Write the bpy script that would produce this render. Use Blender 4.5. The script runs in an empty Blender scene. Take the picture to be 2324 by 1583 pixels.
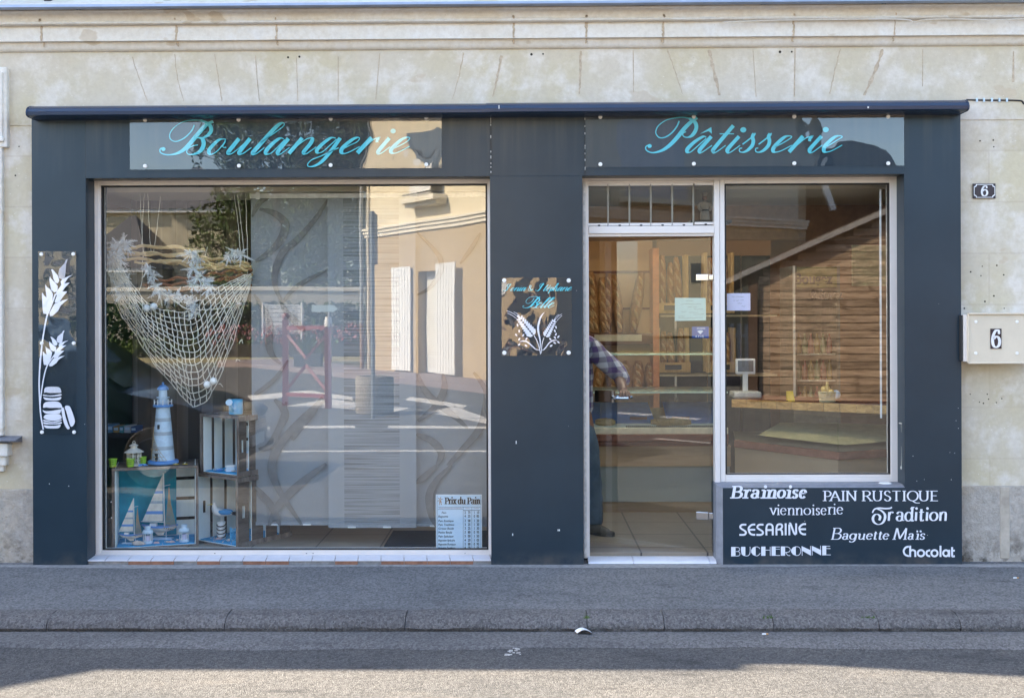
import bpy, bmesh, math, random
import numpy as np
from mathutils import Vector, Matrix, Quaternion
R = math.radians
random.seed(7)
SC = bpy.context.scene
COL = SC.collection

# ------------------------------------------------------------------ camera
CAM = Vector((0.089, -7.0, 1.617))
YAW, ROLL, FPX = 0.0127, -0.0037, 2450.0
cam_d = bpy.data.cameras.new('camera')
cam = bpy.data.objects.new('camera', cam_d); COL.objects.link(cam)
cam_d.sensor_width = 36.0
cam_d.lens = FPX / 2323.0 * 36.0
cam_d.shift_y = -(791.5 - 715.0) / 2323.0
cam_d.clip_start = 0.05; cam_d.clip_end = 3000
CROT = Matrix.Rotation(YAW, 3, 'Z') @ Matrix.Rotation(R(90), 3, 'X') @ Matrix.Rotation(ROLL, 3, 'Z')
cam.matrix_world = Matrix.Translation(CAM) @ CROT.to_4x4()
SC.camera = cam

# ------------------------------------------------------------------ sun, sky, exposure
SUN = Vector((-1.2, 0.33, 1.0)).normalized()          # towards the sun
sl = bpy.data.lights.new('sun', 'SUN'); sl.energy = 5.0; sl.angle = R(0.5); sl.color = (1.0, 0.86, 0.67)
so = bpy.data.objects.new('sun', sl); COL.objects.link(so)
so.rotation_mode = 'QUATERNION'; so.rotation_quaternion = (-SUN).to_track_quat('-Z', 'Y')
w = bpy.data.worlds.new('World'); SC.world = w; w.use_nodes = True
wn = w.node_tree
sky = wn.nodes.new('ShaderNodeTexSky'); sky.sky_type = 'NISHITA'; sky.sun_disc = False
sky.sun_elevation = math.asin(SUN.z); sky.sun_rotation = math.atan2(SUN.x, SUN.y)
sky.air_density = 1.0; sky.dust_density = 1.6; sky.ozone_density = 1.0
wn.links.new(sky.outputs[0], wn.nodes['Background'].inputs[0])
wn.nodes['Background'].inputs[1].default_value = 0.13
SC.view_settings.view_transform = 'Standard'; SC.view_settings.look = 'None'
SC.view_settings.exposure = 2.6; SC.view_settings.gamma = 1.0
cy = SC.cycles
cy.max_bounces = 10; cy.diffuse_bounces = 4; cy.glossy_bounces = 5; cy.transparent_max_bounces = 24
cy.transmission_bounces = 6; cy.sample_clamp_indirect = 6.0; cy.caustics_reflective = False; cy.caustics_refractive = False

# ------------------------------------------------------------------ photograph geometry helpers
def ray(px, py):
    d = Vector(((px - 1161.5) / FPX, (715.0 - py) / FPX, -1.0))
    return CROT @ d
def P(px, py, Y):
    d = ray(px, py); return CAM + d * ((Y - CAM.y) / d.y)
def PX(px, Y, py=715): return P(px, py, Y).x
def PZ(py, Y, px=1161): return P(px, py, Y).z
def G(px, py, z):
    d = ray(px, py); return CAM + d * ((z - CAM.z) / d.z)
YG = 0.17                                              # plane of the window panes
def V(px, py, dist):                                   # where the thing seen mirrored in the panes really stands
    p = P(px, py, CAM.y + dist); return Vector((p.x, 2 * YG - p.y, p.z))
def VG(px, py, z=-0.07):
    p = G(px, py, z); return Vector((p.x, 2 * YG - p.y, p.z))

# ------------------------------------------------------------------ mesh builder
def catmull(pts, n=6, closed=False):
    pts = [Vector(p) for p in pts]; out = []; N = len(pts)
    if N < 3: return pts
    rng = N if closed else N - 1
    for i in range(rng):
        if closed: p0, p1, p2, p3 = pts[(i-1) % N], pts[i], pts[(i+1) % N], pts[(i+2) % N]
        else: p0, p1, p2, p3 = pts[max(i-1, 0)], pts[i], pts[i+1], pts[min(i+2, N-1)]
        for k in range(n):
            t = k / n
            out.append(0.5 * ((2*p1) + (p2-p0)*t + (2*p0-5*p1+4*p2-p3)*t*t + (3*p1-p0-3*p2+p3)*t**3))
    if not closed: out.append(pts[-1])
    return out

class MB:
    def __init__(s): s.v = []; s.f = []; s.m = []; s.mi = 0
    def add(s, vs, fs):
        b = len(s.v); s.v += [tuple(v) for v in vs]
        for f in fs: s.f.append(tuple(b + i for i in f)); s.m.append(s.mi)
        return s
    def box(s, x0, x1, y0, y1, z0, z1, M=None):
        vs = [Vector((x, y, z)) for z in (z0, z1) for y in (y0, y1) for x in (x0, x1)]
        if M is not None: vs = [M @ v for v in vs]
        return s.add(vs, [(0,2,3,1),(4,5,7,6),(0,1,5,4),(2,6,7,3),(0,4,6,2),(1,3,7,5)])
    def tube(s, pts, r, n=6, caps=True, flat=1.0):
        pts = [Vector(p) for p in pts]; N = len(pts)
        rs = r if hasattr(r, '__len__') else [r] * N
        rings = []; up = None
        for i, p in enumerate(pts):
            t = (pts[min(i+1, N-1)] - pts[max(i-1, 0)])
            if t.length < 1e-9: t = Vector((0, 0, 1))
            t.normalize()
            if up is None:
                up = Vector((0, 0, 1)) if abs(t.z) < 0.9 else Vector((0, 1, 0))
            a = t.cross(up)
            if a.length < 1e-6: a = t.orthogonal()
            a.normalize(); b = a.cross(t); up = b
            rings.append([p + (a * math.cos(2*math.pi*k/n) + b * flat * math.sin(2*math.pi*k/n)) * rs[i] for k in range(n)])
        vs = [v for rg in rings for v in rg]; fs = []
        for i in range(N-1):
            for k in range(n):
                k2 = (k+1) % n; fs.append((i*n+k, i*n+k2, (i+1)*n+k2, (i+1)*n+k))
        if caps: fs.append(tuple(range(n-1, -1, -1))); fs.append(tuple((N-1)*n + k for k in range(n)))
        return s.add(vs, fs)
    def bar(s, a, b, w, d=None, M=None):                # rectangular bar between two points
        a = Vector(a); b = Vector(b); d = d or w; t = (b-a).normalized()
        up = Vector((0, 1, 0)) if abs(t.y) < 0.9 else Vector((1, 0, 0))
        x = t.cross(up).normalized(); y = x.cross(t)
        vs = [p + x*sx*w/2 + y*sy*d/2 for p in (a, b) for sy in (-1, 1) for sx in (-1, 1)]
        if M is not None: vs = [M @ v for v in vs]
        return s.add(vs, [(0,2,3,1),(4,5,7,6),(0,1,5,4),(2,6,7,3),(0,4,6,2),(1,3,7,5)])
    def lathe(s, c, prof, n=24, a0=0.0, a1=2*math.pi, cap=True, M=None):
        c = Vector(c); full = abs(a1-a0-2*math.pi) < 1e-6; m = n if full else n+1; vs = []
        for (r, z) in prof:
            for k in range(m):
                a = a0 + (a1-a0)*k/n; vs.append(c + Vector((r*math.cos(a), r*math.sin(a), z)))
        if M is not None: vs = [M @ (v) for v in vs]
        fs = []
        for i in range(len(prof)-1):
            for k in range(n):
                k2 = (k+1) % m; fs.append((i*m+k, i*m+k2, (i+1)*m+k2, (i+1)*m+k))
        if cap and full:
            if prof[0][0] > 1e-5: fs.append(tuple(range(m-1, -1, -1)))
            if prof[-1][0] > 1e-5: fs.append(tuple((len(prof)-1)*m + k for k in range(m)))
        return s.add(vs, fs)
    def ball(s, c, r, n=12, sc=(1, 1, 1), M=None):
        c = Vector(c); k = n//2
        prof = [(r*math.sin(math.pi*i/k), -r*math.cos(math.pi*i/k)) for i in range(k+1)]
        b = len(s.v); s.lathe((0, 0, 0), prof, n, cap=False)
        for i in range(b, len(s.v)):
            v = Vector(s.v[i]); v = Vector((v.x*sc[0], v.y*sc[1], v.z*sc[2]))
            if M is not None: v = M @ v
            s.v[i] = tuple(v + c)
        return s
    def prism(s, poly, y0, y1):                          # poly of (x,z), extruded along Y; y0 is the street side
        n = len(poly)
        ar = sum(poly[i][0]*poly[(i+1) % n][1] - poly[(i+1) % n][0]*poly[i][1] for i in range(n))
        if ar < 0: poly = poly[::-1]
        vs = [(x, y0, z) for x, z in poly] + [(x, y1, z) for x, z in poly]
        fs = [tuple(range(n)), tuple(range(2*n-1, n-1, -1))]
        fs += [(i, n+i, n+(i+1) % n, (i+1) % n) for i in range(n)]
        return s.add(vs, fs)
    def extrude_x(s, prof, x0, x1, n=1, jit=0.0):         # prof of (y,z)
        vs = []; m = len(prof)
        for i in range(n+1):
            x = x0 + (x1-x0)*i/n
            for (y, z) in prof: vs.append((x, y + random.uniform(-jit, jit), z + random.uniform(-jit, jit)))
        fs = [(i*m+k, i*m+k+1, (i+1)*m+k+1, (i+1)*m+k) for i in range(n) for k in range(m-1)]
        fs += [tuple(range(m-1, -1, -1)), tuple(n*m+k for k in range(m))]
        return s.add(vs, fs)
    def ribbon(s, pts, ws, y, th=0.0015):                # pts (x,z), widths; flat stroke facing the street at depth y
        N = len(pts); L = []; Rr = []
        for i in range(N):
            a = Vector(pts[max(i-1, 0)]); b = Vector(pts[min(i+1, N-1)]); t = b - a
            if t.length < 1e-9: t = Vector((1, 0))
            t.normalize(); nrm = Vector((-t.y, t.x)) * ws[i] / 2
            p = Vector(pts[i]); L.append(p + nrm); Rr.append(p - nrm)
        vs = [(p.x, y, p.y) for p in L] + [(p.x, y, p.y) for p in Rr] + [(p.x, y+th, p.y) for p in L] + [(p.x, y+th, p.y) for p in Rr]
        fs = []
        for i in range(N-1):
            fs += [(i, N+i, N+i+1, i+1), (i, i+1, 2*N+i+1, 2*N+i), (N+i, 3*N+i, 3*N+i+1, N+i+1)]
        fs += [(0, 2*N, 3*N, N), (N-1, 2*N-1, 4*N-1, 3*N-1)]
        return s.add(vs, fs)
    def disc(s, x, z, r, y, th=0.0015, n=16, rx=None):
        rx = rx or r
        return s.prism([(x + rx*math.cos(2*math.pi*k/n), z + r*math.sin(2*math.pi*k/n)) for k in range(n)], y, y+th)
    def quad(s, a, b, c, d): return s.add([a, b, c, d], [(0, 1, 2, 3)])

def smooth_mesh(me, ang=40):
    me.shade_smooth() if hasattr(me, 'shade_smooth') else None
    try: me.set_sharp_from_angle(angle=R(ang))
    except Exception: pass

def obj(name, mb, mats, parent=None, smooth=True, bevel=0.0, ang=40):
    me = bpy.data.meshes.new(name)
    off = Vector((0, 0, 0))
    root = parent
    while root is not None and root.parent is not None: root = root.parent
    if root is not None: off = root.location
    vs = [(v[0]-off.x, v[1]-off.y, v[2]-off.z) for v in mb.v]
    me.from_pydata(vs, [], mb.f); me.update()
    if not isinstance(mats, (list, tuple)): mats = [mats]
    for m in mats: me.materials.append(m)
    me.polygons.foreach_set('material_index', mb.m)
    if smooth: smooth_mesh(me, ang)
    o = bpy.data.objects.new(name, me); COL.objects.link(o)
    if parent is not None: o.parent = parent
    if bevel > 0:
        bv = o.modifiers.new('bevel', 'BEVEL'); bv.width = bevel; bv.segments = 2; bv.limit_method = 'ANGLE'; bv.angle_limit = R(50)
        bv.harden_normals = False
    return o
def pieces(name, mb, mats, parent, **k):
    """one child object for each loose piece of the builder"""
    par = list(range(len(mb.v)))
    def fd(a):
        while par[a] != a: par[a] = par[par[a]]; a = par[a]
        return a
    for f in mb.f:
        for i in f[1:]: par[fd(i)] = fd(f[0])
    gr = {}
    for f, mi in zip(mb.f, mb.m): gr.setdefault(fd(f[0]), []).append((f, mi))
    for fs in gr.values():
        n = MB(); idx = {}
        for f, mi in fs:
            for i in f:
                if i not in idx: idx[i] = len(n.v); n.v.append(mb.v[i])
            n.f.append(tuple(idx[i] for i in f)); n.m.append(mi)
        o = obj(name, n, mats, parent, **k)
    return o
def tag(o, label, cat, group=None, kind=None):
    o['label'] = label; o['category'] = cat
    if group: o['group'] = group
    if kind: o['kind'] = kind
    return o
def thing(name, label, cat, loc=(0, 0, 0), group=None):
    o = bpy.data.objects.new(name, None); COL.objects.link(o); o.location = loc; o.empty_display_size = 0.1
    return tag(o, label, cat, group)
def struct(name, mb, mats, **k):
    o = obj(name, mb, mats, **k); o['kind'] = 'structure'; return o
def dup(root, loc, label, rotz=0.0, scale=1.0):
    r = root.copy(); COL.objects.link(r); r.location = loc; r.rotation_euler = (0, 0, rotz); r.scale = (scale,)*3; r['label'] = label
    for ch in root.children:
        c = ch.copy(); COL.objects.link(c); c.parent = r
        for g in ch.children:
            d = g.copy(); COL.objects.link(d); d.parent = c
    return r
# ------------------------------------------------------------------ materials
class NT:
    def __init__(s, name):
        s.m = bpy.data.materials.new(name); s.m.use_nodes = True; s.t = s.m.node_tree; s.n = s.t.nodes
        s.b = s.n['Principled BSDF']; s.out = s.n['Material Output']
        s.tc = s.n.new('ShaderNodeTexCoord')
    def link(s, a, b): s.t.links.new(a, b)
    def mapping(s, scale=(1, 1, 1), rot=(0, 0, 0), loc=(0, 0, 0)):
        m = s.n.new('ShaderNodeMapping'); m.inputs['Scale'].default_value = scale; m.inputs['Rotation'].default_value = rot; m.inputs['Location'].default_value = loc
        s.link(s.tc.outputs['Object'], m.inputs[0]); return m.outputs[0]
    def noise(s, scale, detail=6, rough=0.6, vec=None, dist=0.0):
        n = s.n.new('ShaderNodeTexNoise'); n.inputs['Scale'].default_value = scale; n.inputs['Detail'].default_value = detail
        n.inputs['Roughness'].default_value = rough; n.inputs['Distortion'].default_value = dist
        s.link(vec if vec is not None else s.tc.outputs['Object'], n.inputs['Vector']); return n.outputs['Fac']
    def voro(s, scale, feature='F1', vec=None, out='Distance'):
        n = s.n.new('ShaderNodeTexVoronoi'); n.inputs['Scale'].default_value = scale; n.feature = feature
        s.link(vec if vec is not None else s.tc.outputs['Object'], n.inputs['Vector']); return n.outputs[out]
    def ramp(s, fac, stops, interp='LINEAR'):
        r = s.n.new('ShaderNodeValToRGB'); e = r.color_ramp.elements; r.color_ramp.interpolation = interp
        while len(e) < len(stops): e.new(0.5)
        for el, (p, c) in zip(e, stops):
            el.position = p; el.color = (c, c, c, 1) if not hasattr(c, '__len__') else (*c, 1)
        s.link(fac, r.inputs[0]); return r.outputs[0]
    def mix(s, fac, a, b, mode='MIX'):
        m = s.n.new('ShaderNodeMix'); m.data_type = 'RGBA'; m.blend_type = mode
        for sock, val in ((m.inputs[0], fac), (m.inputs[6], a), (m.inputs[7], b)):
            if hasattr(val, 'is_linked') or hasattr(val, 'links'): s.link(val, sock)
            elif hasattr(val, '__len__'): sock.default_value = (*val, 1)
            else: sock.default_value = val
        return m.outputs[2]
    def math(s, op, a, b=0.0):
        m = s.n.new('ShaderNodeMath'); m.operation = op
        for sock, val in ((m.inputs[0], a), (m.inputs[1], b)):
            if hasattr(val, 'links'): s.link(val, sock)
            else: sock.default_value = val
        return m.outputs[0]
    def xyz(s, vec=None):
        n = s.n.new('ShaderNodeSeparateXYZ'); s.link(vec if vec is not None else s.tc.outputs['Object'], n.inputs[0]); return n.outputs
    def bump(s, h, strength=0.3, dist=0.01):
        b = s.n.new('ShaderNodeBump'); b.inputs['Strength'].default_value = strength; b.inputs['Distance'].default_value = dist
        s.link(h, b.inputs['Height']); s.link(b.outputs[0], s.b.inputs['Normal']); return b.outputs[0]
    def col(s, c):
        if hasattr(c, 'links'): s.link(c, s.b.inputs['Base Color'])
        else: s.b.inputs['Base Color'].default_value = (*c, 1)
    def set(s, rough=0.6, metal=0.0, spec=0.5):
        s.b.inputs['Roughness'].default_value = rough; s.b.inputs['Metallic'].default_value = metal
        s.b.inputs['Specular IOR Level'].default_value = spec; return s

def simple(name, c, rough=0.6, metal=0.0, var=0.18, scale=18, bump=0.12, spec=0.5, bd=0.004):
    t = NT(name); n = t.noise(scale, 6, 0.65)
    lo = tuple(x*(1-var) for x in c); hi = tuple(min(1, x*(1+var)) for x in c)
    t.col(t.ramp(n, [(0.3, lo), (0.7, hi)])); t.set(rough, metal, spec)
    if bump > 0: t.bump(t.noise(scale*7, 4), bump, bd)
    return t.m

def stone_mat(name, base=(0.60, 0.54, 0.445), yellow=(0.565, 0.495, 0.35), pale=(0.70, 0.65, 0.58), joints=False, rough_bump=0.25):
    t = NT(name)
    n1 = t.noise(1.1, 5, 0.6); n2 = t.noise(3.4, 8, 0.65); n3 = t.noise(26, 6, 0.7)
    c = t.mix(t.ramp(n1, [(0.42, 0.0), (0.62, 1.0)]), base, yellow)
    c = t.mix(t.ramp(n2, [(0.48, 0.0), (0.60, 0.85)]), c, pale)
    patch = t.noise(2.6, 3, 0.5, t.mapping((1, 1, 1.7), loc=(3.1, 0, 7)))
    c = t.mix(t.ramp(patch, [(0.655, 0.0), (0.67, 0.55)]), c, (0.53, 0.43, 0.31))
    c = t.mix(t.math('MULTIPLY', t.ramp(n3, [(0.35, 1.0), (0.6, 0.0)]), 0.26), c, (0.42, 0.35, 0.26))
    fl = t.math('MULTIPLY', t.math('LESS_THAN', t.voro(17, vec=t.mapping((1, 1, 2.2))), .085), t.math('GREATER_THAN', t.noise(2.3, 3), .5)); c = t.mix(t.math('MULTIPLY', fl, .55), c, (0.80, 0.76, 0.70))
    pt = t.math('MULTIPLY', t.math('LESS_THAN', t.voro(23), .05), t.math('GREATER_THAN', t.noise(1.7, 3), .54)); c = t.mix(t.math('MULTIPLY', pt, .6), c, (0.25, 0.20, 0.15))
    if joints:
        br = t.n.new('ShaderNodeTexBrick'); x = t.xyz(); cmb = t.n.new('ShaderNodeCombineXYZ')
        t.link(x[0], cmb.inputs[0]); t.link(x[2], cmb.inputs[1]); t.link(cmb.outputs[0], br.inputs['Vector'])
        br.inputs['Scale'].default_value = 1.0; br.inputs['Brick Width'].default_value = 0.78; br.inputs['Row Height'].default_value = 0.335
        br.inputs['Mortar Size'].default_value = 0.006; br.inputs['Color1'].default_value = (0, 0, 0, 1); br.inputs['Color2'].default_value = (1, 1, 1, 1)
        c = t.mix(t.math('MULTIPLY', br.outputs['Fac'], 0.16), c, (0.50, 0.42, 0.33))
        c = t.mix(0.05, c, br.outputs['Color'], 'OVERLAY')
    t.col(c); t.set(0.9, 0, 0.2)
    t.bump(t.math('ADD', t.noise(60, 6, 0.7), t.math('MULTIPLY', n2, 1.5)), rough_bump, 0.006)
    return t.m
M = {}
M['stone'] = stone_mat('limestone', joints=True)
M['stone_band'] = stone_mat('limestone_lintel')
M['stone_trim'] = stone_mat('limestone_cornice', (0.74, 0.705, 0.645), (0.72, 0.67, 0.59), (0.76, 0.74, 0.71), rough_bump=0.15)
M['mortar'] = simple('mortar', (0.47, 0.38, 0.28), 0.95, var=0.25, scale=40)
M['hole'] = simple('drill_hole', (0.03, 0.025, 0.02), 0.9)
def roughcast():
    t = NT('roughcast'); n = t.noise(28, 8, 0.75); n2 = t.noise(2.2, 4); z = t.xyz()[2]
    c = t.ramp(n, [(0.3, (0.36, 0.32, 0.275)), (0.7, (0.60, 0.55, 0.49))])
    c = t.mix(t.ramp(n2, [(0.5, 0.0), (0.66, 0.6)]), c, (0.52, 0.42, 0.30))
    dirt = t.math('MULTIPLY', t.ramp(t.noise(9, 6, 0.7), [(0.45, 0.0), (0.62, 1.0)]), t.ramp(z, [(0.02, 1.0), (0.22, 0.0)]))
    c = t.mix(dirt, c, (0.10, 0.085, 0.065))
    t.col(c); t.set(0.95, 0, 0.2); t.bump(t.math('ADD', n, t.noise(9, 5)), 1.0, 0.02); return t.m
M['roughcast'] = roughcast()
M['zinc'] = simple('zinc_flashing', (0.36, 0.40, 0.47), 0.42, 0.6, var=0.15, scale=5)
M['slate_trim'] = simple('slate_coping', (0.16, 0.165, 0.19), 0.6)

def bluepaint():
    t = NT('blue_grey_paint'); n = t.noise(2.0, 4); x = t.xyz()
    c = t.ramp(n, [(0.3, (0.0118, 0.027, 0.041)), (0.7, (0.0178, 0.036, 0.053))])
    str_ = t.noise(1.0, 5, 0.6, t.mapping((14, 1, 0.8)))
    zr = t.n.new('ShaderNodeMapRange'); zr.inputs[1].default_value = 2.45; zr.inputs[2].default_value = 2.95; t.link(x[2], zr.inputs[0])
    c = t.mix(t.math('MULTIPLY', t.ramp(str_, [(0.45, 0.0), (0.7, 0.5)]), zr.outputs[0]), c, (0.085, 0.082, 0.078))
    z2 = t.n.new('ShaderNodeMapRange'); z2.inputs[1].default_value = 0.10; z2.inputs[2].default_value = 0.0; t.link(x[2], z2.inputs[0])
    c = t.mix(t.math('MULTIPLY', z2.outputs[0], t.ramp(t.noise(7, 6), [(0.4, 0.0), (0.7, 0.55)])), c, (0.14, 0.12, 0.10))
    sp = t.voro(9.0); spm = t.math('MULTIPLY', t.math('LESS_THAN', sp, 0.022), t.math('GREATER_THAN', t.noise(3.1, 2), 0.57))
    c = t.mix(spm, c, (0.55, 0.55, 0.55))
    t.col(c); t.set(0.33, 0, 0.36)
    t.bump(t.noise(90, 3), 0.03, 0.002); return t.m
M['blue'] = bluepaint()
M['blue_edge'] = simple('blue_paint_pale_edge', (0.20, 0.215, 0.25), 0.5)  # paler tone for the bevel faces
M['awning'] = simple('awning_blue_enamel', (0.022, 0.040, 0.078), 0.24, var=0.08, scale=3, bump=0.02)
M['seam'] = simple('seam_dark', (0.012, 0.014, 0.018), 0.7)
M['alu'] = simple('white_lacquered_frame', (0.70, 0.66, 0.63), 0.42, var=0.05, scale=4, bump=0.03)
M['alu_old'] = simple('aged_white_paint', (0.55, 0.53, 0.50), 0.6, var=0.3, scale=30)
M['rubber'] = simple('black_gasket', (0.012, 0.012, 0.013), 0.6)
M['chrome'] = simple('polished_steel', (0.62, 0.62, 0.63), 0.16, 1.0, var=0.05, bump=0.0)
M['steel_head'] = simple('screw_head', (0.80, 0.79, 0.77), 0.45, 0.0, var=0.05, bump=0.0)
M['cyan'] = simple('turquoise_vinyl', (0.085, 0.62, 0.74), 0.45, var=0.03, bump=0.0)
M['white_vinyl'] = simple('white_vinyl', (0.74, 0.76, 0.84), 0.45, var=0.03, bump=0.0)
M['ink'] = simple('black_ink', (0.012, 0.012, 0.014), 0.6, bump=0.0)
M['grey_ink'] = simple('grey_ink', (0.12, 0.12, 0.13), 0.6, bump=0.0)
M['red_ink'] = simple('red_ink', (0.35, 0.10, 0.07), 0.6, bump=0.0)
M['tan_ink'] = simple('tan_ink', (0.38, 0.20, 0.09), 0.6, bump=0.0)

def glass(name, ior, tint=(0.99, 1.0, 0.995), wob=0.0, ws=2.0, gl=0.0):
    t = NT(name); t.n.remove(t.b)
    tr = t.n.new('ShaderNodeBsdfTransparent'); tr.inputs[0].default_value = (*tint, 1)
    g = t.n.new('ShaderNodeBsdfGlossy'); g.inputs['Roughness'].default_value = gl; g.inputs[0].default_value = (1, 1, 1, 1)
    f = t.n.new('ShaderNodeFresnel'); f.inputs['IOR'].default_value = ior
    ge = t.n.new('ShaderNodeNewGeometry'); inv = t.math('SUBTRACT', 1.0, ge.outputs['Backfacing'])
    mx = t.n.new('ShaderNodeMixShader'); t.link(t.math('MULTIPLY', f.outputs[0], inv), mx.inputs[0])
    t.link(tr.outputs[0], mx.inputs[1]); t.link(g.outputs[0], mx.inputs[2]); t.link(mx.outputs[0], t.out.inputs[0])
    if wob > 0:
        b = t.n.new('ShaderNodeBump'); b.inputs['Strength'].default_value = 1.0; b.inputs['Distance'].default_value = wob
        t.link(t.noise(ws, 1.5, 0.4), b.inputs['Height']); t.link(b.outputs[0], g.inputs['Normal']); t.link(b.outputs[0], f.inputs['Normal'])
    return t.m
M['pane'] = glass('window_glass', 2.0, wob=0.0006, ws=1.2)
M['door_pane'] = glass('door_glass', 1.72, (0.93, 0.95, 0.94))
M['louvre_pane'] = glass('louvre_glass', 1.8, (0.80, 0.80, 0.78))
M['acrylic'] = glass('clear_acrylic', 1.80, (0.97, 0.97, 0.97), wob=0.004, ws=3.0)
M['acrylic_bow'] = glass('bowed_acrylic', 1.75, (0.97, 0.97, 0.97), wob=0.012, ws=4.5)
M['clear'] = glass('clear_glass', 1.5, (0.93, 0.97, 0.95))

def asphalt(name, lo, hi, grain=210, bd=0.004, bs=0.6, stain=0.0, speck=0.5):
    t = NT(name); n = t.noise(1.3, 5, 0.6, t.mapping((0.6, 1.4, 1))); g = t.noise(grain, 4, 0.8); v = t.voro(grain*0.55)
    c = t.ramp(n, [(0.3, lo), (0.72, hi)])
    c = t.mix(t.ramp(g, [(0.35, 0.55), (0.5, 0.0)]), c, tuple(x*0.45 for x in lo))
    c = t.mix(t.math('MULTIPLY', t.ramp(v, [(0.10, 1.0), (0.22, 0.0)]), speck), c, (0.34, 0.32, 0.29))
    c = t.mix(0.55, c, t.ramp(t.voro(grain*.38, out='Color'), [(.15, .18), (.85, .82)]), 'OVERLAY')
    big = t.voro(26); c = t.mix(t.math('MULTIPLY', t.ramp(big, [(0.05, 1.0), (0.09, 0.0)]), 0.35), c, (0.40, 0.38, 0.36))
    if stain > 0:
        s1 = t.noise(2.0, 4, 0.6, t.mapping((0.9, 3.0, 1), loc=(2, 5, 0)))
        c = t.mix(t.ramp(s1, [(0.60, 0.0), (0.72, stain)]), c, (0.028, 0.028, 0.03))
        s2 = t.noise(3.0, 5, 0.6, t.mapping((0.7, 1.8, 1), loc=(9, 1, 0)))
        c = t.mix(t.ramp(s2, [(0.62, 0.0), (0.78, 0.35)]), c, (0.19, 0.17, 0.15))
    t.col(c); t.set(0.88, 0, 0.3); t.bump(t.math('ADD', g, t.math('MULTIPLY', v, 1.2)), bs, bd); return t.m
M['road'] = asphalt('road_asphalt', (0.066, 0.067, 0.069), (0.108, 0.104, 0.099), 250, 0.004, 0.8, 0.8, 0.7)
M['pavement'] = asphalt('pavement_asphalt', (0.118, 0.120, 0.122), (0.190, 0.187, 0.184), 240, 0.003, 0.5, 0.45, 0.35)
M['kerb'] = asphalt('kerb_concrete', (0.105, 0.100, 0.099), (0.15, 0.142, 0.138), 260, 0.005, 0.7, 0.5, 0.7)
M['gutter'] = asphalt('gutter_concrete', (0.095, 0.094, 0.095), (0.155, 0.15, 0.146), 250, 0.003, 0.5, 0.3, 0.4)
M['whiteline'] = asphalt('road_paint', (0.46, 0.45, 0.43), (0.60, 0.58, 0.55), 160, 0.003, 0.4, 0.2, 0.2)
M['roughedge'] = simple('cement_fillet', (0.26, 0.255, 0.25), 0.95, var=0.3, scale=25, bump=0.6)

def tiles(name, c, sx, sy, rot, grout=(0.06, 0.055, 0.05), g=0.006, loc=(0, 0, 0)):
    t = NT(name); br = t.n.new('ShaderNodeTexBrick'); t.link(t.mapping((1, 1, 1), (0, 0, rot), loc), br.inputs['Vector'])
    br.offset = 0.0; br.inputs['Scale'].default_value = 1.0; br.inputs['Brick Width'].default_value = sx; br.inputs['Row Height'].default_value = sy
    br.inputs['Mortar Size'].default_value = g; br.inputs['Mortar'].default_value = (*grout, 1)
    a = tuple(x*0.93 for x in c); br.inputs['Color1'].default_value = (*a, 1); br.inputs['Color2'].default_value = (*c, 1)
    n = t.noise(9, 6); t.col(t.mix(0.18, br.outputs['Color'], t.ramp(n, [(0.3, (0.3,)*3), (0.7, (0.7,)*3)]), 'OVERLAY'))
    t.set(0.3, 0, 0.45); return t.m
M['floor_tile'] = tiles('floor_tile', (0.30, 0.255, 0.20), 0.44, 0.44, R(0.0), loc=(0.03, 0.10, 0))
M['sill_tile'] = simple('white_sill_tile', (0.66, 0.66, 0.70), 0.3, var=0.06)
M['terracotta'] = simple('terracotta_edge', (0.24, 0.115, 0.07), 0.85, var=0.4, scale=14)

def wood(name, lo, hi, sc=(3, 3, 40), rough=0.7, knots=False, bs=0.25, plank=0):
    t = NT(name); n = t.noise(1.0, 7, 0.7, t.mapping(sc), 0.4)
    c = t.ramp(n, [(0.3, lo), (0.7, hi)])
    if knots:
        k = t.noise(3.0, 5, 0.7, t.mapping((1.6, 1.6, 5))); c = t.mix(t.ramp(k, [(0.52, 0.0), (0.66, 0.75)]), c, tuple(x*0.28 for x in lo))
    if plank:
        wnz = t.n.new('ShaderNodeTexWhiteNoise'); wnz.noise_dimensions = '1D'; z = t.xyz()[2]
        t.link(t.math('FLOOR', t.math('DIVIDE', t.math('ADD', z, .05), plank)), wnz.inputs['W'])
        c = t.mix(1.0, c, t.ramp(wnz.outputs['Value'], [(0, .62), (1, 1.0)]), 'MULTIPLY')
    t.col(c); t.set(rough, 0, 0.3); t.bump(n, bs, 0.004); return t.m
M['crate'] = wood('weathered_crate', (0.055, 0.04, 0.032), (0.17, 0.135, 0.11), (4, 4, 26))
M['crate_white'] = wood('whitewashed_crate', (0.66, 0.74, 0.74), (0.80, 0.86, 0.85), (8, 8, 3), bs=0.1)
M['crate_rail'] = wood('crate_rail', (0.09, 0.068, 0.055), (0.27, 0.22, 0.19), (22, 22, 5))
M['teal_board'] = simple('teal_cloth', (0.02, 0.30, 0.42), 0.8, var=0.3, scale=5)
M['blue_sand'] = simple('blue_sand', (0.05, 0.33, 0.60), 0.9, var=0.25, scale=30)
M['withy'] = wood('peeled_willow', (0.42, 0.28, 0.13), (0.62, 0.46, 0.25), (5, 30, 30), bs=0.1)
M['withy_brown'] = wood('brown_willow', (0.16, 0.06, 0.03), (0.30, 0.13, 0.07), (5, 30, 30), bs=0.1)
M['rope'] = simple('net_cord', (0.60, 0.57, 0.50), 0.9, var=0.12, scale=60)
M['feather'] = simple('white_feather', (0.66, 0.68, 0.69), 0.9, var=0.06, bump=0.0)
M['white'] = simple('white_paint', (0.72, 0.74, 0.74), 0.5, var=0.06)
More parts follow.
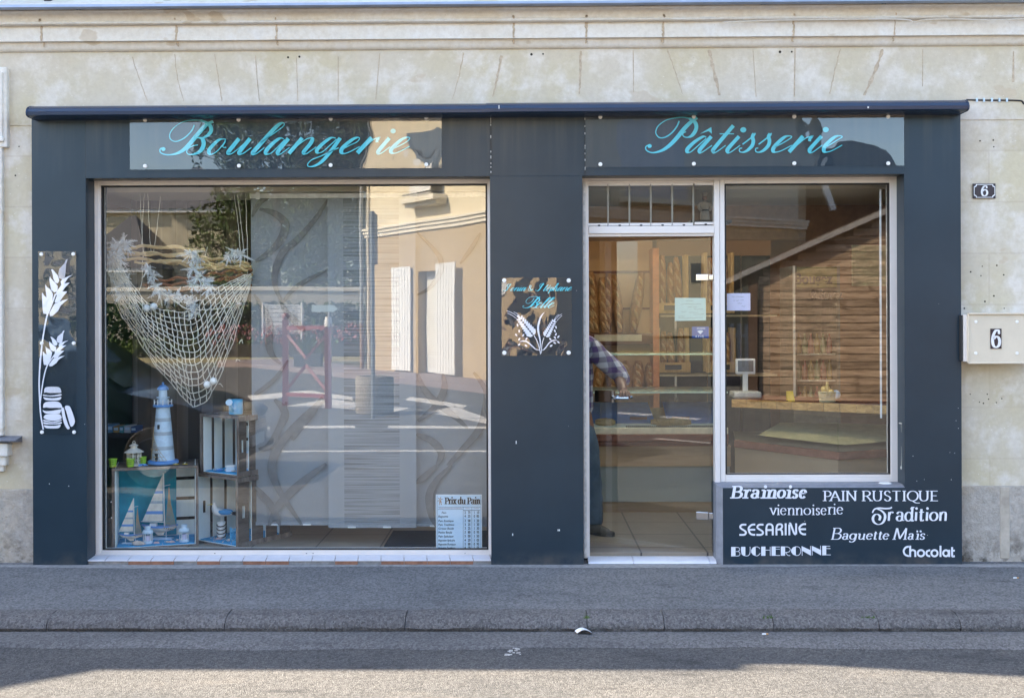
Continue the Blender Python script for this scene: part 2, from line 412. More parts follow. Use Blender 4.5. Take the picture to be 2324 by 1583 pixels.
M['offwhite'] = simple('cream_white_metal', (0.66, 0.64, 0.56), 0.5, var=0.06)
M['paleblue'] = simple('pale_blue_wood', (0.52, 0.66, 0.78), 0.55, var=0.12, scale=25)
M['lblue'] = simple('light_blue_paint', (0.12, 0.30, 0.66), 0.5, var=0.1)
M['skyblue'] = simple('sky_blue_tin', (0.07, 0.42, 0.72), 0.4, var=0.08)
M['greyband'] = simple('grey_stripe', (0.36, 0.42, 0.48), 0.6)
M['lime'] = simple('lime_green_pot', (0.27, 0.50, 0.035), 0.5, var=0.08)
M['yellow'] = simple('yellow_foam', (0.62, 0.47, 0.04), 0.6)
M['shell'] = simple('sea_shell', (0.62, 0.52, 0.45), 0.6, var=0.25, scale=40)
M['pinkshell'] = simple('pink_shell', (0.66, 0.46, 0.44), 0.6, var=0.2, scale=40)
M['sailcloth'] = simple('sail_cloth', (0.70, 0.68, 0.61), 0.85)
M['tannet'] = simple('tan_netting', (0.40, 0.31, 0.19), 0.9)
M['gullwing'] = simple('gull_wing', (0.06, 0.28, 0.58), 0.6)
M['beak'] = simple('beak_yellow', (0.62, 0.52, 0.05), 0.5)
M['dark'] = simple('dark_grey', (0.02, 0.02, 0.022), 0.6)
M['paper'] = simple('paper', (0.62, 0.60, 0.78), 0.8, var=0.03, bump=0.0)
M['paper_green'] = simple('paper_in_sleeve', (0.48, 0.63, 0.60), 0.35, var=0.04, bump=0.0)
M['price_paper'] = simple('price_board_card', (0.52, 0.68, 0.82), 0.5, var=0.02, bump=0.0)
M['enamel'] = simple('dark_enamel', (0.022, 0.018, 0.028), 0.25, bump=0.0)
M['enamel_white'] = simple('white_enamel', (0.75, 0.76, 0.78), 0.3, bump=0.0)
M['box_cream'] = simple('cream_letterbox', (0.62, 0.54, 0.42), 0.5, var=0.08, scale=4)
M['curtain_rail'] = simple('white_track', (0.66, 0.68, 0.70), 0.4)
# ------------------------------------------------------------------ ground and street
ZR = -0.07                                              # road level; pavement at the shop front is 0
def grid(x0, x1, y0, y1, nx, ny, zf):
    m = MB(); vs = [(x0+(x1-x0)*i/nx, y0+(y1-y0)*j/ny, 0) for j in range(ny+1) for i in range(nx+1)]
    vs = [(a, b, zf(a, b)) for a, b, _ in vs]
    fs = [(j*(nx+1)+i, j*(nx+1)+i+1, (j+1)*(nx+1)+i+1, (j+1)*(nx+1)+i) for j in range(ny) for i in range(nx)]
    return m.add(vs, fs)
YK0, YK1 = -1.07, -1.21                                  # kerb stone: back and front of its top
struct('ground', grid(-160, 160, -160, 60, 1, 1, lambda x, y: -0.30), simple('far_ground', (0.12, 0.12, 0.09), 0.95, scale=0.5))
struct('road', grid(-60, 60, -29, -1.40, 60, 30, lambda x, y: ZR - 0.02), M['road'])
m = MB(); m.box(-60, 60, YK0, 0.6, -0.30, 0.0); struct('pavement', m, M['pavement'], smooth=False)
# cement fillet where the pavement meets the shop front
m = MB(); xs = np.linspace(-9, 9, 240); pr = [(-0.02, 0.003), (-0.06, 0.004)]
vs = []; 
for i, x in enumerate(xs):
    a = 0.05 + 0.025*math.sin(x*2.1) + random.uniform(-0.008, 0.008)
    vs += [(x, 0.010, 0.001), (x, -0.012, 0.004), (x, -0.02-a, 0.0015)]
fs = []
for i in range(len(xs)-1):
    fs += [(3*i, 3*i+1, 3*i+4, 3*i+3), (3*i+1, 3*i+2, 3*i+5, 3*i+4)]
struct('pavement_edge', m.add(vs, fs), M['roughedge'])
# kerb stones with rounded nose and open joints
kx = [-9.0, -6.9] + [P(a, 1400, -1.15).x for a in (118, 518, 922, 1330, 1503, 1748, 1985, 2168)] + [5.2, 6.9, 9.0]
prof = [(YK0+0.004, -0.25), (YK0+0.004, 0.004), (-1.13, 0.003), (-1.165, -0.002), (-1.195, -0.014), (-1.218, -0.034), (-1.226, -0.055), (-1.214, -0.078), (-1.19, -0.088), (-1.19, -0.25)]
m = MB()
for a, b in zip(kx[:-1], kx[1:]):
    m.extrude_x([(y, z) for y, z in prof], a+random.uniform(.001, .003), b-random.uniform(.001, .003), 18, 0.0032)
m.mi = 1; m.box(-9, 9, -1.14, YK0+0.01, -0.25, -0.012)
struct('kerb', m, [M['kerb'], M['seam']])
m = MB(); pts = np.linspace(-9, 9, 200); vs = []
for x in pts:
    j = 0.02*math.sin(x*1.7)+0.012*math.sin(x*6.1)+random.uniform(-0.006, 0.006)
    vs += [(x, -1.15, ZR-0.004), (x, -1.40+j, ZR-0.006), (x, -1.47+j, ZR-0.019)]
struct('gutter', MB().add(vs, [(3*i+k, 3*i+k+1, 3*i+k+4, 3*i+k+3) for i in range(len(pts)-1) for k in (0, 1)]), M['gutter'])
# scuffed white paint tick on the road
m = MB(); a = G(1178, 1455, ZR-0.015); b = G(1163, 1482, ZR-0.015)
for i in range(7):
    t = i/6; p = a.lerp(b, t)
    for _ in range(5): q = p+Vector((random.uniform(-.03, .03)*(.4+t), random.uniform(-.016, .016), 0)); k = random.uniform(.003, .010); m.box(q.x-k, q.x+k*1.4, q.y-k*.5, q.y+k*.6, ZR-0.03, ZR-0.0175)
struct('road_marking', m, M['whiteline'], smooth=False)

# ------------------------------------------------------------------ the stone building (behind and around the shop front)
YW = 0.10
xL, xR = P(73, 760, 0).x, P(2181, 760, 0).x
bld = thing('stone_building', 'cream limestone townhouse wall with moulded cornice framing the blue shop front', 'building', (0, YW, 0))
zc0 = PZ(112, YW-0.04); zt = PZ(244, YW)
m = MB()
m.box(-9, xL+0.05, YW, 0.45, -0.2, zc0); m.box(xR-0.05, 9, YW, 0.45, -0.2, zc0)
m.box(xL+0.05, xR-0.05, YW+0.002, 0.45, 2.55, zc0)
m.box(-9, 9, YW+0.004, 0.45, zc0, 3.75)
# upper floor, with side and rear walls and a slab over the shop so that the interior is closed
m.box(-9, 9, YW+0.05, 0.45, 3.75, 4.2); m.box(-9, 9, 5.1, 5.4, -0.2, 4.2)
m.box(-9.3, -9, YW+0.05, 5.4, -0.2, 4.2); m.box(9, 9.3, YW+0.05, 5.4, -0.2, 4.2)
m.box(-9, 9, 0.45, 5.1, 2.95, 3.2)
obj('wall', m, M['stone'], bld, smooth=False)
m = MB(); m.box(-9, 9, YW-0.006, YW+0.01, zt-0.10, zc0+0.01); 
# mortar joints of the flat arch, traced thin and proud by a millimetre
jt = [(483, 530, 208, 364), (640, 680, 215, 364), (790, 806, 195, 345), (933, 940, 195, 365), (1078, 1080, 200, 364), (1236, 1235, 200, 364)]
joints = [((483,208),(502,290),(505,330)), ((640,205),(650,300),(667,362)), ((790,205),(806,280)), ((935,205),(943,362)), ((1078,205),(1081,360)),
          ((1380,195),(1366,360)), ((1683,195),(1655,285),(1642,362)), ((1815,190),(1790,320),(1785,360)), ((2108,182),(2106,335)), ((2300,182),(2303,330)),
          ((2425,180),(2455,320),(2475,340))]
m.mi = 1
zone = [((900,390),(935,500),(1003,690)), ((1190,370),(1205,520),(1250,690)), ((1460,370),(1490,560),(1510,690)), ((1738,380),(1752,560),(1765,690)), ((2015,385),(2025,690)), ((2300,385),(2300,690))]
for ln in zone:
    q = [((a*.5338)/1.601, (b*.5338)/1.601) for a, b in ln]
    pts = catmull([(P(a, b, YW-0.007).x, P(a, b, YW-0.007).z, 0) for a, b in q], 8)
    m.ribbon([(p.x+random.uniform(-.002, .002), p.y) for p in pts], [random.uniform(.003, .006) for _ in pts], YW-0.0072)
zone2 = [((260,365),(235,680)), ((830,360),(800,520),(752,680)), ((1090,380),(1060,530),(1030,660)), ((1628,350),(1625,500),(1620,640)), ((1988,345),(1985,630)), ((2215,335),(2265,470),(2320,640))]
for ln in zone2:
    q = [((1240+a*.5338)/1.601, (b*.5338)/1.601) for a, b in ln]
    pts = catmull([(P(a, b, YW-0.007).x, P(a, b, YW-0.007).z, 0) for a, b in q], 10)
    big = ln[0][0] in (1090, 1628)
    m.ribbon([(p.x+random.uniform(-.003, .003), p.y) for p in pts], [random.uniform(.004, .008)*(2.4 if big else 1)*(1.3-.8*i/len(pts)) for i in range(len(pts))], YW-0.0072)
zone3 = [((180,340),(205,460),(250,650)), ((480,335),(498,660)), ((765,330),(760,660)), ((1070,335),(1030,500),(1000,640)), ((1360,335),(1310,480),(1235,650)), ((1630,335),(1632,590)), ((2250,350),(2250,560))]
for ln in zone3:
    q = [((2480+a*.5338)/1.601, (b*.5338)/1.601) for a, b in ln]
    pts = catmull([(P(a, b, YW-0.007).x, P(a, b, YW-0.007).z, 0) for a, b in q], 10)
    big = ln[0][0] in (180, 1360, 2250)
    m.ribbon([(p.x+random.uniform(-.003, .003), p.y) for p in pts], [random.uniform(.004, .008)*(2.6*(0.5+abs(math.sin(i*.55))) if big else 1) for i in range(len(pts))], YW-0.0072)
obj('lintel_band', m, [M['stone_band'], M['mortar']], bld, smooth=False)
# little drilled holes with rust
m = MB()
def holes(lst, x0, y0, f=.5338, r=3.2):
    for a, b in lst:
        p = P((x0+a*f)/1.601, (y0+b*f)/1.601, YW-0.007); m.disc(p.x, p.z, random.uniform(.6, 1)*r/350, YW-0.0085, 0.004, 8)
holes([(1960,392),(2037,388)], 0, 0); holes([(1293,372),(1372,369)], 1240, 0); holes([(661,355),(741,354)], 2480, 0)
def holes2(lst, x0, y0, f=.5338, r=2.2):
    for a, b in lst:
        p = P((x0+a*f)/1.601, (y0+b*f)/1.601, YW); m.disc(p.x, p.z, random.uniform(.6, 1)*r/350, YW-0.0015, 0.004, 8)
holes2([(278,465),(292,464),(112,553),(222,552),(273,654),(105,1195),(130,998)], 0, 0)
holes2([(2027,753),(2114,743),(2022,960),(2112,955),(2115,1000),(2233,698)], 2480, 0)
holes2([(2037,229),(2136,223),(1958,267),(2028,293),(2183,287),(1915,515),(2186,515),(2116,430),(2055,468),(1955,1098),(2071,1098),(2018,1152),(2080,1132),(2133,1155),(2045,1160),(2170,1128)], 2480, 845)
pieces('drilled_hole', m, M['hole'], bld, smooth=False)
# cornice
zs = lambda py, Y: PZ(py, Y, 1161)
m = MB()
cp = [(YW+.01, zs(112, .09)), (.088, zs(112, .09)), (.072, zs(108, .07)), (.060, zs(101, .06)), (.050, zs(90, .05)), (.035, zs(87.5, .03)), (.020, zs(87, .02)),
      (.018, zs(52, .02)), (.005, zs(51.5, .005)), (-.012, zs(50, -.01)), (-.020, zs(47, -.02)), (-.014, zs(43.5, -.015)), (-.006, zs(42.5, -.005)),
      (-.010, zs(38, -.010)), (-.018, zs(31, -.018)), (-.034, zs(25, -.034)), (-.060, zs(21, -.06)), (-.080, zs(19, -.08)), (-.084, zs(15, -.084)), (-.098, zs(13.5, -.098)), (-.102, zs(9.5, -.102)), (YW+.01, 3.72)]
m.extrude_x(cp, -9, 9, 120, 0.0008)
m.mi = 1
for px in (95, 627, 1165, 1505, 1800, 2030, 1330, 400):                         # repaired vertical joints in the cornice
    p = P(px, 70, .02)
    for za, zb_, yy in ((zs(86, .02), zs(53, .02), .0165), (zs(101, .06), zs(89, .055), .047), (zs(41, -.01), zs(36, -.01), -.013)):
        n = 7; w0 = random.uniform(.006, .018); m.ribbon([(p.x+random.uniform(-.004, .004), za+(zb_-za)*i/n) for i in range(n+1)], [w0*random.uniform(.5, 1.4) for _ in range(n+1)], yy, .004)
obj('cornice', m, [M['stone_trim'], M['mortar']], bld, ang=50)
m = MB(); z0 = zs(10.5, -.115)
for i, (a, b) in enumerate([(-9, -5.6), (-5.6, P(163, 20, -.2).x), (P(163, 20, -.2).x, P(590*.629+0, 20, -.2).x), (P(590*.629, 20, -.2).x, P(640, 20, -.2).x), (P(640, 20, -.2).x, P(912, 20, -.2).x), (P(912, 20, -.2).x, P(1184, 20, -.2).x),
                          (P(1184, 20, -.2).x, P(1460, 20, -.2).x), (P(1460, 20, -.2).x, P(1740, 20, -.2).x), (P(1740, 20, -.2).x, P(2018, 20, -.2).x), (P(2018, 20, -.2).x, 9)]):
    o = 0.002*(i % 2)
    m.extrude_x([(-.115-o, z0-.012), (-.131-o, z0), (-.125-o, z0+.017), (.12, z0+.06), (.12, z0+.05), (-.095, z0-.012)], a-.01, b+.01, 1)
obj('flashing', m, M['zinc'], bld)
m = MB()
for px in (112, 382, 652, 922):                                               # iron hooks above the flashing
    p = P(px, 6, YW-.02); m.box(p.x-.022, p.x+.022, YW-.05, YW+.05, p.z-.03, p.z+.2); m.tube([(p.x, YW-.05, p.z-.02), (p.x, YW-.07, p.z-.045), (p.x+.01, YW-.04, p.z-.05)], .012, 6)
pieces('iron_hook', m, M['dark'], bld)
# plinths in roughcast, smooth strip on the right one
m = MB(); zp = PZ(1103, YW)
m.box(-9, xL+.02, YW-.022, YW+.02, -.2, zp-.012); m.box(xR-.02, 9, YW-.020, YW+.02, -.2, zp)
m.mi = 1; x0, x1 = PX(2263, YW), PX(2286, YW); m.box(x0, x1, YW-.023, YW+.01, .02, zp-.004)
pieces('plinth', m, [M['roughcast'], simple('patched_render', (.44, .385, .315), .95, var=.25, scale=9, bump=.4)], bld, smooth=False, bevel=.006)
# neighbouring window surround at the left edge: jamb, ear block, zinc-topped sill with bracket
xa = -5.0; m = MB()
m.box(xa, PX(11, YW), YW-.035, YW+.02, PZ(985, YW), PZ(310, YW)); m.box(xa, PX(16, YW), YW-.055, YW+.02, PZ(318, YW), PZ(160, YW))
m.box(xa, PX(24, YW), YW-.042, YW+.02, PZ(330, YW), PZ(148, YW)); m.box(xa, PX(19, YW), YW-.06, YW+.02, PZ(318, YW), PZ(306, YW))
m.box(xa, PX(27, YW), YW-.07, YW+.02, PZ(1030, YW), PZ(1000, YW)); m.box(xa, PX(20, YW), YW-.05, YW+.02, PZ(1052, YW), PZ(1030, YW)); m.box(xa, PX(12, YW), YW-.035, YW+.02, PZ(1066, YW), PZ(1052, YW))
obj('window_surround', m, M['stone_trim'], bld, smooth=False, bevel=.008)
m = MB(); m.extrude_x([(YW-.10, PZ(1000, YW-.1)), (YW-.105, PZ(997, YW-.1)), (YW+.01, PZ(985, YW)), (YW+.01, PZ(1000, YW))], xa, PX(37, YW-.08))
obj('window_sill', m, M['slate_trim'], bld, smooth=False)
# roof: eave that throws the shadow edge on the road
m = MB()
ev = [(-30, 9.0), (-14, 8.4), (-9.75, 5.87), (-7.45, 4.47), (-4.35, 4.47), (-4.32, 4.19), (-3.72, 4.21), (-3.40, 4.74), (30, 4.74)]
vs = []; 
for x, z in ev: vs += [(x, -.30, z-.05), (x, -.30, z), (x, 3.4, z+1.5), (x, 5.6, z+.1), (x, 5.6, z-.05)]
m.add(vs, [(5*i+k, 5*i+(k+1) % 5, 5*i+5+(k+1) % 5, 5*i+5+k) for i in range(len(ev)-1) for k in range(5)] + [(0, 1, 2, 3, 4), (40, 44, 43, 42, 41)])
m.box(-30, -9.31, YW+.05, .45, -.3, 4.2); m.box(9.31, 30, YW+.05, .45, -.3, 4.5)
obj('roof', m, simple('roof_slate', (0.09, 0.09, 0.10), 0.7), bld, smooth=False)

# black cable clipped to the wall at the upper right
cab = thing('wall_cable', 'thin black cable clipped along the stone from the awning end', 'cable', P(2195, 228, YW))
p0 = [P(a, b, YW-.008) for a, b in ((2192, 227), (2214, 227.5), (2248, 228), (2280, 228), (2306, 228.5), (2318, 230), (2323, 236), (2335, 240))]
obj('wire', MB().tube([tuple(p) for p in catmull(p0, 5)], .0055, 6), M['ink'], cab)
m = MB()
for a in (2216, 2232, 2250, 2267, 2284): p = P(a, 227.5, YW-.012); m.box(p.x-.005, p.x+.005, YW-.018, YW+.004, p.z-.012, p.z+.013)
pieces('clip', m, M['paleblue'], cab, smooth=False)
# thin pale wire along the cornice on the right
cab2 = thing('cornice_wire', 'thin pale wire sagging along the cornice moulding', 'wire', P(1900, 45, 0))
obj('strand', MB().tube([tuple(p) for p in catmull([P(a, b, -.03) for a, b in ((1640, 51), (1760, 47), (1900, 45), (2010, 44), (2060, 46), (2075, 52), (2095, 46), (2160, 44), (2250, 46), (2340, 43))], 6)], .004, 5), M['stone_trim'], cab2)
# ------------------------------------------------------------------ blue shop front
sf = thing('bakery_facade', 'dark blue grey timber bakery shop front with white framed window and glass door', 'shop front', (0, 0, 0))
zT = PZ(236, 0); zSh = PZ(400, 0)                          # top, window head
W0, W1 = PX(195.5, 0, 700), PX(1112.5, 0, 700)             # left opening
D0, D1 = PX(1322, 0, 700), PX(2052, 0, 700)                # door and right window opening
L0 = PX(1640, 0, 1200); zL = PZ(1106, 0, 1840)             # plinth panel under right window
FB = 0.36
m = MB()
m.box(xL, W0, 0, FB, 0, zT); m.box(W1, D0, -.006, FB, 0, zSh); m.box(D1, xR, 0, FB, 0, zT)
m.box(W0, D1, 0, .1, zSh, zT)                              # fascia
m.box(W0, D1, .1, FB, zSh+.001, zT)
ys = .155; zl2 = PZ(1093, .14, 1840)
vs = [(L0, 0, 0), (L0, 0, zL), (D1, 0, 0), (D1, 0, zL), (L0-.035, .045, 0), (L0-.035, ys, zl2), (D1, .045, zl2), (L0-.035, .045, zl2), (D1, ys, zl2), (L0-.035, ys, 0), (D1, ys, 0)]
m.add(vs, [(0, 2, 3, 1)])
m.box(L0-.034, D1, ys-.03, .215, 0, zl2-.001); m.box(PX(1650, .3, 1180), D1, .215, FB, 0, zl2-.001)
obj('cladding', m, M['blue'], sf, smooth=False, bevel=.002)
m = MB(); m.add(vs, [(1, 3, 6, 7), (7, 6, 8, 5), (0, 1, 7, 4), (4, 7, 5, 9)])
obj('bevel_trim', m, M['blue_edge'], sf, smooth=False)
m = MB()
for px in (1113.5, 1327):                                  # panel seams in the fascia
    x = PX(px, 0, 330); z = PZ(268, 0)
    m.box(x-.0012, x+.0012, -.0075, .02, PZ(398, 0), z)
    for k in range(14):
        zz = random.uniform(PZ(395, 0), z); m.mi = 1; m.box(x-.002, x+.002, -.0078, .0, zz-.006*random.random(), zz+.006); m.mi = 0
pieces('panel_seam', m, [M['seam'], M['white']], sf, smooth=False)
# chips in the paint of the middle pilaster
m = MB()
for (a, b) in ((1868, 1118*0+1417), (1884, 1427)): pass
for px, py, h in ((1171, 1003, 7), (1266, 1202, 4), (1269, 1202, 4), (1163, 1212, 5), (1132, 243, 0)):
    if h:
        p = P(px, py, -.007); m.box(p.x-.003, p.x+.003, -.0075, .0, p.z-h/700, p.z+h/700)
for px, py in ((253, 1174), (112, 1097), (265, 1260), (226, 1172), (311, 1226), (252, 1138), (156, 1102)):
    p = P(px, py, 0); m.box(p.x-.002, p.x+.002, -.0008, .002, p.z-.003, p.z+.003)
for _ in range(15):
    px = random.choice((random.uniform(1655, 2170), random.uniform(2060, 2176))); py = random.uniform(900, 1270)
    p = P(px, py, 0)
    if px < 2052 and py < 1112: continue
    m.box(p.x-.0012, p.x+.0012*random.uniform(.6, 2), -.0008, .002, p.z-.002, p.z+.002)
pieces('paint_chip', m, M['white'], sf, smooth=False)

def frame_rect(m, x0, x1, z0, z1, wl, wr, wt, wb, y0, y1):
    m.box(x0, x1, y0, y1, z1-wt, z1); m.box(x0, x1, y0, y1, z0, z0+wb)
    m.box(x0, x0+wl, y0, y1, z0+wb, z1-wt); m.box(x1-wr, x1, y0, y1, z0+wb, z1-wt)
YF = .14
# ---- display window (fixed, left)
a0, a1 = PX(215, YF, 800), W1+.03; b1 = PZ(401, YF); b0 = PZ(1268, YF, 660)
gx0, gx1, gz0, gz1 = PX(235, YG, 800), PX(1105.5, YG, 800), PZ(1244, YG, 660), PZ(421, YG, 660)
dw = MB(); frame_rect(dw, a0, a1, b0, b1, .030, .03+W1-gx1+.0 if False else .045, .026, .030, YF, .22)
frame_rect(dw, a0+.028, a1, b0+.028, b1-.024, gx0-a0-.028, a1-gx1, b1-.024-gz1, gz0-b0-.028, YF+.008, .215)
dwin = obj('display_window', dw, M['alu'], sf, smooth=False, bevel=.003)
m = MB(); frame_rect(m, gx0-.003, gx1+.003, gz0-.003, gz1+.003, .008, .010, .009, .004, YF+.006, YG+.012)
obj('gasket', m, M['rubber'], dwin, smooth=False)
m = MB(); m.box(gx0, gx1, YG, YG+.006, gz0, gz1); obj('pane', m, M['pane'], dwin, smooth=False)
m = MB(); z = PZ(1263, .125, 660); m.box(a0-.01, W1-.002, .118, .142, z-.004, z+.008); m.box(a0, W1-.002, .132, .142, z+.012, z+.020)
obj('drip_rail', m, M['alu'], dwin, smooth=False, bevel=.002)
m = MB()
for px in (487, 695+340*0, 1055, 710): p = P(px, 1256, YF-.002); m.disc(p.x, p.z, .006, YF-.002, .004, 8)
pieces('drain_cap', m, M['dark'], dwin, smooth=False)
# tiled sill under the display window
m = MB(); k = 0; x = a0-.02; tw = (52.6)/350
zt0 = PZ(1271, .06, 660)
xs_ = np.arange(a0-.035, W1, tw)
for i, x in enumerate(xs_):
    x1 = min(x+tw-.004, W1-.003)
    m.mi = 0; m.add([(x, .012, .030), (x1, .012, .030), (x1-.014, .13, .037), (x-.014, .13, .037), (x, .012, .023), (x1, .012, .023)], [(0, 1, 2, 3), (0, 4, 5, 1)])
    if random.random() < .68: m.mi = 1; m.box(x, x1, .0135, .10, -.002, .0226)
m.mi = 2; m.box(a0-.03, W1-.003, .022, .16, -.01, .0220)
obj('tiled_sill', m, [M['sill_tile'], M['terracotta'], M['roughedge']], sf, smooth=False)

# ---- door and right window framing
f0, f1 = D0-.02, PX(2036, YF, 700); t1 = PZ(397, YF, 1680)
mx0, mx1 = PX(1621, YF, 700), PX(1645, YF, 700); jx = PX(1336, YF, 700)
fz0 = PZ(1093, YF, 1840); dz0 = PZ(1263, YF, 1480)
m = MB()
m.box(f0, f1, YF, .22, t1-.030, t1+.03)                    # head
m.box(f0, jx, YF, .22, 0.01, t1-.030); m.box(mx0, mx1-.035, YF, .22, dz0-.02, t1-.030)
m.box(mx1-.033, mx1, YF+.006, .22, fz0, t1-.030)
rg0, rg1, rgz0, rgz1 = PX(1645, YG, 700), PX(2016, YG, 700), PZ(1074, YG, 1840), PZ(417.5, YG, 1840)
m.box(rg1, f1, YF, .22, fz0, t1-.030); m.box(mx1, rg1, YF, .22, fz0, fz0+.030); m.box(mx1, rg1, YF+.008, .215, fz0+.030, rgz0); m.box(mx1, rg1, YF+.008, .215, rgz1, t1-.030)
tb0, tb1 = PZ(536, YF, 1480), PZ(513, YF, 1480)
m.box(jx, mx0, YF-.004, .22, tb0+.018, tb1); m.box(jx, mx0, YF+.010, .20, tb0, tb0+.018)
ent = obj('entrance_frame', m, M['alu'], sf, smooth=False, bevel=.003)
m = MB(); m.box(PX(1324, YF, 800), PX(1329.5, YF, 800), YF-.006, YF+.02, .015, t1-.04)
for _ in range(0): pass
obj('old_jamb', m, M['alu_old'], sf, smooth=False)
m = MB(); frame_rect(m, rg0-.002, rg1+.002, rgz0-.002, rgz1+.002, .006, .008, .009, .004, YF+.007, YG+.012)
obj('gasket', m, M['rubber'], ent, smooth=False)
m = MB(); m.box(rg0, rg1, YG, YG+.006, rgz0, rgz1); obj('pane', m, M['pane'], ent, smooth=False)
# vertical blind cord seen inside the right pane
m = MB(); m.box(PX(1996, .22, 700), PX(1999, .22, 700), .21, .225, PZ(950, .22), PZ(435, .22)); obj('blind_rod', m, M['curtain_rail'], ent, smooth=False)
m = MB(); x = PX(2045, .07, 1000); m.tube([(x, .07, PZ(962, .07)), (x+.001, .07, PZ(1000, .07)), (x-.001, .07, PZ(1060, .07))], .0022, 5); m.ball((x, .07, PZ(1062, .07)), .008, 8, (1, 1, 1.6)); m.box(x-.012, x+.012, .055, .085, PZ(963, .07), PZ(961, .07))
obj('pull_cord', m, M['offwhite'], sf)
# louvred light above the door: six glass slats in white clips
lw = MB(); lz0, lz1 = PZ(512.5, YF, 1480), PZ(414, YF, 1480)
M['painted_overlap'] = simple('overlap_sheen_paint', (.20, .19, .155), .4)  # opaque pale strips paint in the doubled reflection where slats overlap
lou = obj('louvre_window', MB().box(jx, mx0, YF+.03, YF+.075, lz1-.006, t1-.031).box(jx, mx0, YF+.03, YF+.075, tb1, lz0+.003), M['alu'], sf, smooth=False)
ed = [(1330.5, 1378), (1378.7, 1426.5), (1427, 1475), (1475.5, 1523.5), (1524, 1571.5), (1574, 1620)]
for i, (a, b) in enumerate(ed):
    x0, x1 = PX(a, YF+.04, 460)+.003, PX(b, YF+.04, 460)-.001; yo = .006*(i == 5); zo = .004*(i == 5)
    if i == 0: x0 = jx+.002
    bl = MB(); bl.box(x0, x1+.014 if i < 5 else x1, YF+.042-yo, YF+.048-yo, lz0+.006, lz1-.006)
    bo = obj('glass_slat', bl, M['louvre_pane'], lou, smooth=False)
    e_ = MB(); e_.box(x1-.001, x1+.011 if i < 5 else x1+.0, YF+.0395-yo, YF+.0415-yo, lz0+.008, lz1-.008); obj('painted_overlap', e_, M['painted_overlap'], bo, smooth=False)
    c = MB(); c.box(x0, x1, YF+.022-yo, YF+.060-yo, lz0+.004+zo, lz0+.021+zo); c.box(x0, x1, YF+.022-yo, YF+.060-yo, lz1-.021-zo*0+.003, lz1-.004+.003)
    xm = x0+.55*(x1-x0); c.mi = 1; c.disc(xm, lz0+.006+zo, .006, YF+.0205-yo, .004, 8, .010)
    pieces('clip', c, [M['alu'], M['dark']], bo, smooth=False, bevel=.001)
# ---- glass door leaf, hinged on the right and standing a little open
hx = PX(1615, YG, 900); hy = YG+.01; ft = Vector((PX(1340, .45, 1237), .45, 0)); dl = Vector((ft.x-hx, ft.y-hy, 0)); LW = dl.length; ud = dl.normalized(); nd = Vector((-ud.y, ud.x, 0))
if nd.y > 0: nd = -nd
MD = Matrix(((-ud.x, -nd.x, 0, hx), (-ud.y, -nd.y, 0, hy), (0, 0, 1, 0), (0, 0, 0, 1)))   # local x: along leaf away from free edge (0 at hinge, -LW at the free edge); local y: inwards
dzb, dzt = .055, PZ(541, .2, 1480)
m = MB(); m.box(-LW, -.004, 0, .010, dzb, dzt, MD); door = obj('door', m, M['door_pane'], sf, smooth=False)
def dloc(px, py):                                           # pixel -> local x,z on the leaf plane
    d = ray(px, py); p0 = Vector((hx, hy, 0)); t = (p0-CAM).dot(nd)/d.dot(nd); p = CAM+d*t
    return (Vector((p.x-hx, p.y-hy, 0)).dot(-ud), p.z)
m = MB()
for py0, py1 in ((622, 637), (1161, 1176)):
    a, zb = dloc(1580, py1); b, ztp = dloc(1608, py0); m.box(a, b, -.016, .026, zb, ztp, MD); m.box(b, b+.03, -.004, .014, zb+.004, ztp-.004, MD)
pieces('hinge', m, M['chrome'], door, smooth=False, bevel=.003)
a, zb = dloc(1350, 911); b, ztp = dloc(1393, 886)
m = MB(); m.box(a, b-.012, -.014, .024, zb, ztp, MD); obj('lock_plate', m, simple('smoked_chrome', (0.16, 0.12, 0.10), 0.12, 1.0, var=.05, bump=0), door, smooth=False, bevel=.003)
m = MB(); m.box(b-.012, b+.002, -.020, .028, zb, ztp, MD); zc = (zb+ztp)/2-.005; hcx = b
for s_, yy in ((1, -.055), (1, .060)):
    q = [(b-.005, 0, zc), (b-.004, yy*.7, zc), (b+.01, yy, zc), (b+.06, yy*1.02, zc-.002), (b+.115, yy*1.0, zc-.001)]
    m.tube([MD @ Vector(p) for p in catmull(q, 5)], .0095, 8)
obj('handle', m, M['chrome'], door)
HAND = MD @ Vector((b+.060, .062, zc))
# threshold: white bull-nosed tiles on a worn brick step
m = MB(); xt = [jx-.02, PX(1421, .05, 1268), PX(1593, .05, 1268), PX(1636, .05, 1268)]; zth = PZ(1263, .13, 1480)
for i, (x0, x1) in enumerate(zip([jx-.015]+[PX(p, .04, 1266) for p in (1438, 1611)], [PX(p, .04, 1266)-.004 for p in (1438, 1611)]+[L0-.037])):
    m.extrude_x([(.16, zth-.05), (.16, zth), (.06, zth-.002), (.035, zth-.010), (.028, zth-.022), (.032, zth-.034), (.16, zth-.05)][::-1], x0, x1)
m.mi = 1; m.box(jx-.02, L0-.035, .045, .17, 0, zth-.035)
obj('threshold', m, [M['sill_tile'], M['roughedge']], sf, bevel=0)

